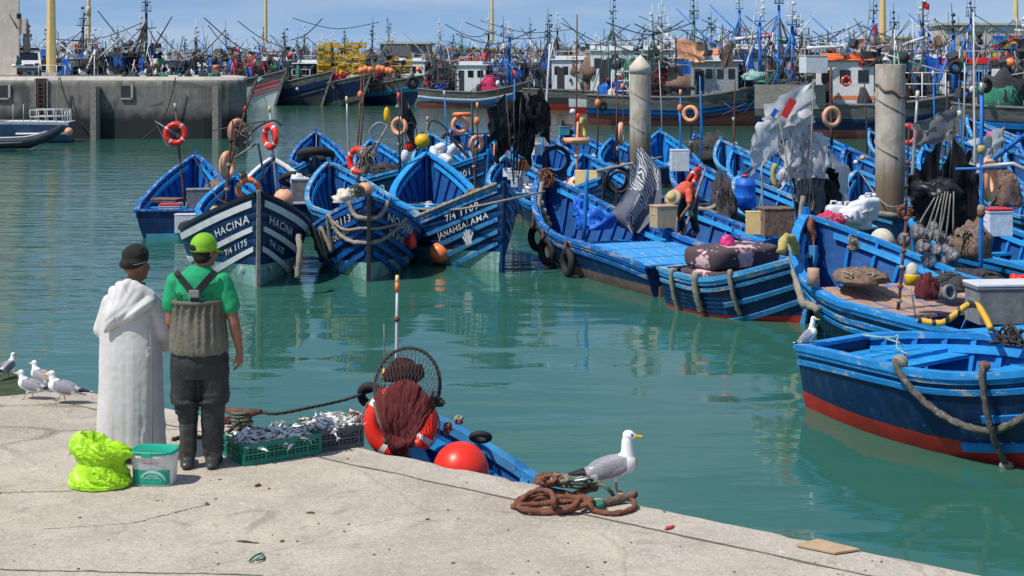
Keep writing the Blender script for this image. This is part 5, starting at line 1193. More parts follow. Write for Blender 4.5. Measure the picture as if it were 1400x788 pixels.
# van
def van(px, py, Y, rz):
    p = P(px, py, Y); p.z = JZ
    t = thing('delivery_van', 'small white van with a dark windscreen parked beside the beige building', 'van', p, R(rz))
    w, l = .78, 1.75                                          # local: -y is the front
    prof = [(-l, .35), (-l - .03, .75), (-l + .12, .95), (-l + .55, 1.62), (-l + .75, 1.74), (l, 1.76), (l, .35)]
    mb = MB()
    sec = lambda x, k: [V((x * (1 if z < 1 else k), y, z)) for y, z in prof]
    mb.loft([sec(-w, .9), sec(w, .9)], 0, False)
    bevel(mb.build('body', M['whitepl'], t), .05)
    MB().add([(-.62, -l + .19, 1.0), (.62, -l + .19, 1.0), (.55, -l + .52, 1.56), (-.55, -l + .52, 1.56)], [(0, 1, 2, 3)]).build('windscreen', M['glass'], t)
    for v in t.children[-1].data.vertices: v.co.y -= .035
    MB().box((0, -l - .05, .45), (1.5, .12, .18)).build('bumper', M['dark'], t)
    for s in (-.52, .52): MB().box((s, -l - .04, .78), (.28, .06, .16)).build('headlight', M['glass'], t)
    MB().box((0, -l - .045, .74), (.6, .05, .12)).build('grille', M['dark'], t)
    for sx in (-1, 1):
        for y in (-1.15, 1.1):
            MB().lathe([(.01, -.09), (.26, -.09), (.29, 0), (.26, .09), (.01, .09)], (0, 0, 0), 18).build('wheel', M['tyre'], t, (sx * .66, y, .29)).rotation_euler = (0, R(90), 0)
    MB().box((0, .5, 1.79), (1.3, 2.2, .06)).box((0, -.9, 1.82), (1.3, .08, .1)).build('roof_rack', M['dark'], t)
    MB().box((-.95, -1.2, 1.25), (.2, .06, .16)).box((.95, -1.2, 1.25), (.2, .06, .16)).build('wing_mirror', M['dark'], t)
    return t
van(40, 103, 97.5, 17)
tag(link('folded_tarp', None), None)
bpy.data.objects.remove(bpy.data.objects['folded_tarp'])
# cream lighting masts
def mast_post(label, px, ytop, ybase, Y, wpx, zb=None, taper=.72):
    b = P(px, ybase, Y)
    if zb is not None: b.z = zb
    tp = P(px, ytop, Y); t = thing('lighting_mast', label, 'mast', b); h = tp.z - b.z; r = wpx / 4000 * Y * 1.1
    MB().lathe([(r * 1.0, .25), (r, h * .3), (r * taper, h)], n=8, smooth=False).build('shaft', M['cream'], t)
    MB().box((0, 0, .13), (r * 3, r * 3, .26)).build('plinth', jettop, t)
    return t
mast_post('thick cream lighting mast beside the white van', 70, -40, 103, 96, 12.5, JZ)
m2 = mast_post('slim cream lighting mast behind the left jetty', 121.5, -30, 66, 170, 5, None)
MB().lathe([(.26, 0), (.26, 1.0), (.2, 1.1)], (0, 0, m2.location.z * 0 + (P(0, 22, 170).z - m2.location.z)), 8).build('joint_sleeve', M['cream'], m2)
mast_post('slim cream lighting mast behind the red net gallows', 363.5, -30, 60, 200, 4, None)
mast_post('short cream lighting post among the far masts', 673, 0, 58, 200, 4.2, None)
mast_post('cream lighting mast behind the red roofed wheelhouse', 1207, -40, 66, 135, 8, None)
mast_post('cream lighting mast at the far right beside the blue tower', 1389, -20, 32, 150, 6, None)
# railing on the jetty
rl = thing('railing', 'pale pipe railing in front of the thick cream mast', 'railing', V((P(71, 103, 94).x, 94, JZ)))
mb = MB(); mb.tube([(-.85, 0, .72), (.85, 0, .72)], .03, 6)
for x in (-.85, -.3, .3, .85): mb.tube([(x, 0, 0), (x, 0, .72)], .03, 6)
mb.build('rail', M['mwhite'], rl)
# bundles, gulls and pots on the jetty edge
rj = random.Random(21)
for i in range(16):
    px = rj.uniform(160, 300)
    heap('small dark net bundle along the rim of the jetty', px, 0, rj.uniform(6, 13), rj.uniform(3, 7), 93.6, rj.choice(['net', 'net', 'fur', 'netgreen', 'drope']), 'net', i, 0, group='net bundles along the jetty rim').location.z = JZ
# ---------------------------------------------------------------- concrete piles
def pile(label, px, wpx, ytop, Y, apex=None):
    p = W(px, 100); p = V(((px - 700) / 2000 * Y, Y, 0)); r = wpx / 4000 * Y; zt = P(px, ytop, Y).z
    t = thing('concrete_pile', label, 'mooring pile', p)
    pr = [(r * 1.0, -1.5), (r, 1.2), (r, 1.9), (r, zt - .02), (r * .98, zt)]
    MB().lathe(pr, n=40).build('shaft', pilem, t)
    if apex: MB().lathe([(r * 1.03, zt - .28), (r * 1.04, zt), (.01, P(px, apex, Y).z)], n=40).build('cone_cap', mat('cap_concrete', (.62, .53, .43), .85, .15, 4, .3), t)
    pts = [];
    for i in range(46):
        a = i * .25; z = zt * .95 - i * .05
        pts.append((r * 1.02 * math.cos(a), r * 1.02 * math.sin(a), z))
    MB().tube(pts, .014 if apex else .02, 5).build('wound_rope', M['wood'], t)
    if not apex:
        MB().tube([(r * 1.03 * math.cos(-3.0 + i * .17), r * 1.03 * math.sin(-3.0 + i * .17), zt - .55 - .025 * i + .05 * math.sin(i)) for i in range(18)], .035, 6).build('frayed_strap', M['netbrown'], t)
    return t
pile('tall round concrete pile with a pointed cap', 875.5, 29, 91, 55, 75)
pile('thick blunt concrete pile with a frayed strap around it', 1217, 40, 88, 39)

# ---------------------------------------------------------------- trawlers
SEAM = {}
def wheelhouse(t, x, z, l, w, h, wall, roof, band=None, nwin=4, visor=True, dark='glass'):
    h += 1.0
    """t: parent thing; x along the boat, standing on z"""
    mb = MB(); mb.box((x, 0, z + h / 2), (l, w, h)); wo = bevel(mb.build('wheelhouse', M[wall], t), .06); t = wo
    rf = MB(); rf.box((x + .1, 0, z + h + .06), (l + .5, w + .4, .12)); rf.box((x - .1, 0, z + h + .3), (l * .8, w * .8, .35)); bevel(rf.build('roof', M[roof], t), .05)
    for s in (-1, 1):
        for i in range(nwin):
            xx = x - l / 2 + l * (i + .6) / (nwin + .2)
            MB().box((xx, s * (w / 2 + .012), z + h * .73), (l / nwin * .55, .05, h * .22)).build('window', M[dark], t)
    for i in range(3): MB().box((x + l / 2 + .012, (i - 1) * w * .3, z + h * .73), (.05, w * .22, h * .22)).build('window', M[dark], t)
    MB().box((x - l * .3, -w / 2 - .014, z + h * .42), (l * .16, .05, h * .78)).build('door', M['dark'], t)
    if band:
        MB().box((x, 0, z + h * .36), (l + .03, w + .03, .22)).build('painted_band', M[band], t)
    r = MB()
    for e in (-1, 1): r.tube([(x + e * l * .4, -w * .4, z + h + .95), (x + e * l * .4, w * .4, z + h + .95)], .03, 5)
    for s in (-1, 1):
        r.tube([(x - l * .4, s * w * .4, z + h + .95), (x + l * .4, s * w * .4, z + h + .95)], .03, 5)
        for k in range(4): r.tube([(x - l * .4 + l * .8 * k / 3, s * w * .4, z + h + .4), (x - l * .4 + l * .8 * k / 3, s * w * .4, z + h + .95)], .025, 5)
    r.build('roof_rail', M['mwhite'], t)
def rig_mast(t, x, z0, h, col, seed, legs=True, arm=1.4):
    rn = random.Random(seed); mb = MB()
    mb.tube([(x, 0, z0), (x, 0, z0 + h * .72)], [.16, .11], 8)
    if legs:
        for s in (-1, 1): mb.tube([(x - h * .24, s * .9, z0), (x, 0, z0 + h * .66)], .075, 6)
        for k in range(4): 
            f = .15 + .16 * k; mb.tube([(x - h * .24 * (1 - f / .66), -.9 * (1 - f / .66), z0 + h * f), (x - h * .24 * (1 - f / .66), .9 * (1 - f / .66), z0 + h * f)], .04, 5)
    mb.tube([(x, -arm, z0 + h * .58), (x, arm, z0 + h * .60)], .05, 6)
    mb.box((x, 0, z0 + h * .73), (.5 + .15 * (seed % 4), .5 + .2 * (seed % 3), .07))
    t = mb.build('mast', M[col], t)
    ht = MB()
    ht.tube([(x, 0, z0 + h * .73), (x + rn.uniform(-.2, .2), 0, z0 + h * rn.uniform(.9, 1.06))], [.06, .02], 6)
    ht.tube([(x - .3, .2, z0 + h * .73), (x - .3, .2, z0 + h * .92)], .018, 5); ht.tube([(x + .3, -.2, z0 + h * .73), (x + .3, -.2, z0 + h * .88)], .018, 5)
    for k in range(3): ht.ell((x + rn.uniform(-.25, .25), rn.uniform(-.3, .3), z0 + h * (.78 + .06 * k)), (.14, .14, .12), 0, None, 8, 6)
    ht.tube([(x - .45, 0, z0 + h * .8), (x + .45, 0, z0 + h * .8)], .05, 5)
    for a in range(6 if seed % 3 else 0):
        c1 = (x + .4 * math.cos(a), .45 * math.sin(a), z0 + h * .73); ht.tube([c1, (c1[0], c1[1], c1[2] + .55)], .02, 4)
    ht.build('lantern_head', M['mwhite' if seed % 2 else 'mdark'], t)
def rigging(t, x, z0, h, L, seed, n=7):
    rn = random.Random(seed); mb = MB(); zt = z0 + h * .68
    ends = [(L * .47, 0, z0 + .9), (-L * .47, 0, z0 + .5)] + [(x + rn.uniform(-4, 4), rn.choice((-1, 1)) * 1.9, z0) for _ in range(n)]
    for e in ends:
        a, b = V((x, 0, zt - rn.uniform(0, 1.2))), V(e); m_ = (a + b) / 2 + V((0, 0, -.25))
        mb.tube([a, m_, b], .042, 4)
    mb.build('stay_wire', M['drope'], t)
def gallows(t, x, z, h, w, col, seed, lean=.25):
    mb = MB()
    for s in (-1, 1):
        mb.tube([(x, s * w / 2, z), (x + h * lean, s * w * .42, z + h)], .09, 6)
        mb.tube([(x + h * .5, s * w / 2, z), (x + h * lean, s * w * .42, z + h)], .06, 6)
        for f in (.35, .65): mb.tube([(x + h * lean * f, s * w * .46, z + h * f), (x + h * .5 * (1 - f) + h * lean * f, s * w * .46, z + h * f)], .045, 5)
    for f in (.5, .8, 1.0): mb.tube([(x + h * lean * f, -w * .44, z + h * f), (x + h * lean * f, w * .44, z + h * f)], .07, 6)
    mb.build('gallows', M[col], t)
def boom(t, p0, p1, r, col, tackle=True):
    p0, p1 = V(p0), V(p1); mb = MB().tube([p0, p0.lerp(p1, .5), p1], [r, r * .9, r * .7], 6); mb.build('boom', M[col], t)
def lump(mb, c, r, seed, m=0):
    k0 = len(mb.v); mb.ell(c, r, m, None, 16, 10); c = V(c)
    for v in mb.v[k0:]:
        d = v - c; s = 1 + .4 * fbm((d.x / r[0] * 1.6 + seed, d.y / r[1] * 1.6, d.z / r[2] * 1.6), 1, 3); v.x, v.y, v.z = c.x + d.x * s, c.y + d.y * s, c.z + d.z * s
def cage(t, c, s, col, nx=6, nz=5):
    mb = MB(); x, y, z = c
    for i in range(nx + 1):
        for yy in (-s[1] / 2, s[1] / 2): mb.tube([(x - s[0] / 2 + s[0] * i / nx, y + yy, z), (x - s[0] / 2 + s[0] * i / nx, y + yy, z + s[2])], .035, 4)
    for k in range(nz + 1):
        for yy in (-s[1] / 2, s[1] / 2): mb.tube([(x - s[0] / 2, y + yy, z + s[2] * k / nz), (x + s[0] / 2, y + yy, z + s[2] * k / nz)], .035, 4)
        for xx in (-s[0] / 2, s[0] / 2): mb.tube([(x + xx, y - s[1] / 2, z + s[2] * k / nz), (x + xx, y + s[1] / 2, z + s[2] * k / nz)], .035, 4)
    mb.build('net_cage', M[col], t)
CLM = ['mdark', 'net', 'mwhite', 'mblue', 'netbrown', 'orange', 'redp', 'whitepl', 'wood', 'tarp', 'fur', 'dark', 'rust', 'netgreen']
def clutter(t, L, seed, z, amount):
    """ropes, poles, floats, crates and hanging net strips too many to count"""
    rn = random.Random(seed * 5 + 1); mb = MB(); dk = (0, 1, 4, 11, 0, 1)
    for k in range(int(34 * amount)):
        x = rn.uniform(-L * .46, L * .38); y = rn.uniform(-1.8, 1.8); h_ = rn.uniform(1.2, 6.8) * rn.uniform(.7, 1.1); a = V((x, y, z)); b = V((x + rn.uniform(-1.4, 1.4), y + rn.uniform(-.8, .8), z + h_))
        mb.tube([a, a.lerp(b, .5) + V((rn.uniform(-.15, .15), 0, 0)), b], rn.uniform(.02, .05), 4, rn.choice((0, 0, 2, 3, 8, 12, 11, 0)))
    for k in range(int(14 * amount)):                      # slack lines
        a = V((rn.uniform(-L * .46, L * .4), rn.uniform(-1.6, 1.6), z + rn.uniform(2, 7.0))); b = V((rn.uniform(-L * .46, L * .4), rn.uniform(-1.6, 1.6), z + rn.uniform(.8, 5)))
        mb.tube([a, (a + b) / 2 + V((0, 0, -.35)), b], .025, 4, rn.choice((0, 11, 0, 2)))
    for k in range(int(44 * amount)):
        zz = z + rn.random() ** 1.5 * 5.0 + .4; c = (rn.uniform(-L * .46, L * .4), rn.uniform(-1.9, 1.9), zz); s_ = rn.uniform(.12, .42); m_ = rn.choice(dk) if rn.random() < .62 else rn.randint(0, 13)
        if k % 3: mb.box(c, (s_ * rn.uniform(1, 2.4), s_ * rn.uniform(.7, 1.5), s_ * rn.uniform(.6, 2)), rotm(rn.uniform(-25, 25), rn.uniform(-25, 25), rn.uniform(0, 90)), m_)
        else: mb.ell(c, (s_ * .8, s_ * .8, s_ * rn.uniform(.7, 1.3)), m_, None, 8, 6)
    for k in range(int(8 * amount)):                       # hanging strips of net
        x = rn.uniform(-L * .44, L * .34); y = rn.uniform(-1.7, 1.7); zt = z + rn.uniform(2.4, 4.6); w = rn.uniform(.4, 1.3); hh = rn.uniform(.8, 2.2)
        g = [[V((x + w * i / 4 + rn.uniform(-.1, .1), y + rn.uniform(-.15, .15), zt - hh * j / 4 - .25 * math.sin(math.pi * i / 4) + rn.uniform(-.1, .1))) for i in range(5)] for j in range(5)]
        mb.loft(g, rn.choice((1, 1, 4, 13, 0, 10, 9)), True, False, False)
    tag(mb.build('deck_clutter', [M[k] for k in CLM], t), kind='stuff')
GEAR = ['net', 'mdark', 'mwhite', 'mblue', 'netbrown', 'rope', 'orange', 'netgreen', 'redp', 'whitepl', 'wood', 'pinkp', 'yellow']
def deck_gear(t, L, B, seed, z, amount):
    """loose spars, boxes, floats, frames and folded nets crowded on the deck"""
    rn = random.Random(seed * 13 + 5)
    for k in range(int(4 * amount)):                        # folded nets and canvas
        mb = MB(); x = rn.uniform(-L * .44, L * .3); r = rn.uniform(.5, 1.3)
        lump(mb, (x, rn.uniform(-1.2, 1.2), z + rn.uniform(.6, 3.0)), (r, rn.uniform(.5, 1), rn.uniform(.6, 1.5)), seed + k); mb.build('folded_net', M[rn.choice(('net', 'net', 'net', 'netbrown', 'netbrown', 'netgreen', 'tarp', 'netred', 'mdark', 'pinkp'))], t)
    for k in range(int(6 * amount)):                       # spars and derricks
        x = rn.uniform(-L * .45, L * .36); y = rn.uniform(-1.6, 1.6); h_ = rn.uniform(2, 6.2); ln = rn.uniform(-1.6, 1.6)
        mb = MB().tube([(x, y, z), (x + ln * .5, y, z + h_ * .5), (x + ln, y + rn.uniform(-.5, .5), z + h_)], [.07, .06, .045], 5)
        if rn.random() < .6: mb.tube([(x + ln * .6, y - .7, z + h_ * .62), (x + ln * .6, y + .7, z + h_ * .66)], .04, 4).tube([(x + ln * .9, y, z + h_ * .9), (x + ln * .9 + rn.uniform(-2, 2), y, z + .6)], .03, 4)
        mb.build('spar', M[rn.choice(('mdark', 'mdark', 'mblue', 'mwhite', 'wood', 'rust', 'mgreen'))], t)
    for k in range(int(9 * amount)):                       # boxes, drums and floats
        x = rn.uniform(-L * .45, L * .38); y = rn.uniform(-1.7, 1.7); zz = z + rn.uniform(.5, 3.6); s_ = rn.uniform(.25, .6); mk = rn.choice(('whitepl', 'tarp', 'redp', 'orange', 'yellow', 'mdark', 'cloth', 'turq', 'netbrown', 'mwhite'))
        mb = MB()
        if k % 3 == 0: mb.ell((x, y, zz), s_ * .7, 0, None, 12, 8).build('deck_float', M[mk], t)
        else: mb.box((x, y, zz), (s_ * rn.uniform(1, 2.2), s_ * rn.uniform(.8, 1.6), s_ * rn.uniform(.8, 1.8)), rotm(rn.uniform(-8, 8), 0, rn.uniform(0, 90))); bevel(mb.build('deck_box', M[mk], t), .03)
    mb = MB(); x = rn.uniform(-L * .4, L * .2)              # pipe frame hung with net
    for s in (-1, 1):
        for q in (0, 1.4, 2.8): mb.tube([(x + q, s * 1.7, z), (x + q, s * 1.7, z + 2.9)], .045, 5)
        for f in (1.4, 2.2, 2.9): mb.tube([(x, s * 1.7, z + f), (x + 2.8, s * 1.7, z + f)], .04, 5)
    for q in (0, 2.8): mb.tube([(x + q, -1.7, z + 2.9), (x + q, 1.7, z + 2.9)], .04, 5)
    mb.build('pipe_frame', M[rn.choice(('mdark', 'mblue', 'mwhite', 'rust'))], t)
def trawler(key, label, px, Y, a, L=15, B=4.6, hb=4.0, hm=2.1, hs=2.3, hullm='navy2', botm='red', band='bulw', bandw=.85, zb=.9, stripes=(), house=None, mast=None, mast2=None, gal=None, rake=1.7, kd=1.0,
            loads=(), cages=(), booms=(), at='bow', group='trawlers moored along the far side of the harbour', gearn=1.6, deckz=1.25):
    h = Hull(L, B, hb, hm, hs, kd=kd, rake=rake, ws=.8, tm=.45, p0=.24, p1=.5, full=2.4, sp=1.7)
    hd = V((math.sin(R(a)), -math.cos(R(a)), 0)); p = V(((px - 700) / 2000 * Y, Y, 0))
    c = p - hd * (L / 2 + rake) if at == 'bow' else p + hd * (L / 2)
    t = thing('trawler', label, 'trawler', c, math.atan2(hd.y, hd.x), group)
    mats = [M[botm], M[hullm], M[band], M['dark']]
    hull_mesh(h, zb, mats, bandw, 26, deckz, .14, .9).build('hull', mats, t)
    transom_mb(h, zb, None).build('transom', [M[band], M['wood'], M[botm]], t)
    cap_rail(h, .3, .08, .995, .05).build('gunwale', M['wood'], t)
    for k, (d0, d1, t0, mk) in enumerate(stripes): side_strip(h, d0, d1, t0, .985, -.01, .06 + .004 * k).build('painted_strake', M[mk], t)
    plate_mb(h, .01, .95, lambda q: deckz + .7 * h.q(q) ** 2, .08, .16).build('deck', M['wood'], t)
    sm = MB(); rings = []
    for i in range(7):
        d = -.25 + (hb + .6) * i / 6; q = h.raw(1, max(0, d), 1); q.y = 0
        if d < 0: q.z += -d
        rings.append([q + V((-.2, .12, 0)), q + V((.12, .08, 0)), q + V((.12, -.08, 0)), q + V((-.2, -.12, 0))])
    sm.loft(rings, 0, False).build('stem_post', M['bulw'], t)
    if house: wheelhouse(t, *house)
    if mast:
        rig_mast(t, *mast); rigging(t, mast[0], mast[1], mast[2], L, mast[4])
    if mast2: rig_mast(t, *mast2)
    if gal: gallows(t, *gal)
    for (cx, cy, cz, rx, ry, rz_, mk, sd) in loads:
        mb = MB(); lump(mb, (cx, cy, cz), (rx, ry, rz_), sd); mb.build('net_pile', M[mk], t)
    for cg in cages: cage(t, *cg)
    for b_ in booms: boom(t, *b_)
    deck_gear(t, L, B, sum(map(ord, key)), deckz, gearn)
    clutter(t, L, sum(map(ord, key)) + 9, deckz, 1.0 + (gearn > 2))
    t_h[key] = (h, Matrix.Translation(c) @ Matrix.Rotation(math.atan2(hd.y, hd.x), 4, 'Z'))
    return t
t_h = {}
S_BW = ((.95, 1.15, .3, 'white'), (1.2, 1.38, .35, 'blue'), (1.5, 1.62, .4, 'white'))
D = 1.3
# front row, far side
trawler('red', 'trawler with a red and white striped bow, nearest the end of the jetty', 392, 167, 58, 15, 4.6, 4.1, 2.0, 2.2, 'white', 'white', 'bulw', .95, .5, ((.97, 1.35, .3, 'mred'), (1.6, 1.75, .5, 'mred'), (1.95, 2.05, .55, 'mred')), (-3.5, D, 3.6, 3.0, 2.2, 'white', 'white', None, 4), (1.5, D, 7.2, 'mred', 3), gal=(1.0, D, 3.6, 2.4, 'mred', 1), loads=((4.2, 0, 2.4, 1.3, 1.2, .7, 'netgreen', 2), (-.8, 0, 2.0, 1.2, 1.3, 1.0, 'net', 5)), booms=(((1.5, 0, 4), (6, 0, 6.6), .09, 'mred'),))
trawler('blue1', 'dark trawler with a broad faded blue band, second from the jetty', 456, 167, 56, 16, 4.6, 4.0, 2.1, 2.2, 'navy2', 'dark', 'bulw', .85, .4, ((1.0, 1.5, .2, 'navy'), (1.9, 2.0, .5, 'bulw')), (-4, D, 3.6, 3, 2.2, 'steel', 'dark', None, 4), (2.2, D, 8.4, 'mdark', 4), loads=((5, 0, 2.5, 1.5, 1.4, .8, 'net', 3), (-.2, 0, 2.2, 1.6, 1.5, 1.2, 'net', 6)), booms=(((2.2, 0, 4), (-3, 0, 8), .08, 'mdark'), ((2.2, 0, 3), (5.5, .4, 7.2), .07, 'mdark')))
trawler('blue2', 'dark trawler with orange buoys on its bow rail', 508, 166, 56, 15, 4.6, 3.7, 2.0, 2.2, 'navy2', 'dark', 'bulw', .5, .35, ((2.3, 2.9, .62, 'bulw'),), (.6, D, 3.8, 3.0, 2.5, 'navy2', 'white', None, 4), (3.4, D, 7.4, 'mdark', 5), loads=((-3, 0, 2.2, 1.5, 1.5, 1.0, 'net', 8),))
trawler('grey', 'trawler with a tyre on its grey bulwark and a pale bottom', 585, 168, 58, 15, 4.6, 3.6, 2.1, 2.2, 'turq', 'navy2', 'bulw', 1.0, .9, ((1.1, 1.3, .2, 'blue'),), (-1.0, D, 3.0, 2.8, 3.1, 'white', 'white', None, 3), (1.2, D, 8.8, 'mdark', 6), loads=((4, 0, 2.4, 1.6, 1.3, .9, 'net', 9), (-4.5, 0, 2.3, 1.6, 1.5, 1.3, 'netbrown', 10)), booms=(((1.2, 0, 4), (3.6, .3, 8), .08, 'wood'),))
trawler('long', 'long trawler with blue and white stripes and a red bottom, stern to the left', 578, 162, 76, 14.6, 4.6, 4.0, 1.75, 2.1, 'white', 'redf', 'bulw', .75, .75, ((.78, .92, .0, 'white'), (.96, 1.14, .0, 'blue'), (1.2, 1.38, .5, 'blue'), (1.5, 1.6, .55, 'blue')), (-1.4, D, 3.4, 2.8, 2.3, 'white', 'white', None, 3), (2.6, D, 8.8, 'mblue', 7), gal=(3.0, D, 4.2, 2.6, 'mblue', 1, -.15), at='stern', loads=((.8, 0, 2.0, .8, 1.3, .6, 'netgreen', 4), (-5.4, 0, 2.2, 1.1, 1.3, .5, 'tarp', 12)), cages=(((-4.2, -.6, 1.6), (2.6, 2.2, 3.4), 'mdark'), ((1.9, 0, 1.8), (2.4, 2.4, 3.2), 'mblue')))
trawler('striped', 'trawler with many thin blue stripes and a high bow behind the black flags', 826, 166, 74, 15, 4.6, 4.2, 2.0, 2.2, 'white', 'redf', 'bulw', 1.1, .8, ((1.15, 1.35, .3, 'blue'), (1.5, 1.66, .4, 'navy'), (1.8, 1.94, .45, 'blue'), (2.1, 2.22, .5, 'navy')), (-2.2, D, 3.8, 3.0, 2.6, 'white', 'white', None, 4), (2.6, D, 8.6, 'mblue', 8), (-4.5, D, 9.6, 'mdark', 11), gal=(3.2, D, 4.6, 2.6, 'mblue', 2, .1), loads=((.8, 0, 2.3, 1.2, 1.4, 1.6, 'netbrown', 4), (4.6, 0, 3.0, 1.2, 1.2, 1.0, 'netbrown', 13)))
trawler('crossbig', 'large trawler with bright blue strakes and red bottom behind the pointed pile', 806, 115, 80, 15.6, 5.0, 3.9, 2.2, 2.35, 'blue', 'redf', 'bulw', .95, .85, ((1.0, 1.12, 0, 'navy'), (1.35, 1.45, .0, 'navy'), (1.65, 1.75, .3, 'navy')), (2.0, 1.5, 3.6, 3.2, 2.4, 'steel', 'white', None, 4), (-2.8, 1.4, 8.0, 'mgreen', 13), (5.4, 1.6, 8.8, 'mblue', 15), at='stern', booms=(((-2.8, 0, 5), (-6.5, 0, 6.5), .08, 'mdark'), ((5.4, 0, 4), (1, .6, 7), .08, 'mblue')),
        loads=((-5.6, 0, 2.2, 1.5, 1.6, .8, 'cloth', 3), (-.6, -.4, 2.3, 1.4, 1.4, 1.1, 'net', 4), (4.6, -.8, 2.5, 1.4, 1.0, .6, 'net', 5), (6.0, -.3, 3.1, .9, .9, .5, 'netgreen', 6)), cages=(((-3.6, -.2, 2.6), (3.0, 2.8, 3.0), 'mgreen'),))
trawler('orange', 'trawler with an orange roofed white wheelhouse and grey plank stern', 1034, 95, 78, 15.4, 4.8, 3.7, 2.15, 2.3, 'navy2', 'redf', 'bulw', .9, .55, ((.95, 1.1, .2, 'navy'),), (-2.1, 1.3, 3.6, 2.9, 2.6, 'white', 'orange', 'orange', 3), (-5.4, 1.4, 8.0, 'mblue', 17), (4.6, 1.5, 7.0, 'mblue', 18), at='stern', rake=1.9,
        loads=((-5.4, 0, 2.6, 1.6, 1.7, .9, 'net', 7), (.8, -.8, 2.3, 1.2, .8, .6, 'tarp', 8), (-3.4, 0, 4.3, .6, .6, .5, 'netred', 3)), cages=(((-5.7, -.3, 2.0), (2.6, 3.2, 1.7), 'mdark'),), booms=(((-5.4, 0, 4.0), (1.5, .5, 6.2), .08, 'wood'), ((4.6, 0, 4), (-.5, -.6, 5.6), .07, 'mwhite')))
trawler('redroof', 'trawler with a red roofed wheelhouse behind the blunt pile', 1216, 108, 82, 14, 4.8, 3.6, 2.3, 2.4, 'navy2', 'red', 'bulw', .9, .6, (), (-1.0, 1.6, 5.2, 3.2, 2.1, 'white', 'redp', None, 5), (3.0, 1.6, 8.2, 'mdark', 19), (-4.6, 1.6, 8.6, 'mblue', 21), at='stern', gal=(2.2, 1.6, 5.0, 2.6, 'mdark', 4, .02), loads=((-5, 0, 2.6, 1.4, 1.5, 1.0, 'pinkp', 5), (5.2, 0, 2.8, 1.2, 1.2, .8, 'bulw', 6)))
trawler('rightblue', 'dark blue trawler with pale steel plates at the right edge', 1310, 84, 84, 14, 4.8, 3.3, 2.2, 2.4, 'navy', 'navy2', 'bulw', .8, .4, ((.9, 1.2, 0, 'blue'),), (3.2, 1.6, 3.4, 3.0, 2.2, 'whitepl', 'white', None, 3), (-3.4, 1.5, 6.4, 'wood', 23), at='stern', loads=((-1.2, -.4, 2.6, 1.6, 1.5, 1.1, 'netbrown', 5), (-5, 0, 2.4, 1.2, 1.4, .9, 'wood', 6)), booms=(((-3.4, 0, 5.0), (-.2, -1.2, 1.6), .06, 'wood'), ((-3.4, 0, 5.0), (2.5, -1.2, 2.0), .06, 'wood'), ((-5.4, -.5, 2.4), (4, -.8, 2.9), .06, 'wood')))
# the rows behind
BACK = [  # label, px, Y, a, hull, house, roof, mast colour, mast height, net, mast2 colour
    ('white wheelhouse with a red roof above the jetty rim, at left', 165, 124, 70, 'white', 'white', 'redp', 'mdark', 7.6, 'net', None),
    ('white trawler roof beside the leaning ladder above the jetty rim', 226, 126, 72, 'dark', 'white', 'white', 'mwhite', 7.2, 'ygrate', None),
    ('tallest dark mast above the jetty, over magenta nets', 284, 128, 66, 'dark', 'navy2', 'dark', 'mdark', 11.2, 'pinkp', 'mdark'),
    ('white wheelhouse with four windows at the end of the jetty', 352, 130, 60, 'white', 'white', 'white', 'mdark', 7.6, 'net', None),
    ('blue lattice mast directly behind the thick cream mast', 118, 150, 74, 'navy2', 'turq', 'redp', 'mblue', 8.2, 'netgreen', None),
    ('white lattice mast between the dark masts over the jetty', 262, 160, 70, 'navy2', 'white', 'white', 'mwhite', 9.6, 'netbrown', 'mdark'),
    ('grey mast with white lantern cage behind the red bow', 372, 190, 66, 'navy2', 'steel', 'dark', 'mblue', 8.8, 'net', None),
    ('white lantern cage mast behind the yellow crate stack', 478, 188, 66, 'navy2', 'turq', 'white', 'mdark', 9.4, 'ygrate', None),
    ('dark mast right of the yellow crate stack', 530, 190, 66, 'dark', 'white', 'white', 'mdark', 8.6, 'netbrown', 'mwhite'),
    ('brown lattice mast with an orange float, behind the long striped trawler', 672, 186, 70, 'navy2', 'white', 'white', 'wood', 9.8, 'net', None),
    ('purple topped mast behind the blue net cage', 756, 188, 72, 'dark', 'white', 'redp', 'mwhite', 9.4, 'netred', None),
    ('white headed mast behind the many striped trawler', 838, 186, 72, 'navy2', 'white', 'white', 'mdark', 11.0, 'netbrown', 'mblue'),
    ('green net tower with radar arm behind the pointed pile', 930, 150, 76, 'dark', 'whitepl', 'white', 'mgreen', 11.2, 'netgreen', 'mdark'),
    ('white superstructure with a dark pennant behind the bright blue strakes', 1010, 140, 78, 'white', 'white', 'white', 'mdark', 8.0, 'net', None),
    ('white superstructure with striped red boom, left of the tall blue masts', 1080, 136, 78, 'white', 'white', 'white', 'mwhite', 8.6, 'netgreen', 'mdark'),
    ('left one of the two tall bright blue masts', 1120, 128, 80, 'navy2', 'steel', 'white', 'mblue', 11.4, 'pinkp', 'wood'),
    ('right one of the two tall bright blue masts', 1172, 124, 80, 'navy2', 'steel', 'dark', 'mblue', 11.8, 'netred', 'mgreen'),
    ('white domed roof behind the orange roofed wheelhouse', 1210, 128, 80, 'white', 'white', 'white', 'mdark', 8.2, 'whitepl', None),
    ('light blue leaning mast behind the red roof', 1300, 132, 80, 'blue', 'steel', 'dark', 'mblue', 10.4, 'tarp', 'mblue'),
    ('white radar mast right of the dark lattice tower', 1368, 136, 80, 'dark', 'whitepl', 'white', 'mblue', 9.0, 'netbrown', None),
    ('blue tower beside the coloured boxes at the far right', 1440, 130, 82, 'dark', 'turq', 'white', 'mblue', 10.6, 'net', 'wood'),
]
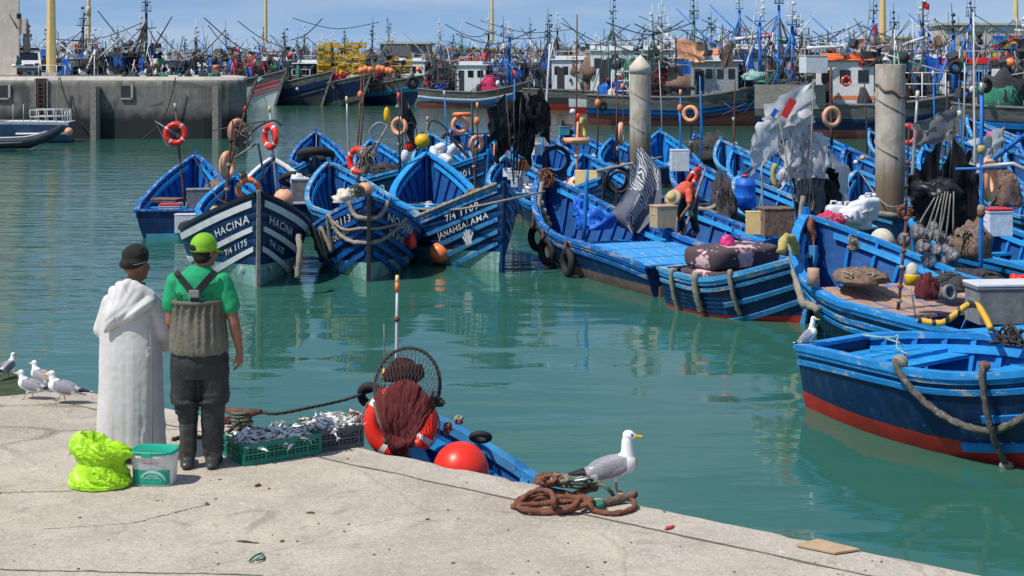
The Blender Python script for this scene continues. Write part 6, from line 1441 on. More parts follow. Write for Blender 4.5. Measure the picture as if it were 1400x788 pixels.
for i, (lb, px, Y, a, hu, wall, roof, mc, mh, nt_, m2c) in enumerate(BACK):
    k = (i * 37 % 11) / 11
    trawler('back%d' % i, 'trawler behind: ' + lb, px, Y, a, 14.5, 4.6, 3.6, 2.1, 2.2, hu, 'red', 'bulw', .8, .6, (), ((-2.5 + k * 2, D, 4.8, 3.4, 2.7 + .4 * k, wall, roof, None, 5) if i not in (13, 14, 17) else (-1.5, D + .4, 7.2, 3.8, 3.3, 'white', 'white', None, 6)), (1.6 + k, D, mh, mc, 30 + i), (-4.8, D, mh * .85, m2c or ('mdark', 'mblue', 'mwhite')[i % 3], 60 + i),
            gal=((2.0 + k, D, 3.6 + k, 2.6, mc, i, (.2, -.2, .05)[i % 3]) if i % 2 == 0 else None), group='trawlers in the rows behind', gearn=1.0 if i in (0, 1, 3, 13, 14) else 2.6,
            loads=((4.2, 0, 2.6, 1.5, 1.4, 1.0, nt_, i), (-5.2, 0, 2.5, 1.3, 1.5, 1.2, ('net', 'netbrown', 'netgreen', 'netred')[i % 4], i + 50), (-.2 + k, -.9, 2.4, 1.0, .8, .9, ('net', 'tarp', 'netbrown')[i % 3], i + 90)),
            cages=(((-4.8, 0, 1.5), (2.4, 2.6, 2.8 + k), ('mdark', 'mblue', 'mgreen')[i % 3]),) if i % 3 == 0 else (), booms=(((1.6 + k, 0, 4), (-3.5, .5, 4 + mh * .5), .08, mc), ((1.6 + k, 0, 5), (5.5, -.5, 5 + mh * .35), .07, ('wood', 'mwhite', mc)[i % 3])))
# loose gear on the trawlers
rcb = random.Random(91)
for i in range(30):
    Yc = rcb.uniform(118, 200); xa = rcb.uniform(60, 1330); xb = xa + rcb.uniform(40, 130); a, b = P(xa, rcb.uniform(18, 58), Yc), P(xb, rcb.uniform(22, 80), Yc + rcb.uniform(-6, 6))
    rope_thing('dark sagging cable strung between far masts', smooth_path([a, (a + b) / 2 + V((0, 0, -rcb.uniform(.3, 1.2))), b]), .05, 'mdark', 'cable', 'rigging_cable', 'cables strung between the far masts', 5)
def on_tr(key, x, y, z): return t_h[key][1] @ V((x, y, z))
for i, (px, py) in enumerate(((494, 97), (500, 95), (506, 96), (518, 94), (523, 95), (530, 97), (534, 98))):
    p = P(px, py, 163); tag(MB().ell((0, 0, 0), .42, 0, None, 16, 10).build('buoy', M['orange'], None, p), 'orange buoy in the row on the dark trawler bow rail', 'buoy', 'orange buoys on the dark trawler bow rail')
for lab, px, py, Y, rp, mk in (('large red buoy on the orange roof', 1162, 81, 93, 8, 'redr'), ('large cream buoy beside the red one on the orange roof', 1177, 79, 93, 8, 'cloth'), ('faded orange buoy lying on the orange roof edge', 1157, 92, 93, 6, 'peach'), ('small peach buoy left of the orange roof', 1115, 97, 93, 5, 'peach'),
                              ('orange buoy beside the magenta nets over the jetty', 295, 92, 118, 3.2, 'orange'), ('red buoy behind the red gallows', 397, 76, 165, 3.4, 'redr'), ('orange buoy on the trawler with the tyre', 572, 95, 160, 3.6, 'orange'), ('red buoy on the white roof of the long trawler', 662, 77, 160, 4, 'redr')):
    ball(lab, px, py, rp, Y, mk, lug=False)
ring('small red life ring on the orange banded wheelhouse wall', 1157, 111, 15, 91.6, 'redr', 10)
ring('small red life ring on the white superstructure', 1020, 97, 8, 112, 'redr', 10)
tyre('tyre hung on the grey bulwark of the large trawler with blue strakes', P(969, 129, 113.0), .5, .15, rotm(0, 0, 8))
tyre('black bundle hung at the stern of the large trawler with blue strakes', P(823, 145, 112.3), .42, .18, rotm(0, 0, 8))
tyre('tyre hung on the grey bulwark near the orange buoys', P(564, 113, 163.2), .75, .25, rotm(0, 0, 20))
tyre('tyre standing on the grey plates left of the thin white pole', P(1306, 92, 82), .42, .13, rotm(0, 0, 5))
tyre('worn tyre on the trawler at the right edge', P(1348, 117, 81.5), .45, .14, rotm(0, 0, 30))
heap('mint green folded net on the bow of the large blue strake trawler', 1032, 110, 32, 12, 111, 'mint', 'net', 3, 4, 'white', dy=.8)
heap('mint green net roll on the bow of the striped trawler', 777, 103, 16, 5, 162, 'mint', 'net', 4, 0)
heap('mint green net on the red bow trawler', 354, 112, 12, 6, 163, 'mint', 'net', 5, 0)
cone = MB().lathe([(.5, 0), (.38, .1), (.08, 1.0), (0, 1.02)], n=12); tag(cone.build('flag_cone', M['dark'], None, P(963, 75, 112)), 'dark pointed cone on the pale wheelhouse roof', 'cone')
flag_pole('large dusty pink cloth hung from a line behind the pointed pile', 924, 100, 924, 52, 111, 2.2, 1.5, 'peach', 5, hang=.3, amp=.1)
flag_pole('second dusty pink cloth hung right of the dark cone', 992, 92, 1002, 56, 110, .9, 1.7, 'netbrown', 6, True, hang=.3, amp=.1)
flag_pole('red flag on the dark lattice tower', 1262, 60, 1262, 2, 104, .45, .5, 'redp', 8, False, .4)
flag_pole('red furled flag beside the cream mast', 1196, 66, 1199, 32, 120, .3, 1.4, 'redp', 9, True, .2)
flag_pole('red flag behind the jetty right of the slim cream mast', 126, 70, 126, 54, 130, .5, .5, 'redp', 10, False, .4)
flag_pole('kite shaped marker plate on a thin stem over the striped trawler bow', 797, 128, 797, 99, 110, .5, .5, 'wood', 11, True, .2, amp=.05)
pole('white boom slanting across the red roof', 1234, 62, 1268, 50, 100, 2.4, 'mwhite', name='boom', cat='boom')
pole('red and white striped boom above the white superstructure', 1005, 54, 1056, 49, 125, 2.6, 'mwhite', name='boom', cat='boom', bands=((.7, 'redp'), (.8, 'redp'), (.9, 'redp')))
pole('long pale horizontal beam left of the red buoys', 1103, 66, 1152, 64, 92, 2.4, 'mwhite', name='beam', cat='beam')
for i, (xa, ya, xb, yb) in enumerate(((1030, 100, 1060, 150),)): pass
crate('white canvas shelter on the grey plank stern', 1112, 100, 1.4, 1.2, 1.1, 91, 'whitepl', 10, 'shelter', 'canvas_shelter')
plk = tag(MB().box((0, 0, .7), (4.4, .12, 1.5)).box((0, .3, 1.42), (4.5, .7, .08)).build('plank_fence', M['wood'], None, P(1080, 148, 92.2), R(-10)), 'grey weathered plank bulwark around the trawler stern', 'bulwark')
# yellow crate stacks
cm = MB(); cm.box((0, 0, .05), (.74, .5, .06)); 
for sx in (-1, 1): cm.box((sx * .37, 0, .17), (.05, .54, .3))
for sy in (-1, 1): cm.box((0, sy * .26, .17), (.7, .04, .26))
cme = cm.mesh('fish_crate', [M['ygrate']])
for c0, nxx, nzz, pxx, pyb, Yc in (('left and larger yellow stack', 7, 11, 472, 103, 168), ('right and smaller yellow stack', 4, 8, 550, 102, 176)):
    base = P(pxx, pyb, Yc)
    for i in range(nxx):
        for k in range(nzz):
            if (k == nzz - 1 and i in (0, 3)) or rj.random() < .06: continue
            o_ = link('fish_crate', cme, None, base + V(((i - nxx / 2) * .80 + rj.uniform(-.03, .03), rj.uniform(-.2, .2), k * .345)), rj.uniform(-.12, .12))
            tag(o_, 'yellow fish crate in the ' + c0, 'crate', 'yellow crates of the ' + c0)
tag(MB().box((0, 0, .7), (3.2, 1.2, 1.3)).build('tarpaulin_cover', M['fur'], None, P(543, 78, 174)), 'grey brown tarpaulin over the right yellow stack', 'tarpaulin')
for i in range(28):
    pass
bxm = [MB().box((0, 0, .16), (.55, .4, .3)).mesh('fish_box', [M[k]]) for k in ('tarp', 'redp', 'yellow', 'turq', 'navy')]
for i in range(9):
    for k in range(6):
        o_ = link('fish_box', bxm[(i * 3 + k * 7 + i * k) % 5], None, P(1364, 84, 112) + V((i * .58, rj.uniform(-.1, .1), k * .33)))
        tag(o_, 'small coloured fish box in the mixed stack at the far right', 'fish box', 'coloured fish boxes at the far right')
# motor boat and rubber dinghy in front of the jetty
mt_ = trawler_dummy = None
h = Hull(7.6, 2.6, 1.55, 1.28, 1.2, kd=.4, rake=.5, ws=.92, tm=.45, p0=.16, p1=.5, full=2.4)
mbp = W(98, 194); hdx = V((-math.cos(R(8)), -math.sin(R(8)), 0)); cb = V((mbp.x, mbp.y, 0)) + hdx * 3.8
mo = thing('motor_boat', 'blue and white motor boat with stern rails moored at the jetty', 'motor boat', cb, math.atan2(hdx.y, hdx.x))
hull_mesh(h, .12, None, .16).build('hull', [M['navy2'], mat('slate_blue', (.06, .10, .19), .4, .2, 3), M['white'], M['white']], mo)
transom_mb(h, .1, None).build('transom', [MATS['slate_blue'], M['white'], M['navy2']], mo)
plate_mb(h, .01, .96, lambda t: h.s_(t) - .03, .06, .02).build('deck', M['white'], mo)
wh_ = MB(); wh_.add([(x, y * s, z) for x, y, z in ((.6, 1.0, 1.25), (3.2, .8, 1.35), (3.0, .7, 2.9), (1.1, .85, 3.0)) for s in (1, -1)], [(0, 2, 4, 6), (1, 7, 5, 3), (0, 6, 7, 1), (2, 3, 5, 4), (6, 4, 5, 7)]); bevel(wh_.build('cabin', M['white'], mo), .06)
rr = MB()
for s in (-1, 1):
    for i in range(5): rr.tube([(-3.6 + i * .5, s * 1.1, 1.2), (-3.55 + i * .5, s * 1.08, 1.95)], .025, 5)
    for z in (1.55, 1.95): rr.tube([(-3.6, s * 1.1, z), (-1.55, s * 1.1, z)], .025, 5)
for z in (1.55, 1.95): rr.tube([(-3.6, -1.1, z), (-3.6, 1.1, z)], .025, 5)
for i in range(4): rr.tube([(-3.6, -1.1 + i * .7, 1.2), (-3.6, -1.1 + i * .7, 1.95)], .025, 5)
for x in (-.6, .3, -1.2): rr.tube([(x, 1.15, 1.2), (x, 1.15, 2.3)], .02, 5)
rr.build('stern_rail', M['mwhite'], mo)
MB().tube([(-3.7, 1.34, .55), (-.8, 1.36, .55)], .07, 6).build('rubbing_strip', M['white'], mo)
ball('peach fender ball at the stern of the motor boat', 94, 180, 5.5, 86.2, 'peach', 'fender', lug=False)
dg_ = thing('rubber_dinghy', 'dark grey rubber dinghy with an upturned bow beside the motor boat', 'dinghy', W(20, 206), R(8))
def dtube(s): return [(-4.2, s * .75, .45), (-1.5, s * .8, .45), (.8, s * .72, .5), (1.9, s * .42, .85), (2.5, s * .05, 1.25)]
dk = mat('dinghy_rubber', (.028, .032, .042), .35, .3, 5)
for s in (-1, 1): MB().tube(smooth_path(dtube(s)), [.27] * 19 + [.25, .24, .22, .2, .18, .16], 14).build('side_tube', dk, dg_)
MB().loft([[V((-4.2, y, .1 + .1 * abs(y))) for y in (-.7, 0, .7)], [V((.8, y, .1 + .2 * abs(y))) for y in (-.62, 0, .62)], [V((2.2, y, .75)) for y in (-.2, 0, .2)]], 0, True, False, False).build('keel', mat('dinghy_bottom', (.13, .14, .15), .5), dg_)
MB().tube([(-3.5, -1.03, .42), (-1.5, -1.09, .42), (.6, -1.0, .48)], .04, 6).build('rub_strake', M['steel'], dg_)
MB().tube(smooth_path([(-.6, -.8, .72), (.8, -.74, .78), (1.8, -.5, 1.05)]), .05, 6).build('grab_tube', M['mwhite'], dg_)
# breakwater and sheds on the horizon
bk = MB(); rings = []
rb = random.Random(4)
for i in range(160):
    x = -190 + i * 2.4; j = lambda s: rb.uniform(-s, s)
    top = 7.4 + .6 * math.sin(i * .09) + j(.5)
    rings.append([V((x + j(.6), 262 + j(.8), -1)), V((x + j(.6), 265 + j(1), 2.4 + j(.6))), V((x + j(.6), 269 + j(1), 5.2 + j(.7))), V((x + j(.5), 272 + j(.6), top)), V((x + j(.4), 276, top + j(.3))), V((x, 284, -1))])
bk.loft(rings, 0, False, False, False)
tag(bk.build('breakwater', mat('breakwater_rock', (.20, .18, .155), .9, .45, .35, .5, 3, (.13, .12, .11), .5, .55)), 'low rocky breakwater along the horizon', 'breakwater')
def shed(label, px0, px1, ytop, Y, wall, rf=None):
    a, b = P(px0, ytop, Y), P(px1, ytop, Y); w = b.x - a.x; hgt = a.z
    t = thing('harbour_shed', label, 'building', V(((a.x + b.x) / 2, Y + 6, 0)))
    bevel(MB().box((0, 0, hgt / 2), (w, 12, hgt)).build('wall', wall, t), .1)
    MB().box((0, 0, hgt + .1), (w + .8, 12.8, .3)).build('roof', rf or M['cloth'], t)
    n = max(1, int(w / 5))
    for i in range(n): MB().box((-w / 2 + w * (i + .5) / n, -6.02, hgt * .72), (1.8, .12, 1.2)).build('window', M['dark'], t)
    return t
shed('long pale beige shed behind the masts at the right', 1290, 1470, 34, 205, bldm)
shed('low sandy shed behind the blue lattice tower', 1195, 1296, 52, 215, bldm)
shed('low pale shed behind the brown lattice mast', 600, 690, 68, 235, bldm, M['ygrate'])
shed('grey flat roofed shed behind the yellow crate stacks', 520, 585, 60, 215, M['fur'])

# a third row, still farther off
rk = random.Random(77)
for i in range(16):
    px = 40 + i * 92 + rk.uniform(-25, 25); mc = rk.choice(('mdark', 'mblue', 'mwhite', 'mgreen', 'wood')); mh = rk.uniform(8, 11.5)
    trawler('third%d' % i, 'distant trawler in the last row before the breakwater, half hidden by masts', px, 222 + rk.uniform(-8, 8), rk.uniform(60, 80), 14.5, 4.6, 3.8, 2.3, 2.4, rk.choice(('navy2', 'dark', 'white')), 'red', 'bulw', .8, .6, (),
            (-2, D, 3.6, 3, 2.8, rk.choice(('white', 'whitepl', 'steel', 'turq')), rk.choice(('white', 'redp', 'dark')), None, 3), (2, D, mh, mc, 200 + i), None, (3, D, 4.5, 2.6, mc, i, .15), group='distant trawlers in the last row', gearn=2.4)
# ---------------------------------------------------------------- near quay
q0 = qa.copy(); q1 = qb + QD * 9
IN = -QN; CW = .46
qr = tag(link('quay', None), kind='structure')
def edgept(s, w, z): return V((qa.x + QD.x * s + IN.x * w, qa.y + QD.y * s + IN.y * w, z))
# coping stones, each with chipped edges
Lq = (q1 - q0).length; s = 0.0; rq = random.Random(9); i = 0
cop = MB()
while s < Lq:
    l = rq.uniform(2.6, 3.4); n = 26; rings = []
    for k in range(n + 1):
        ss = s + .006 + (l - .012) * k / n; ch = max(0, fbm((ss * 3.1, 2, 1), 1, 4)) * .075; c2 = abs(fbm((ss * 7, 5, 3))) * .012
        rings.append([edgept(ss, .015 + ch * .2, QZ - .75), edgept(ss, .0, QZ - .06 - ch), edgept(ss, .025 + ch, QZ - .012 - c2), edgept(ss, .07 + ch, QZ), edgept(ss, CW - .012 - c2, QZ), edgept(ss, CW - .004, QZ - .03), edgept(ss, CW - .004, QZ - .75)])
    cop.loft(rings, 0, False); s += l
cop.build('coping', copem, qr)
# slab behind the coping, with the quay turning left at its far end
A2 = edgept(0, 0, QZ); sl_ = MB()
poly = [edgept(-.0, CW + .006, QZ), edgept(Lq, CW + .006, QZ), edgept(Lq, 14, QZ), V((-14, -3, QZ)), V((-14, 12.6, QZ)), V((-6.2, 13.55, QZ)), V((-4.75, 13.72, QZ)), V((-4.3, 13.98, QZ)), edgept(-.05, .0, QZ), edgept(-.004, .02, QZ)]
n = len(poly); low = [p + V((0, 0, -2.4)) for p in poly]
sl_.add(poly, [tuple(range(n - 1, -1, -1))], 0); sl_.add(poly + low, [(i, (i + 1) % n, n + (i + 1) % n, n + i) for i in range(n)], 1)
o_ = sl_.build('slab', [quaym, qwall], qr); bevel(o_, .025, 2)
wl = MB(); wl.loft([[edgept(.0, .05, QZ - .74), edgept(.0, .05, -1.2), edgept(.0, .6, -1.2), edgept(.0, .6, QZ - .74)], [edgept(Lq, .05, QZ - .74), edgept(Lq, .05, -1.2), edgept(Lq, .6, -1.2), edgept(Lq, .6, QZ - .74)]], 0, False)
wl.build('face_wall', qwall, qr)
# weedy ledge beyond the corner
lg = MB(); top = [V((-9, 13.3, 1.2)), V((-5.2, 13.6, 1.2)), V((-5.05, 15.2, 1.2)), V((-5.5, 16.2, 1.2)), V((-9, 16.2, 1.2))]; n = 5
lg.add(top, [tuple(range(n))]); lg.add(top + [p + V((0, .2, -2)) for p in top], [(i, n + i, n + (i + 1) % n, (i + 1) % n) for i in range(n)])
tag(bevel(lg.build('weedy_ledge', mat('weed', (.035, .06, .02), .8, .5, 5, .9, 25, (.10, .10, .06), 6, .6)), .06, 3), kind='structure')
# joint across the slab: a shallow groove line of dirt
jn = MB()
ja, jb = W(-60, 758, QZ), W(520, 702, QZ)
def groove(a, b, w, seed, n=40):
    rr = []
    for k in range(n + 1):
        p = a.lerp(b, k / n); d = (b - a).normalized(); nn = V((-d.y, d.x, 0)); o = .02 * fbm((k * .3, seed, 0)); ww = w * (.4 + abs(fbm((k * .9, seed, 5))) * 1.4)
        rr.append([V((*(p + nn * (o - ww)).xy, QZ + .003)), V((*(p + nn * (o + ww)).xy, QZ + .003))])
    jn.loft(rr, 0, False, False, False)
groove(W(0, 674, QZ), W(100, 672, QZ), .007, 1); groove(W(180, 716, QZ), W(285, 690, QZ), .006, 3); groove(W(-20, 779, QZ), W(360, 787, QZ), .012, 5); groove(W(60, 724, QZ), W(180, 716, QZ), .004, 7)
cr_ = []
for k in range(260):
    ss = Lq * k / 259; o = CW + .012 + .016 * fbm((ss * 2.3, 4, 1), 1, 4); ww = .004 + .014 * max(0, fbm((ss * 1.7, 9, 2), 1, 4) + .35)
    cr_.append([edgept(ss, o - ww, QZ + .004), edgept(ss, o + ww, QZ + .004)])
jn.loft(cr_, 0, False, False, False)
jn.build('slab_joint', mat('joint_dirt', (.13, .11, .09), .95, .4, 9), qr)
# litter
lit = MB(); rl_ = random.Random(12)
for i in range(150):
    p = W(rl_.uniform(-10, 1330), rl_.uniform(560, 788), QZ)
    e = (p - V((qa.x, qa.y, QZ))).dot(QN)
    if e > -.08: continue
    r = rl_.uniform(.003, .009) * (1.6 if rl_.random() < .15 else 1)
    lit.ell(p + V((0, 0, r * .4)), (r * rl_.uniform(.8, 2.2), r, r * .6), rl_.randint(0, 2), rotm(0, 0, rl_.uniform(0, 180)), 7, 5)
tag(lit.build('litter', [mat('leaf_bit', (.16, .09, .05), .9), mat('pebble', (.28, .25, .21), .9), mat('dark_bit', (.06, .05, .045), .9)]), kind='stuff')
def scrap(label, px, py, col, sx, sy, seed, name='scrap', cat='litter'):
    p = W(px, py, QZ); mb = MB().ell((0, 0, sy * .35), (sx, sy, sy * .45), 0, None, 14, 8)
    for v in mb.v:
        k = 1 + .45 * fbm((v.x / sx * 2 + seed, v.y / sy * 2, v.z * 40)); v.x *= k; v.y *= k; v.z = max(.002, v.z * k)
    return tag(mb.build(name, M[col], None, p, seed), label, cat)
scrap('dark red fish scrap lying in front of the green crate', 353, 665, 'netred', .028, .018, 1)
scrap('small brown scrap on the bare slab left of centre', 283, 690, 'netbrown', .03, .016, 2)
scrap('pair of brown scraps right of the dark red scrap', 425, 702, 'netbrown', .035, .015, 3)
scrap('small red and white wrapper near the quay edge right of the rust rope', 915, 723, 'redp', .045, .02, 4, 'wrapper')
scrap('grey twig like scrap near the bottom middle', 338, 742, 'drope', .09, .012, 6)
rope_thing('short bright green string scrap at the bottom of the quay', smooth_path([W(341, 767, QZ + .012), W(349, 760, QZ + .02), W(358, 757, QZ + .015), W(360, 764, QZ + .012), W(350, 766, QZ + .02)]), .007, 'netgreen', 'string', 'string')
cb_ = MB(); pts = [W(1088, 747, QZ + .008), W(1118, 739, QZ + .008), W(1176, 753, QZ + .008), W(1142, 758, QZ + .008)]
cb_.add(pts + [p + V((0, 0, .012)) for p in pts], [(4, 5, 6, 7), (0, 1, 5, 4), (1, 2, 6, 5), (2, 3, 7, 6), (3, 0, 4, 7)])
c0 = pts[0].copy(); cb_.v = [v - c0 for v in cb_.v]
tag(cb_.build('cardboard_sheet', M['card'], None, c0), 'torn flat cardboard piece on the coping stone', 'cardboard')

# ---------------------------------------------------------------- people
skin = mat('brown_skin', (.23, .105, .06), .5, .12, 9, .2, 60); skin2 = mat('tanned_skin', (.27, .125, .075), .5, .12, 9, .2, 60)
robe = mat('pale_grey_robe', (.60, .585, .565), .9, .10, 4, .3, 420); knit = mat('dark_green_knit', (.018, .022, .018), .9, .3, 30, 1, 120)
shirtm = mat('green_shirt', (.01, .33, .13), .8, .15, 6, .4, 150); bib = mat('olive_wader', (.13, .125, .095), .65, .25, 6, .5, 40, (.22, .21, .17), 7, .64); trou = mat('black_wader', (.020, .023, .024), .55, .4, 5, .5, 40, (.05, .05, .045), 4, .62)
boot = mat('rubber_boot', (.05, .055, .05), .35, .35, 5, .2, 30, (.10, .10, .085), 6, .6); strap = mat('black_strap', (.012, .013, .016), .6, .2, 20)
capm = mat('lime_cap', (.22, .48, .02), .75, .12, 8, .4, 150); hairm = mat('dark_hair', (.012, .01, .009), .8, .4, 60, .8, 160)
S = 1 / 177.0
def head(mb, c, r=.098, yaw=0, tilt=0):
    """head with brow, nose, mouth, chin and ears; faces +y before yaw"""
    rt = rotm(tilt, 0, yaw); q = lambda x, y, z: V(c) + rt @ V((x, y, z))
    mb.ell(q(0, -.008, .02), (r * .80, r * .98, r * 1.02), 0, rt, 20, 14)
    mb.ell(q(0, .018, -.055), (r * .66, r * .72, r * .74), 0, rt, 16, 10)
    mb.ell(q(0, .062, -.098), (r * .30, r * .26, r * .22), 0, rt, 12, 8)
    mb.cap(q(0, .088, .015), q(0, .112, -.028), .011, .017, 0, 8); mb.ell(q(0, .085, .035), (.05, .016, .014), 0, rt, 12, 8)
    mb.ell(q(0, .088, -.062), (.026, .014, .007), 0, rt, 10, 6); mb.ell(q(0, .087, -.075), (.023, .013, .008), 0, rt, 10, 6)
    for s in (-1, 1):
        mb.ell(q(s * r * .84, -.008, -.008), (.012, .024, .034), 0, rt, 10, 8); mb.ell(q(s * .048, .062, -.03), (.026, .022, .022), 0, rt, 10, 8)
def hand(mb, wrist, d, palm_n, side=1, curl=.5, sc=1.0):
    """palm, four unequal bent fingers and a thumb from the palm's side; d points to the fingertips"""
    d = V(d).normalized(); n = V(palm_n).normalized(); n = (n - d * n.dot(d)).normalized(); x = d.cross(n) * side
    w = V(wrist); A = lambda a, b, c: w + (d * a + x * b + n * c) * sc
    mb.cap(A(0, 0, 0), A(.03, 0, 0), .026 * sc, .03 * sc, 0, 10)
    for k, b in enumerate((-.027, -.009, .009, .027)): mb.cap(A(.02, b * .8, 0), A(.085, b, .002), .015 * sc, .0125 * sc, 0, 8)
    for k, (b, l) in enumerate(((.029, .072), (.0095, .082), (-.010, .076), (-.029, .058))):
        c1, c2 = curl * .8 + .08 * k, curl * 1.9 + .1 * k
        p0 = A(.088, b, .002); e1 = A(.088 + l * .48 * math.cos(c1), b * 1.12, .002 + l * .48 * math.sin(c1))
        e2 = e1 + (d * math.cos(c2) + n * math.sin(c2)) * l * .52 * sc
        mb.cap(p0, e1, .0098 * sc, .0092 * sc, 0, 8); mb.cap(e1, e2, .0092 * sc, .0076 * sc, 0, 8)
    t1 = A(.052, .047, .014); t2 = A(.085, .052, .03)
    mb.cap(A(.018, .022, .004), t1, .0145 * sc, .0115 * sc, 0, 8); mb.cap(t1, t2, .0112 * sc, .0085 * sc, 0, 8)
def ering(c, rx, ry, n=28, k=0, amp=0, ph=0):
    c = V(c); return [c + V((rx * math.cos(2 * math.pi * j / n) * (1 + amp * math.cos(k * 2 * math.pi * j / n + ph)), ry * math.sin(2 * math.pi * j / n) * (1 + amp * math.cos(k * 2 * math.pi * j / n + ph)), 0)) for j in range(n)]
def zloft(mb, prof, n=28):
    mb.loft([ering((x, y, z), rx, ry, n) for z, x, y, rx, ry in prof], 0, True)

# ---- man in the pale robe (local: +y looks over the water, away from the camera)
p1 = W(179, 628, QZ)
m1 = thing('person', 'person in a long pale hooded robe and dark knitted cap, standing with their back turned', 'person', p1, R(-4))
b1 = MB(); head(b1, (.03, .04, 1.515), .10, -38, 4)
b1.cap((.01, .0, 1.30), (.025, .025, 1.45), .062, .056); zloft(b1, [(1.36, 0, 0, .09, .075), (1.30, 0, 0, .13, .085), (1.15, 0, 0, .17, .11), (.85, 0, 0, .17, .12), (.70, 0, 0, .17, .13)])
for s in (-1, 1):
    b1.cap((s * .09, 0, .75), (s * .10, .01, .42), .085, .06); b1.cap((s * .10, .01, .42), (s * .10, -.01, .09), .06, .045)
    b1.cap((s * .10, -.03, .045), (s * .11, .15, .03), .042, .034)
    b1.cap((s * .15, 0, 1.22), (s * .225, .03, 1.0), .045, .04); b1.cap((s * .225, .03, 1.0), (s * .10, .27, .90), .04, .03)
    hand(b1, (s * .09, .28, .90), (-s * 1, .25, -.05), (0, -.6, -.8), -s, .4)
remesh(b1, .0075, 3).build('body', skin, m1)
rb_ = MB()
zloft(rb_, [(.055, -.005, .01, .268, .20), (.10, -.005, .01, .270, .205), (.35, -.003, .0, .262, .20), (.62, .0, .0, .252, .195), (.86, .0, -.0, .245, .185), (1.04, -.005, -.0, .238, .165), (1.17, -.01, .0, .220, .15), (1.26, -.005, .0, .185, .128), (1.32, .0, .0, .135, .105), (1.375, .01, .01, .08, .085)], 40)
rb_.cap((.170, .0, 1.245), (.262, .02, 1.02), .070, .084, 0, 16); rb_.cap((.262, .02, 1.02), (.235, .15, .90), .085, .078, 0, 16); rb_.cap((.235, .15, .90), (.12, .27, .89), .075, .066, 0, 16)
rb_.cap((-.165, .0, 1.235), (-.232, .03, 1.02), .068, .078, 0, 16); rb_.cap((-.232, .03, 1.02), (-.12, .25, .89), .078, .066, 0, 16)
def robe_fold(v, n):
    a = math.atan2(v.y, v.x); k = max(0, min(1, (1.15 - v.z) / .9))
    f = .011 * k * noise.noise(V((a * 2.6, v.z * .55, 3))) + .004 * k * noise.noise(V((a * 6.5, v.z * 1.3, 9)))
    f += .0035 * noise.noise(V((v.x * 7 + v.z * 1.5, v.y * 7, v.z * 2.6))) + .002 * noise.noise(v * 24)
    if v.x > .17 and .80 < v.z < 1.2: f += .014 * noise.noise(V((v.x * 6, v.y * 9, v.z * 22)))
    if v.x > .14 and v.z < .6: f += .010 * noise.noise(V((a * 9, v.z * 13 + v.x * 8, 5))) * (.6 - v.z) * 2
    return f
remesh(rb_, .011, 5, .5, robe_fold).build('robe', robe, m1)
# hood lying on the back: a V shaped fold with its tip low on the left
hd_ = MB()
tipv = (-.150, -.178, 1.035)
for a, r0 in (((-.12, -.055, 1.335), .04), ((-.06, -.075, 1.375), .045), ((.0, -.085, 1.385), .05), ((.06, -.085, 1.37), .05), ((.11, -.085, 1.33), .05)):
    mid = V(a).lerp(V(tipv), .55) + V((.02, -.03, .0)); hd_.cap(a, mid, r0, .036, 0, 14); hd_.cap(mid, tipv, .036, .012, 0, 14)
hd_.cap((.165, -.075, 1.255), (.06, -.150, 1.165), .060, .050, 0, 14); hd_.cap((.06, -.150, 1.165), tipv, .048, .013, 0, 14); hd_.cap((.17, -.05, 1.29), (.09, -.09, 1.36), .055, .045)
def hoodf(v, n):
    q = v.x * .78 + (v.z - 1.2) * .62; r = -v.x * .62 + (v.z - 1.2) * .78      # along and across the rolled edge
    k = max(0, min(1, (1.24 - (v.z - v.x * .55)) / .10))
    return .014 * k * noise.noise(V((q * 4, r * 30, 2))) + .006 * noise.noise(V((q * 9, r * 16, 7)))
remesh(hd_, .0085, 9, .5, hoodf).build('hood', robe, m1)
sm_ = MB().tube([(-.01, -.135, 1.40), (.03, -.150, 1.31), (-.02, -.192, 1.20), (-.08, -.205, 1.12), (-.150, -.193, 1.04)], .003, 5); sm_.build('hood_seam', mat('seam_thread', (.25, .23, .21), .9), m1)
MB().tube([(.20, -.142, 1.02), (.215, -.140, .8), (.218, -.145, .5), (.222, -.15, .08)], .0035, 5).build('side_seam', MATS['seam_thread'], m1)
cp = MB(); cp.ell((.025, .03, 1.595), (.098, .112, .098), 0, rotm(12, 0, -30), 24, 16); cp.ell((.015, .0, 1.555), (.099, .112, .055), 0, rotm(12, 0, -30), 24, 12)
remesh(cp, .007, 4, .5, lambda v, n: .010 * max(0, noise.noise(V((v.x * 18, v.y * 14, v.z * 26)))) * (1 if v.z > 1.60 else .25)).build('knitted_cap', knit, m1)
MB().tube([(.025 + .102 * math.cos(a / 24 * 6.283), .02 + .117 * math.sin(a / 24 * 6.283), 1.565 + .022 * math.sin(a / 24 * 6.283)) for a in range(24)], .003, 4, 0, True).build('cap_seam', MATS['seam_thread'], m1)
cl_ = MB().tube([(.02, -.05, 1.385), (.075, -.02, 1.385), (.095, .04, 1.375)], .014, 8); cl_.build('shirt_collar', mat('slate_collar', (.06, .08, .11), .8), m1)

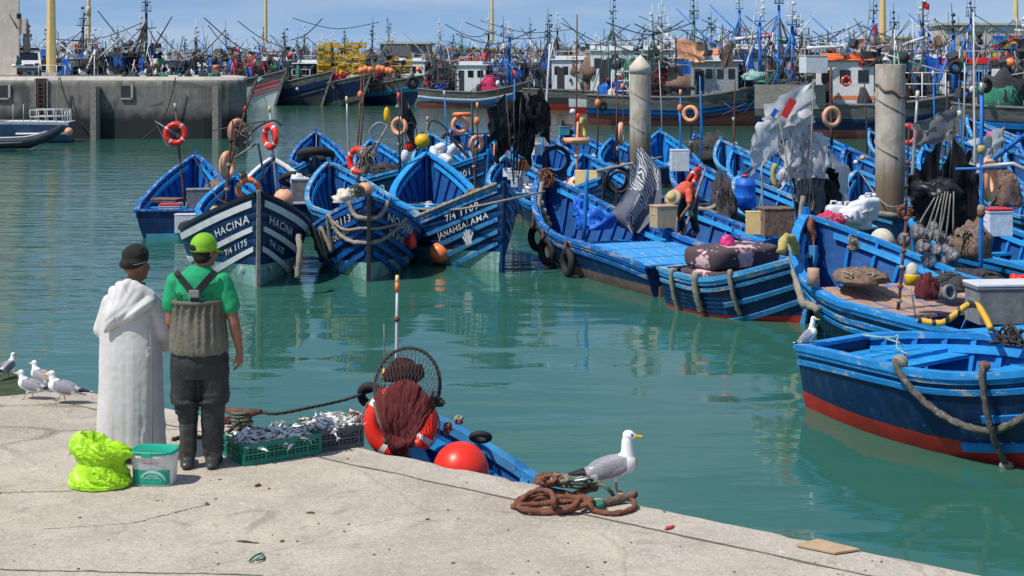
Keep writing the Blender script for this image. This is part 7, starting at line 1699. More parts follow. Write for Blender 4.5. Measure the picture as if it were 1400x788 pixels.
# ---- man in the green shirt
p2 = W(272, 639, QZ)
m2_ = thing('person', 'person in a green shirt, lime cap and dark chest waders with black straps, back turned', 'person', p2, R(0))
def jx2(px, py, y=0): return V(((px - 272) * S, y, (639 - py) * S))
b2 = MB(); head(b2, (.045, .03, 1.665), .098, -42, 0)
b2.cap((.01, .0, 1.46), (.035, .015, 1.60), .066, .060); zloft(b2, [(1.53, .005, 0, .08, .07), (1.47, 0, 0, .19, .10), (1.30, 0, 0, .205, .12), (1.05, 0, 0, .17, .115), (.92, 0, 0, .17, .12)])
for s in (-1, 1): b2.cap((s * .10, 0, .95), (s * .10, .01, .5), .09, .065); b2.cap((s * .10, .01, .5), (s * .10, 0, .1), .06, .045)
sh, el, wr = jx2(308, 388), jx2(323, 440, -.02), jx2(329, 480, .03)
b2.cap(sh, sh.lerp(el, .5), .064, .058); b2.cap(sh.lerp(el, .5), el, .056, .046); b2.cap(el, el.lerp(wr, .35), .047, .045); b2.cap(el.lerp(wr, .35), wr, .045, .029)
hand(b2, wr + V((0, .0, -.015)), (.06, .10, -1), (-.9, .35, 0), -1, .55, .98)
sh, el, wr = jx2(236, 388), jx2(232, 440, .0), jx2(240, 476, .16)
b2.cap(sh, sh.lerp(el, .5), .062, .056); b2.cap(sh.lerp(el, .5), el, .055, .046); b2.cap(el, el.lerp(wr, .35), .046, .044); b2.cap(el.lerp(wr, .35), wr, .044, .029)
hand(b2, wr, (.35, .6, -.6), (.8, -.1, -.3), 1, .6, .98)
remesh(b2, .0065, 3).build('body', skin2, m2_)
st = MB()
zloft(st, [(1.10, 0, 0, .18, .12), (1.20, 0, 0, .19, .13), (1.27, 0, 0, .204, .141), (1.36, 0, 0, .210, .14), (1.44, 0, 0, .200, .125), (1.49, .0, 0, .160, .105), (1.53, .005, .0, .105, .085), (1.555, .01, .005, .078, .075)], 36)
st.cap((.190, 0, 1.425), (.255, -.006, 1.25), .080, .078, 0, 16); st.cap((-.190, 0, 1.425), (-.222, 0, 1.26), .080, .076, 0, 16)
remesh(st, .009, 4, .5, lambda v, n: .008 * noise.noise(V((v.x * 8, v.y * 8, v.z * 13))) + .005 * noise.noise(v * 19)).build('shirt', shirtm, m2_)
def back_y(x, z, off=.0): return -(.145 if z < 1.36 else .145 - (z - 1.36) * .22) * math.sqrt(max(.05, 1 - (x / .225) ** 2)) - off
for word, xc in (('Mo', -.118), ('on', .098)):
    vs2, fs2, w2, h2 = text_mesh(word); k = .085
    MB().add([(v.x * k + xc, back_y(v.x * k + xc, 1.345 + v.y * k, .014), 1.345 + v.y * k) for v in vs2], fs2).build('shirt_lettering', mat('dark_green_print', (.005, .09, .045), .8), m2_)
wd_ = MB()
zloft(wd_, [(.885, -.002, .0, .232, .180), (.92, -.002, .0, .238, .186), (1.0, 0, 0, .236, .182), (1.08, .0, 0, .226, .172), (1.18, .0, 0, .218, .160), (1.255, .0, 0, .222, .160), (1.285, .0, .0, .218, .158)], 40)
def bibf(v, n):
    a = math.atan2(v.y, v.x); k = max(0, min(1, (v.z - .9) / .35))
    return .013 * noise.noise(V((a * 5, v.z * 3, 2))) + .012 * k * math.cos(a * 17 + 2 * noise.noise(V((a, v.z * 4, 1)))) * (1 if abs(v.x) < .16 else .3) + .004 * noise.noise(v * 20)
remesh(wd_, .009, 3, .5, bibf).build('wader_bib', bib, m2_)
MB().loft([ering((0, 0, z), rx, ry, 40) for z, rx, ry in ((1.270, .226, .166), (1.275, .232, .172), (1.300, .232, .172), (1.303, .222, .162))], 0, True).build('elastic_band', mat('wader_hem', (.10, .10, .08), .7), m2_)
tr = MB()
zloft(tr, [(.70, 0, 0, .19, .15), (.80, 0, .0, .226, .172), (.90, 0, 0, .222, .170), (.965, 0, 0, .205, .155)], 36)
for s, kx, ax in ((-1, -.092, -.085), (1, .118, .108)):
    tr.cap((s * .105, 0, .86), (kx + s * .012, -.005, .56), .128, .122, 0, 18); tr.cap((kx + s * .012, -.005, .56), (kx, -.01, .49), .122, .098, 0, 18)
    tr.ell((kx + s * .004, -.01, .515), (.122, .118, .04), 0, None, 18, 10)
    tr.cap((kx, -.01, .47), (ax, 0, .36), .096, .078 if s < 0 else .092, 0, 18)
    if s > 0: tr.cap((ax, 0, .36), (ax + .005, .0, .14), .092, .086, 0, 18)
tr.v = [v for v in tr.v]
def trf(v, n):
    k = math.exp(-((v.z - .50) / .12) ** 2)
    return .012 * noise.noise(V((v.x * 6, v.y * 6, v.z * 5))) + .016 * k * noise.noise(V((v.x * 5, v.y * 5, v.z * 34))) + .007 * noise.noise(v * 14)
remesh(tr, .0095, 3, .5, trf).build('wader_trousers', trou, m2_)
for s, ax in ((-1, -.085), (1, .112)):
    bt = MB(); top = .43 if s < 0 else .17
    bt.cap((ax, .0, top - .04), (ax, -.005, .11), .078 if s < 0 else .082, .066, 0, 18)
    bt.cap((ax, -.03, .058), (ax + s * .02 - .03, .16, .05), .058, .05, 0, 16); bt.ell((ax, -.035, .03), (.056, .07, .03), 0, None, 16, 8); bt.ell((ax - .02 + s * .02, .12, .028), (.056, .10, .028), 0, None, 16, 8)
    remesh(bt, .008, 3, .5, lambda v, n: .006 * noise.noise(V((v.x * 9, v.y * 9, v.z * 18)))).build('boot', boot, m2_)
def strapm(pts, w):
    mb = MB(); rings = []
    for i, (x, z) in enumerate(pts):
        a = V(pts[max(0, i - 1)]); b = V(pts[min(len(pts) - 1, i + 1)]); d = V((b.x - a.x, b.y - a.y)).normalized() if True else 0
        nx, nz = -d.y * w / 2, d.x * w / 2
        r_ = []
        for k in (-1, 1): r_.append(V((x + nx * k, back_y(x + nx * k, min(z, 1.50), .022) if z < 1.5 else -.10 + (z - 1.5) * .9 - .02, z + nz * k)))
        rings.append([r_[0], r_[1], r_[1] + V((0, .012, -.004)), r_[0] + V((0, .012, -.004))])
    return mb.loft(rings, 0, False)
V2 = lambda x, z: (x, z)
L2 = lambda a, b, n=8: [(a[0] + (b[0] - a[0]) * i / n, a[1] + (b[1] - a[1]) * i / n) for i in range(n + 1)]
_V = V
def V(q): return Vector(q) if len(q) == 3 else Vector((q[0], q[1]))
strapm(L2((-.165, 1.525), (.0, 1.36)), .052).build('strap', strap, m2_); strapm(L2((.155, 1.525), (.0, 1.36)), .052).build('strap', strap, m2_); strapm(L2((.0, 1.37), (.0, 1.285)), .062).build('strap', strap, m2_)
bevel(MB().box((0, -.172, 1.365), (.085, .022, .06)).build('strap_buckle', M['greypl'], m2_), .008)
cp2 = MB(); cp2.ell((.035, .015, 1.715), (.096, .112, .095), 0, rotm(4, 0, -42), 24, 16); cp2.ell((.033, .013, 1.688), (.098, .115, .05), 0, rotm(4, 0, -42), 24, 12)
rtc = rotm(0, 0, -42)
cc = remesh(cp2, .007, 4)
for v in cc.v:
    if v.z < 1.668: v.z = 1.668 + (v.z - 1.668) * .15
cc.build('cap_crown', capm, m2_)
vz = MB(); rings = []
for i in range(13):
    a = R(-62 + 124 * i / 12); e = math.cos(a * 1.35) * .085
    o1 = V((.095 * math.sin(a), .108 * math.cos(a), 0)); o2 = V((.095 * math.sin(a), .108 * math.cos(a) + max(0, e), -.012 - .03 * max(0, e) / .085))
    bs_ = V((.035, .015, 1.682)); rings.append([bs_ + rtc @ o1, bs_ + rtc @ o2, bs_ + rtc @ (o2 + V((0, 0, -.006))), bs_ + rtc @ (o1 + V((0, 0, -.006)))])
vz.loft(rings, 0, True).build('cap_visor', capm, m2_)
hl = MB().ell(V((.035, .015, 1.700)) + rtc @ V((0, -.108, 0)), (.042, .014, .026), 0, rtc, 16, 10); hl.build('cap_opening', hairm, m2_)
hr = MB(); hr.ell((.035, .012, 1.655), (.089, .104, .062), 0, rotm(0, 0, -42), 22, 14); hr.ell((.028, -.02, 1.618), (.066, .07, .045), 0, rotm(0, 0, -42), 18, 10)
nb_ = remesh(hr, .008, 3)
for v in nb_.v:
    f = rtc.transposed() @ (v - V((.035, .012, 1.655)))
    if f.y > .03: v -= rtc @ V((0, (f.y - .03) * .55, 0))
nb_.build('hair', hairm, m2_)

m2_.scale = (.955, 1, 1)
# ---- bent worker in the boat
wY = 33.2; pw = P(938, 322, wY)
wk = thing('person', 'bent person in an orange shirt and straw hat working in a blue boat', 'person', pw, R(-38))
bw = MB(); hc = (-.08, -.40, .82)
head(bw, hc, .10, 170, 50)
bw.cap((-.04, -.22, .98), (-.07, -.33, .88), .06, .055)
for s in (-1, 1):
    bw.cap((s * .12, .15, .85), (s * .17 + .02, -.02, .44), .09, .07); bw.cap((s * .17 + .02, -.02, .44), (s * .17 + .04, .1, .07), .06, .045); bw.cap((s * .17 + .04, .08, .04), (s * .18 + .05, -.1, .03), .045, .035)
    bw.cap((s * .18, -.18, .98), (s * .26, -.30, .70), .055, .045); bw.cap((s * .26, -.30, .70), (s * .12, -.42, .46), .042, .03); hand(bw, (s * .12, -.42, .46), (-s * .3, -.3, -1), (-s, 0, .2), s, .7)
remesh(bw, .010, 3).build('body', skin, wk)
wsr = MB(); wsr.cap((0, .16, .93), (0, -.02, 1.06), .165, .175, 0, 18); wsr.cap((0, -.02, 1.06), (-.02, -.18, 1.0), .178, .15, 0, 18)
for s in (-1, 1): wsr.cap((s * .17, -.16, 1.0), (s * .24, -.26, .80), .085, .075)
remesh(wsr, .014, 4, .5, lambda v, n: .014 * noise.noise(v * 9)).build('shirt', mat('orange_red_shirt', (.62, .10, .06), .8, .2, 8), wk)
wt = MB(); wt.cap((0, .2, .86), (0, .14, .90), .165, .165)
for s in (-1, 1): wt.cap((s * .10, .17, .85), (s * .17 + .02, -.02, .44), .125, .10); wt.cap((s * .17 + .02, -.02, .44), (s * .17 + .04, .1, .12), .10, .08)
remesh(wt, .014, 4, .5, lambda v, n: .012 * noise.noise(v * 11)).build('trousers', trou, wk)
ht = MB(); rh = rotm(-42, 0, 8)
ht.v = []; ht.lathe([(.20, -.02), (.205, .0), (.14, .02), (.118, .03), (.112, .10), (.08, .135), (0, .14)], n=26); ht.v = [Vector(hc) + rotm(58, 0, 0) @ v + Vector((0, -.05, .07)) for v in ht.v]
ht.build('hat', mat('straw_hat', (.46, .36, .20), .85, .2, 12, .4, 60), wk)

# ---------------------------------------------------------------- gulls
gm = [mat('gull_white', (.80, .80, .79), .8, .05, 8), mat('gull_grey', (.30, .29, .31), .8, .12, 14), mat('gull_black', (.015, .015, .017), .7, .2, 12), mat('gull_bill', (.80, .48, .03), .45, .1, 8), mat('gull_red', (.7, .06, .03), .5), mat('gull_leg', (.52, .30, .17), .6, .2, 20), mat('gull_eye', (.01, .01, .01), .2), mat('gull_edge', (.20, .195, .21), .8, .12, 14)]
def gull_mb(neck=1.0, walk=0.0):
    mb = MB(); H = .405 * neck + .02; hx = .105 if neck > .9 else .13
    mb.ell((-.01, 0, .185), (.165, .078, .078), 0, rotm(0, -16, 0), 22, 14); mb.ell((.085, 0, .225), (.085, .07, .085), 0, rotm(0, -30, 0), 18, 12)
    mb.cap((.10, 0, .25), (hx - .012, 0, H - .04), .055, .040, 0, 14); mb.ell((hx, 0, H), (.046, .037, .040), 0, rotm(0, 8, 0), 16, 10); mb.cap((hx + .02, 0, H - .002), (hx + .045, 0, H - .008), .03, .02, 0, 10)
    mb.cap((hx + .05, 0, H - .006), (hx + .098, 0, H - .012), .0125, .010, 0, 10); mb.cap((hx + .098, 0, H - .012), (hx + .110, 0, H - .026), .010, .004, 0, 8)
    mb.ell((-.20, 0, .128), (.11, .045, .012), 0, rotm(0, -14, 0), 16, 8)
    for s in (-1, 1):
        mb.ell((-.045, s * .052, .200), (.165, .030, .066), 0, rotm(0, -17, s * -4), 20, 12)
        mb.cap((-.16, s * .040, .172), (-.335, s * .012, .150), .030, .008, 0, 10)
        kx = .02 + s * walk * .05
        mb.cap((.0, s * .032, .13), (kx * .6, s * .032, .075), .022, .0085, 0, 10); mb.cap((kx * .6, s * .032, .075), (kx, s * .032, .012), .0075, .0065, 0, 8)
        for a in (-.5, 0, .5): mb.cap((kx, s * .032, .010), (kx + .045 * math.cos(a), s * .032 + .045 * math.sin(a), .007), .0065, .0045, 0, 6)
        mb.ell((kx + .02, s * .032, .006), (.022, .018, .004), 0, None, 10, 6)
    nb = remesh(mb, .0058, 2, .4)
    rt = rotm(0, -17, 0).transposed()
    def fn(c):
        if c.x > hx + .046: return 4 if (c.x > hx + .088 and c.z < H - .014) else 3
        if c.z < .093 and abs(c.x) < .11: return 5
        if abs(abs(c.y) - .0165) < .006 and c.x > hx + .012 and abs(c.x - hx - .024) < .0075 and abs(c.z - H - .010) < .007: return 6
        if abs(c.y) > .026 and abs(c.x - hx - .022) < .008 and abs(c.z - H - .010) < .008: return 6
        if c.x < -.185 and c.z > .143 - .0 and c.z > .10 + (-c.x) * .10 and c.z > .118 + (c.x + .31) * .02 + .012: return 2 if c.x < -.215 else 1
        s = 1 if c.y > 0 else -1; d = rt @ (c - V((-.045, s * .052, .200)))
        if (d.x / .172) ** 2 + (d.z / .072) ** 2 < 1.0 and (abs(c.y) > .02 or c.z > .2) and c.x < .085:
            if d.x < -.10 and d.z < .0: return 0
            return 7 if ((d.x * .9 + d.z * 1.4 + .012 * math.sin(d.x * 60)) / .034) % 1 < .17 and d.x < .06 else 1
        return 0
    return recolour(nb, fn)
def upright(mb):
    for v in mb.v:
        k = max(0, min(1, (v.z - .08) / .06)); k2 = max(0, min(1, (v.z - .26) / .10)); a = R(26) * k * (1 - k2)
        x, z = v.x, v.z - .12; v.x, v.z = x * math.cos(a) - z * math.sin(a) - .055 * k2, x * math.sin(a) + z * math.cos(a) + .12 + .05 * k2
    return mb
g_up = upright(gull_mb()).mesh('gull', gm)
g_stand = gull_mb().mesh('gull', gm); g_hunch = gull_mb(.84, 1.0).mesh('gull', gm)
def gull(label, me, p, rz, sc=1.0):
    o = link('seagull', me, None, p, R(rz)); o.scale = (sc,) * 3
    return tag(o, label, 'seagull', 'seagulls around the quay')
gull('large seagull standing on the coiled rust rope, facing right', g_stand, W(840, 681, QZ) + V((0, 0, .03)), 4, .98)
gull('seagull perched on the stern corner of the red bottomed boat', g_up, P(1108, 474, 19.75), -20, .80)
gull('seagull on the weedy ledge, farthest left of the four', g_hunch, W(11, 517, 1.2), 70, .66)
gull('walking seagull at the back of the three on the slab corner', g_hunch, W(56, 534, QZ), 150, .70)
gull('seagull with orange feet, left of the three on the slab corner', g_hunch, W(41, 546, QZ), 172, .68)
gull('largest seagull of the three on the slab corner, facing left', g_hunch, W(85, 552, QZ), 178, .76)
fg = thing('seagull', 'seagull flying with raised wings in front of the beige building', 'seagull', P(24, 90, 60), R(20))
MB().ell((0, 0, 0), (.24, .075, .07), 0, None, 16, 10).ell((.22, 0, .03), (.06, .045, .045), 0, None, 12, 8).build('body', gm[0], fg)
for s, e in ((-1, (-.55, .45)), (1, (.1, -.25))):
    mb = MB(); mb.loft([[V((.12, 0, .02)), V((-.1, 0, .02)), V((-.1, 0, .0)), V((.12, 0, 0))], [V((.16, s * .32, .25)), V((-.04, s * .34, .25)), V((-.04, s * .34, .23)), V((.16, s * .32, .23))], [V((.0, s * .68, .42)), V((-.06, s * .68, .42)), V((-.06, s * .68, .41)), V((.0, s * .68, .41))]], 0, True); mb.build('wing', gm[1], fg)
for i, (px, py, Y) in enumerate(((196, 103, 93.2), (229, 104, 93.1), (263, 104, 93.1), (112, 102, 93.4), (150, 103, 93.2), (212, 103, 93.4))):
    o_ = gull('tiny pale seagull resting along the rim of the far jetty', g_hunch, V((P(px, py, Y).x, Y, JZ)), 60 * i, 1.25); o_['group'] = 'seagulls resting along the jetty rim'

# ---------------------------------------------------------------- bucket, bag, crates
pbk = W(212, 660, QZ); k = pbk.y / FPX
bu = thing('bucket', 'white plastic bucket with a green lid and green swirl label', 'bucket', pbk, R(-6))
def rr_ring(z, w, d, n=36, e=3.4):
    out = []
    for j in range(n):
        a = 2 * math.pi * j / n; c, s_ = math.cos(a), math.sin(a)
        out.append(V((w * math.copysign(abs(c) ** (2 / e), c), d * math.copysign(abs(s_) ** (2 / e), s_), z)))
    return out
w0, w1, hB = 27.5 * k, 30 * k, 45 * k
bk_ = MB(); bk_.loft([rr_ring(.0, w0 * .97, w0 * .72), rr_ring(.006, w0, w0 * .75), rr_ring(hB * .62, w0 + (w1 - w0) * .62, (w0 + (w1 - w0) * .62) * .75), rr_ring(hB * .64, w1 * .985, w1 * .74), rr_ring(hB * .82, w1, w1 * .75), rr_ring(hB * .83, w1 * 1.02, w1 * .77), rr_ring(hB, w1 * 1.02, w1 * .77)], 0, True)
bk_.build('tub', M['white'], bu)
gl = mat('green_label', (.01, .30, .19), .45, .15, 4); gs = mat('pale_swirl', (.30, .58, .50), .5, .1, 6)
def on_b(x, z, off): 
    w = w0 + (w1 - w0) * z / hB; u = min(.999, abs(x / w)); return V((x, -(w * .75) * (1 - u ** 3.4) ** (1 / 3.4) - off, z))
lb_ = MB(); rings = [[on_b(-w0 * .95 + 1.9 * w0 * i / 24, z, .003) for i in range(25)] for z in (.012, hB * .18, hB * .34, hB * .50)]
lb_.loft(rings, 0, True, False, False); lb_.build('label', gl, bu)
sw = MB()
for (r0, r1, a0, a1, cx, cz) in ((.112, .085, 15, 150, .02, .02), (.075, .066, 20, 160, .02, .02), (.135, .128, 30, 120, .03, .03)):
    rr2 = []
    for i in range(24):
        a = R(a0 + (a1 - a0) * i / 23); f = math.sin(math.pi * i / 23); rm, hw = (r0 + r1) / 2, (r0 - r1) / 2 * (.25 + .75 * f)
        rr2.append([on_b(max(-w0 * .9, min(w0 * .9, cx + (rm - hw) * math.cos(a))), max(.016, cz + (rm - hw) * math.sin(a) * .95), .006), on_b(max(-w0 * .9, min(w0 * .9, cx + (rm + hw) * math.cos(a))), max(.016, cz + (rm + hw) * math.sin(a) * .95), .006)])
    sw.loft(rr2, 0, True, False, False)
for i in range(14): 
    x = -.055 + .009 * i; sw.add([on_b(x, .062 + .005 * math.sin(i), .007), on_b(x + .005, .062, .007), on_b(x + .005, .074 + .006 * math.sin(i * 2), .007), on_b(x, .072, .007)], [(0, 1, 2, 3)])
sw.build('swirl_print', gs, bu)
rd = MB()
for i in range(9):
    x = -.05 + .013 * i; rd.tube([on_b(x, hB * .70, .006), on_b(x + .006, hB * .72 + .006 * math.sin(i * 1.7), .006), on_b(x + .010, hB * .705, .006)], .0018, 4)
rd.build('red_print', M['redp'], bu)
ld = MB(); ld.loft([rr_ring(hB * .965, w1 * 1.05, w1 * .80), rr_ring(hB * 1.03, w1 * 1.06, w1 * .81), rr_ring(hB * 1.045, w1 * 1.03, w1 * .78), rr_ring(hB * 1.045, w1 * .96, w1 * .72), rr_ring(hB * 1.02, w1 * .94, w1 * .70)], 0, True)
ld.box((-.02, -w1 * .81, hB * .955), (.075, .012, .026)); ld.build('lid', mat('green_lid', (.01, .34, .22), .4, .1, 6), bu)
# lime bag
def decim(o, r):
    d = o.modifiers.new('facets', 'DECIMATE'); d.ratio = r; return o
pbg = W(137, 665, QZ); k = pbg.y / FPX
bgm = mat('lime_bag', (.36, .68, .01), .42, .10, 7, .3, 25, spec=.45)
bg = MB(); rings = []; NB, KB = 84, 64
prof_b = [(0, 36, 27), (2, 40, 30), (8, 41, 30), (18, 38, 28), (28, 32, 25), (36, 28, 22), (42, 31, 23), (50, 37, 25), (58, 38, 25), (66, 33, 23), (71, 27, 20), (72, 22, 17), (66, 17, 13), (54, 12, 9), (44, 6, 5), (42, .6, .5)]
for i in range(KB + 1):
    u = i / KB * (len(prof_b) - 1); i0 = min(len(prof_b) - 2, int(u)); f = u - i0
    z, rx, ry = (prof_b[i0][q] + (prof_b[i0 + 1][q] - prof_b[i0][q]) * f for q in range(3))
    rg = []
    for j in range(NB):
        a = 2 * math.pi * j / NB; c, s_ = math.cos(a), math.sin(a)
        ph = a + z * .022
        fold = .16 * (1 - 2 * abs(noise.noise(Vector((2.0 * math.cos(ph), 2.0 * math.sin(ph), z * .018 + 3))))) + .09 * (1 - 2 * abs(noise.noise(Vector((4.6 * math.cos(ph + z * .02), 4.6 * math.sin(ph + z * .02), z * .05 + 9))))) + .045 * noise.noise(Vector((9 * c, 9 * s_, z * .16)))
        k2 = 1 + (fold - .14) * (1 if z > 6 else .4)
        # the mouth droops to the right and its rim stands highest at the left
        lean = -4 * max(0, (z - 34) / 38) ; ex = 9 * math.exp(-((a if a < math.pi else a - 2 * math.pi) / .5) ** 2) * math.exp(-((z - 52) / 10) ** 2)
        zz = z + (4.5 * noise.noise(Vector((c * 1.6, s_ * 1.6, 2))) - 9 * c * max(0, (z - 40) / 32) + 3 * noise.noise(Vector((c * 4, s_ * 4, i * .11)))) * (1 if z > 10 else 0)
        rg.append(Vector(((lean + (rx * k2 + ex) * c) * k, ry * k2 * s_ * k, max(.003, zz * k * .92))))
    rings.append(rg)
bg.loft(rings, 0, False, True, True)
bgo = tag(decim(bg.build('plastic_bag', bgm, None, pbg), .30), 'crumpled lime green plastic bag standing beside the white bucket', 'plastic bag')
# fish crates
def fish_crate(label, a, b, dpx, h, col):
    """a, b: bottom front corners on the quay"""
    d = b - a; l = d.length; dep = dpx; x = d.normalized(); y = Vector((-x.y, x.x, 0))
    if y.y < 0: y = -y
    t = thing('fish_crate', label, 'crate', a + d * .5 + y * dep / 2, math.atan2(x.y, x.x))
    mb = MB(); th = .016; fl = MB(); fl.box((0, 0, .012), (l - .01, dep - .01, .018)); fl.build('crate_floor', col, t)
    W_ = MB()
    def wall(p, q, hh):
        dd = q - p; ln = dd.length; n = max(4, int(ln / .035)); xx = dd.normalized()
        for z, hz in ((.018, .036), (hh * .5, .016), (hh - .02, .034)): W_.bar(p + Vector((0, 0, z)), q + Vector((0, 0, z)), th, hz)
        for z in (.25, .36, .64, .76): W_.bar(p + Vector((0, 0, hh * z)), q + Vector((0, 0, hh * z)), th * .5, .007)
        for i in range(n + 1):
            c = p + dd * (i / n); big = i % 5 == 0
            W_.box(c + Vector((0, 0, hh / 2)), (.018 if big else .007, .02 if big else .009, hh - .004), Matrix.Rotation(math.atan2(xx.y, xx.x), 3, 'Z'))
    c = [Vector((-l / 2, -dep / 2, 0)), Vector((l / 2, -dep / 2, 0)), Vector((l / 2, dep / 2, 0)), Vector((-l / 2, dep / 2, 0))]
    for i in range(4): wall(c[i], c[(i + 1) % 4], h)
    W_.build('crate_wall', col, t)
    return t, l, dep
green = mat('green_crate', (.008, .19, .13), .45, .2, 8); gcr = mat('grey_crate', (.07, .085, .10), .5, .25, 8)
ca, l1, d1 = fish_crate('green plastic crate heaped with silver fish', W(334, 638, QZ), W(437, 621, QZ), .40, .17, green)
cb2, l2, d2 = fish_crate('grey plastic crate heaped with silver fish, behind the green one', W(434, 622, QZ) + Vector((0, .05, 0)), W(495, 612, QZ) + Vector((0, .03, 0)), .40, .18, gcr)
fmats = [mat('fish_silver', (.82, .79, .73), .3, .2, 30, .1, 60), mat('fish_back', (.16, .18, .20), .3, .5, 25), mat('fish_fin', (.22, .20, .17), .5), MATS['gull_eye']]
def fish_mesh(bend, fat):
    mb = MB(); rings = []; n = 12
    for i in range(11):
        u = i / 10; x = -.10 + .2 * u; r = fat * (math.sin(math.pi * min(1, u * .93 + .05)) ** .75) * (1 if u > .12 else .55); yb = bend * ((u - .5) ** 2)
        rings.append([Vector((x, yb + r * .52 * math.cos(2 * math.pi * j / n), r * math.sin(2 * math.pi * j / n))) for j in range(n)])
    mb.loft(rings, 0, True)
    for i, f in enumerate(mb.f):
        c = sum((mb.v[q] for q in f), Vector()) / len(f)
        mb.m[i] = 1 if c.z > fat * .58 else 0
    y0 = bend * .25
    mb.add([(-.095, y0, .004), (-.135, y0 + bend * .1, .028), (-.12, y0 + bend * .06, 0), (-.135, y0 + bend * .1, -.028), (-.095, y0, -.004)], [(0, 1, 2), (2, 3, 4), (0, 2, 4)], 2)
    for s in (-1, 1): mb.ell((.083, bend * .2 + s * fat * .23, .006), .005, 3, None, 6, 4)
    return mb.mesh('fish', fmats)
fms = [fish_mesh(.0, .022), fish_mesh(.9 * .12, .024), fish_mesh(-.14, .020), fish_mesh(.06, .026)]
rf_ = random.Random(3)
for t_, l, d, nf, lab, peak in ((ca, l1, d1, 135, 'silver fish in the heap on the green crate', .085), (cb2, l2, d2, 95, 'silver fish in the heap on the grey crate', .125)):
    Mx = Matrix.Translation(t_.location) @ Matrix.Rotation(t_.rotation_euler[2], 4, 'Z')
    for i in range(nf):
        x = rf_.uniform(-.47, .47); y = rf_.uniform(-.46, .46); top = .135 + peak * (1 - (2 * y) ** 2 * .8) * (1 - (2.0 * x) ** 4 * .8) * (.75 + .5 * noise.noise(Vector((x * 5, y * 4, i % 2))))
        f = link('fish', fms[i % 4], None, Mx @ Vector((x * l, y * d, top - rf_.uniform(0, .045))))
        f.rotation_euler = (rf_.choice((1.2, 1.5, 1.8, -1.4, .7)) + rf_.uniform(-.3, .3), rf_.uniform(-.35, .35), rf_.uniform(0, 6.28)); s_ = rf_.uniform(.75, 1.08); f.scale = (s_,) * 3
        tag(f, lab, 'fish', lab + ', all alike')
    for i in range(1):
        MB().ell((0, 0, .09), (l * .47, d * .46, .075), 0, None, 18, 8).build('fish_bed', M['bulw'], t_)

# ---------------------------------------------------------------- quay boat gear
qY = 12.45
pr = P(548, 582, qY); 
ring_o = ring('large red life ring with white bands leaning on the bow at the near quay', 548, 578, 102, qY, 'redr', 4, -14)
rope_thing('pale green rope looped round the large red life ring', smooth_path([P(512, 550, qY - .1), P(520, 580, qY - .22), P(537, 602, qY - .26), P(552, 605, qY - .27), P(563, 598, qY - .25), P(566, 578, qY - .2)]), .014, 'grope')
for i, (x, y) in enumerate(((529, 601), (553, 611), (562, 607), (556, 620))):
    tag(MB().ell((0, 0, 0), (.038, .035, .045), 0, rotm(20 * i, 30 * i, 0), 10, 7).build('rope_knot', M['grope'], None, P(x, y, qY - .28)), ('upper left', 'lower middle', 'right', 'lowest')[i] + ' pale green knot on the large red life ring', 'knot')
# landing net: hoop and bag
hc_ = P(557, 528, qY - .12); hw, hh_ = 44 / FPX * qY, 51 / FPX * qY; rtn = rotm(-14, 8, 0)
ln = thing('landing_net', 'round landing net with dark hoop and maroon bag over the large red life ring', 'landing net', hc_)
hp = []; 
for i in range(72):
    a = 2 * math.pi * i / 72; hp.append(rtn @ Vector((hw * math.cos(a), 0, hh_ * math.sin(a))))
MB().tube(hp, [.017 if i % 2 else .0125 for i in range(72)], 7, 0, True).build('hoop', M['drope'], ln)
nm1 = MB(); nmat = mat('net_twine', (.05, .045, .045), .9); nmat2 = mat('maroon_twine', (.12, .022, .022), .95, .35, 30)
tip = rtn @ Vector((0, -.06, -.50)); NA, NR = 46, 11
def npt(a, r):
    rim = rtn @ Vector((hw * math.cos(a), 0, hh_ * math.sin(a)))
    sag = Vector((0, -.10 * math.sin(math.pi * r) - .02, -.03 * r))
    end = tip + Vector((.045 * math.cos(a), 0, .04 * math.sin(a)))
    return rim.lerp(end, r) + sag
for i in range(NA):
    a = 2 * math.pi * i / NA
    for s in (-1, 1): nm1.tube([npt(a + s * .5 * 2 * math.pi / NA * q, .0 + q / NR * 1.0) for q in range(0, NR + 1)], .0028, 4)
nm1.build('net_bag', nmat, ln)
nm2 = MB()
for i in range(NA):
    a = 2 * math.pi * i / NA
    if True:
     for dq in (0, .5): nm2.tube([npt(a + dq * 2 * math.pi / NA, (.16 if math.sin(a) < .3 else .30) + (.84 if math.sin(a) < .3 else .70) * q / 8) + Vector((0, -.015, 0)) + Vector((noise.noise(Vector((a * 3, q * .9, 1))), noise.noise(Vector((a * 3, q * .9, 6))), 0)) * .022 for q in range(9)], .008, 5)
nm2.build('maroon_mesh', nmat2, ln)
hh2 = MB(); lump(hh2, rtn @ Vector((-.05, .02, .10)), (.16, .07, .11), 4); hh2.build('bunched_mesh', mat('maroon_bunch', (.07, .025, .02), .95, .5, 30, 1, 60), ln)
ball('large red buoy under the quay edge', 630, 643, 38.5, 12.0, 'redr', lug=False)
pole('white staff with an orange cream tip standing in the boat at the near quay', 541, 560, 543, 388, 12.9, 2.3, 'mwhite', 'cream', name='staff', bands=((.72, 'rrope'),))
bpy.data.objects['staff'].children and MB().tube([Vector((0.012, 0, 1.04)), Vector((.0125, 0, 1.12))], .019, 8).build('orange_sleeve', M['orange'], bpy.data.objects['staff'])
pole('thin brown stick with a yellow grip beside the white staff', 526, 545, 525, 443, 12.9, .9, 'wood', name='stick', cat='stick', bands=((.2, 'yellow'),))
MB().tube([Vector((0, 0, .16)), Vector((0, 0, .26))], .022, 8).build('yellow_grip', M['yellow'], [o for o in bpy.data.objects if o.name.startswith('stick') and 'yellow grip' in o.get('label', '')][0])
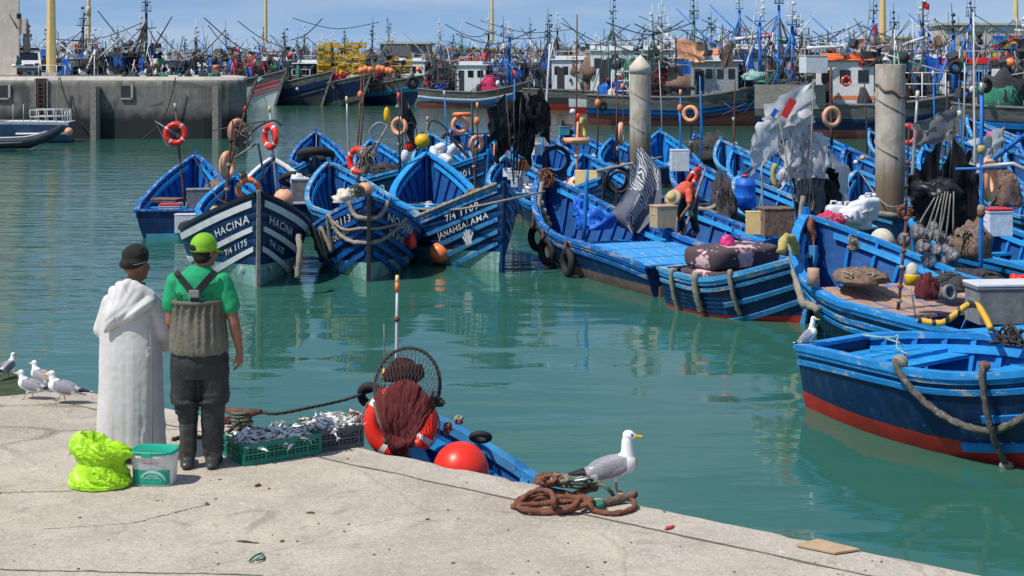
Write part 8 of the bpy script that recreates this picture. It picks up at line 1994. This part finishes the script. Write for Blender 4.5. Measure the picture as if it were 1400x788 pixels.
tyre('black tyre behind the hoop of the landing net', P(507, 541, 12.98), .13, .04, rotm(20, 40, 0))
scrapk = lambda lab, px, py, Y, r, mk: tag(MB().ell((0, 0, 0), (r, r * .9, r), 0, None, 12, 8).build('rope_knot', M[mk], None, P(px, py, Y)), lab, 'knot')
for i, (px, py) in enumerate(((654, 577), (600, 549), (612, 585))):
    heap(('cream rope knot on the far rail of the boat at the near quay', 'dark rag on the rail beside the landing net', 'maroon rope knot hanging inside the boat at the near quay')[i], px if i != 0 else 627, (577, 552, 590)[i] + 4, (14, 16, 12)[i], (12, 12, 16)[i], 12.3, ('cloth', 'net', 'netred')[i], 'rope', 120 + i, 8, ('rope', 'drope', 'rrope')[i], name='rope_tangle')
tyre('black hose fender on the outer rail of the boat at the near quay', P(657, 598, 12.25), .10, .026, rotm(60, 20, 30), cat='hose')
heap('cream crumpled rag beside the grey crate', 485, 578, 20, 16, 12.5, 'cloth', 'rag', 130, 6, 'rrope', name='rag')
# mooring line and cleat
cl0 = W(330, 586, QZ)
clt = thing('mooring_cleat', 'rusty mooring cleat with dark rope wound on it at the quay edge', 'cleat', cl0, R(-20))
MB().lathe([(.09, 0), (.07, .03), (.045, .05), (.05, .13), (.07, .15), (0, .16)], n=16).tube([(-.16, 0, .15), (-.08, 0, .135), (.08, 0, .135), (.19, 0, .16)], [.02, .035, .035, .022], 10).build('horn', M['rust'], clt)
MB().tube([((.075 + .012 * (i % 3)) * math.cos(i * .6), (.06 + .01 * (i % 2)) * math.sin(i * .6), .03 + .0028 * i) for i in range(42)], .013, 7).build('rope_turns', M['grope'], clt)
rope_thing('dark mooring rope from the cleat to the bow at the near quay', smooth_path([cl0 + Vector((0, 0, .14)), cl0 + Vector((.10, .03, .15)), P(375, 566, 12.5), P(425, 557, 12.7), P(470, 547, 12.9), P(512, 533, 13.0)]), .013, 'drope')
rope_thing('dark rope end trailing from the cleat along the slab', smooth_path([cl0 + Vector((.02, -.02, .1)), W(310, 592, QZ + .02), W(292, 597, QZ + .02), W(250, 598, QZ + .015), W(236, 601, QZ + .015)]), .016, 'drope')
heap('red rag beside the cleat', 313, 580, 14, 9, W(0, 584, QZ).y, 'netred', 'rag', 133, 0, name='rag')
# rope heaps near the gull
rr_ = random.Random(8)
def coil(label, pts, r, col, name='rope_coil'): return rope_thing(label, smooth_path([W(x, y, QZ + z) for x, y, z in pts], 8), r, col, 'rope', name, None, 9)
coil('rust brown rope coiled loosely on the quay in front of the gull', [(700, 692, .02), (722, 697, .02), (755, 698, .02), (790, 690, .03), (800, 681, .05), (770, 676, .05), (735, 677, .03), (708, 684, .03), (712, 695, .04), (745, 701, .02), (775, 699, .02), (800, 690, .06), (808, 684, .07), (780, 680, .06), (740, 681, .06), (712, 688, .05), (718, 679, .09), (735, 671, .11), (752, 673, .12), (757, 684, .12), (758, 694, .05), (770, 697, .04), (785, 691, .07), (795, 682, .08), (806, 690, .06), (815, 699, .02), (840, 702, .02), (862, 697, .02), (868, 689, .03), (860, 681, .03), (845, 681, .025)], .0185, 'rrope')
coil('second strand of rust brown rope in the loose coil', [(704, 690, .05), (730, 690, .04), (760, 687, .05), (790, 686, .04), (812, 689, .02)], .0185, 'rrope')
coil('rust brown rope running from the coil to the quay edge heap', [(765, 682, .05), (790, 674, .04), (812, 669, .05), (813, 667, .03), (800, 664, .03)], .018, 'rrope')
coil('thick mottled rope end with a green whipping by the gull feet', [(812, 690, .03), (828, 687, .03), (845, 683, .035), (862, 678, .05), (868, 676, .07)], .027, 'netbrown')
tag(MB().ell((0, 0, 0), (.05, .04, .035), 0, None, 12, 8).build('whipping', M['netgreen'], None, W(817, 690, QZ + .035)), 'green twine whipping on the mottled rope', 'twine')
def tangle(label, cx, cy, wx, wy, zt, n, r, col, seed):
    rn = random.Random(seed); pts = []
    for i in range(n):
        a = i * 1.9 + rn.uniform(-.5, .5); f = rn.uniform(.35, 1); pts.append((cx + wx * f * math.cos(a), cy + wy * f * math.sin(a), .02 + zt * rn.uniform(0, 1) * (1.25 - f)))
    return coil(label, pts, r, col, 'rope_tangle')
tangle('tangled rust rope heap behind the gull', 752, 656, 22, 9, .20, 40, .014, 'rrope', 1)
tangle('tangled green rope heap behind the gull', 790, 660, 36, 8, .15, 44, .011, 'grope', 2)
tangle('tan rope turns over the heap behind the gull', 765, 656, 26, 9, .20, 22, .013, 'rope', 4)
coil('green rope arching from the heap to the gull feet', [(806, 664, .08), (822, 663, .12), (832, 669, .10), (838, 677, .03)], .014, 'grope')
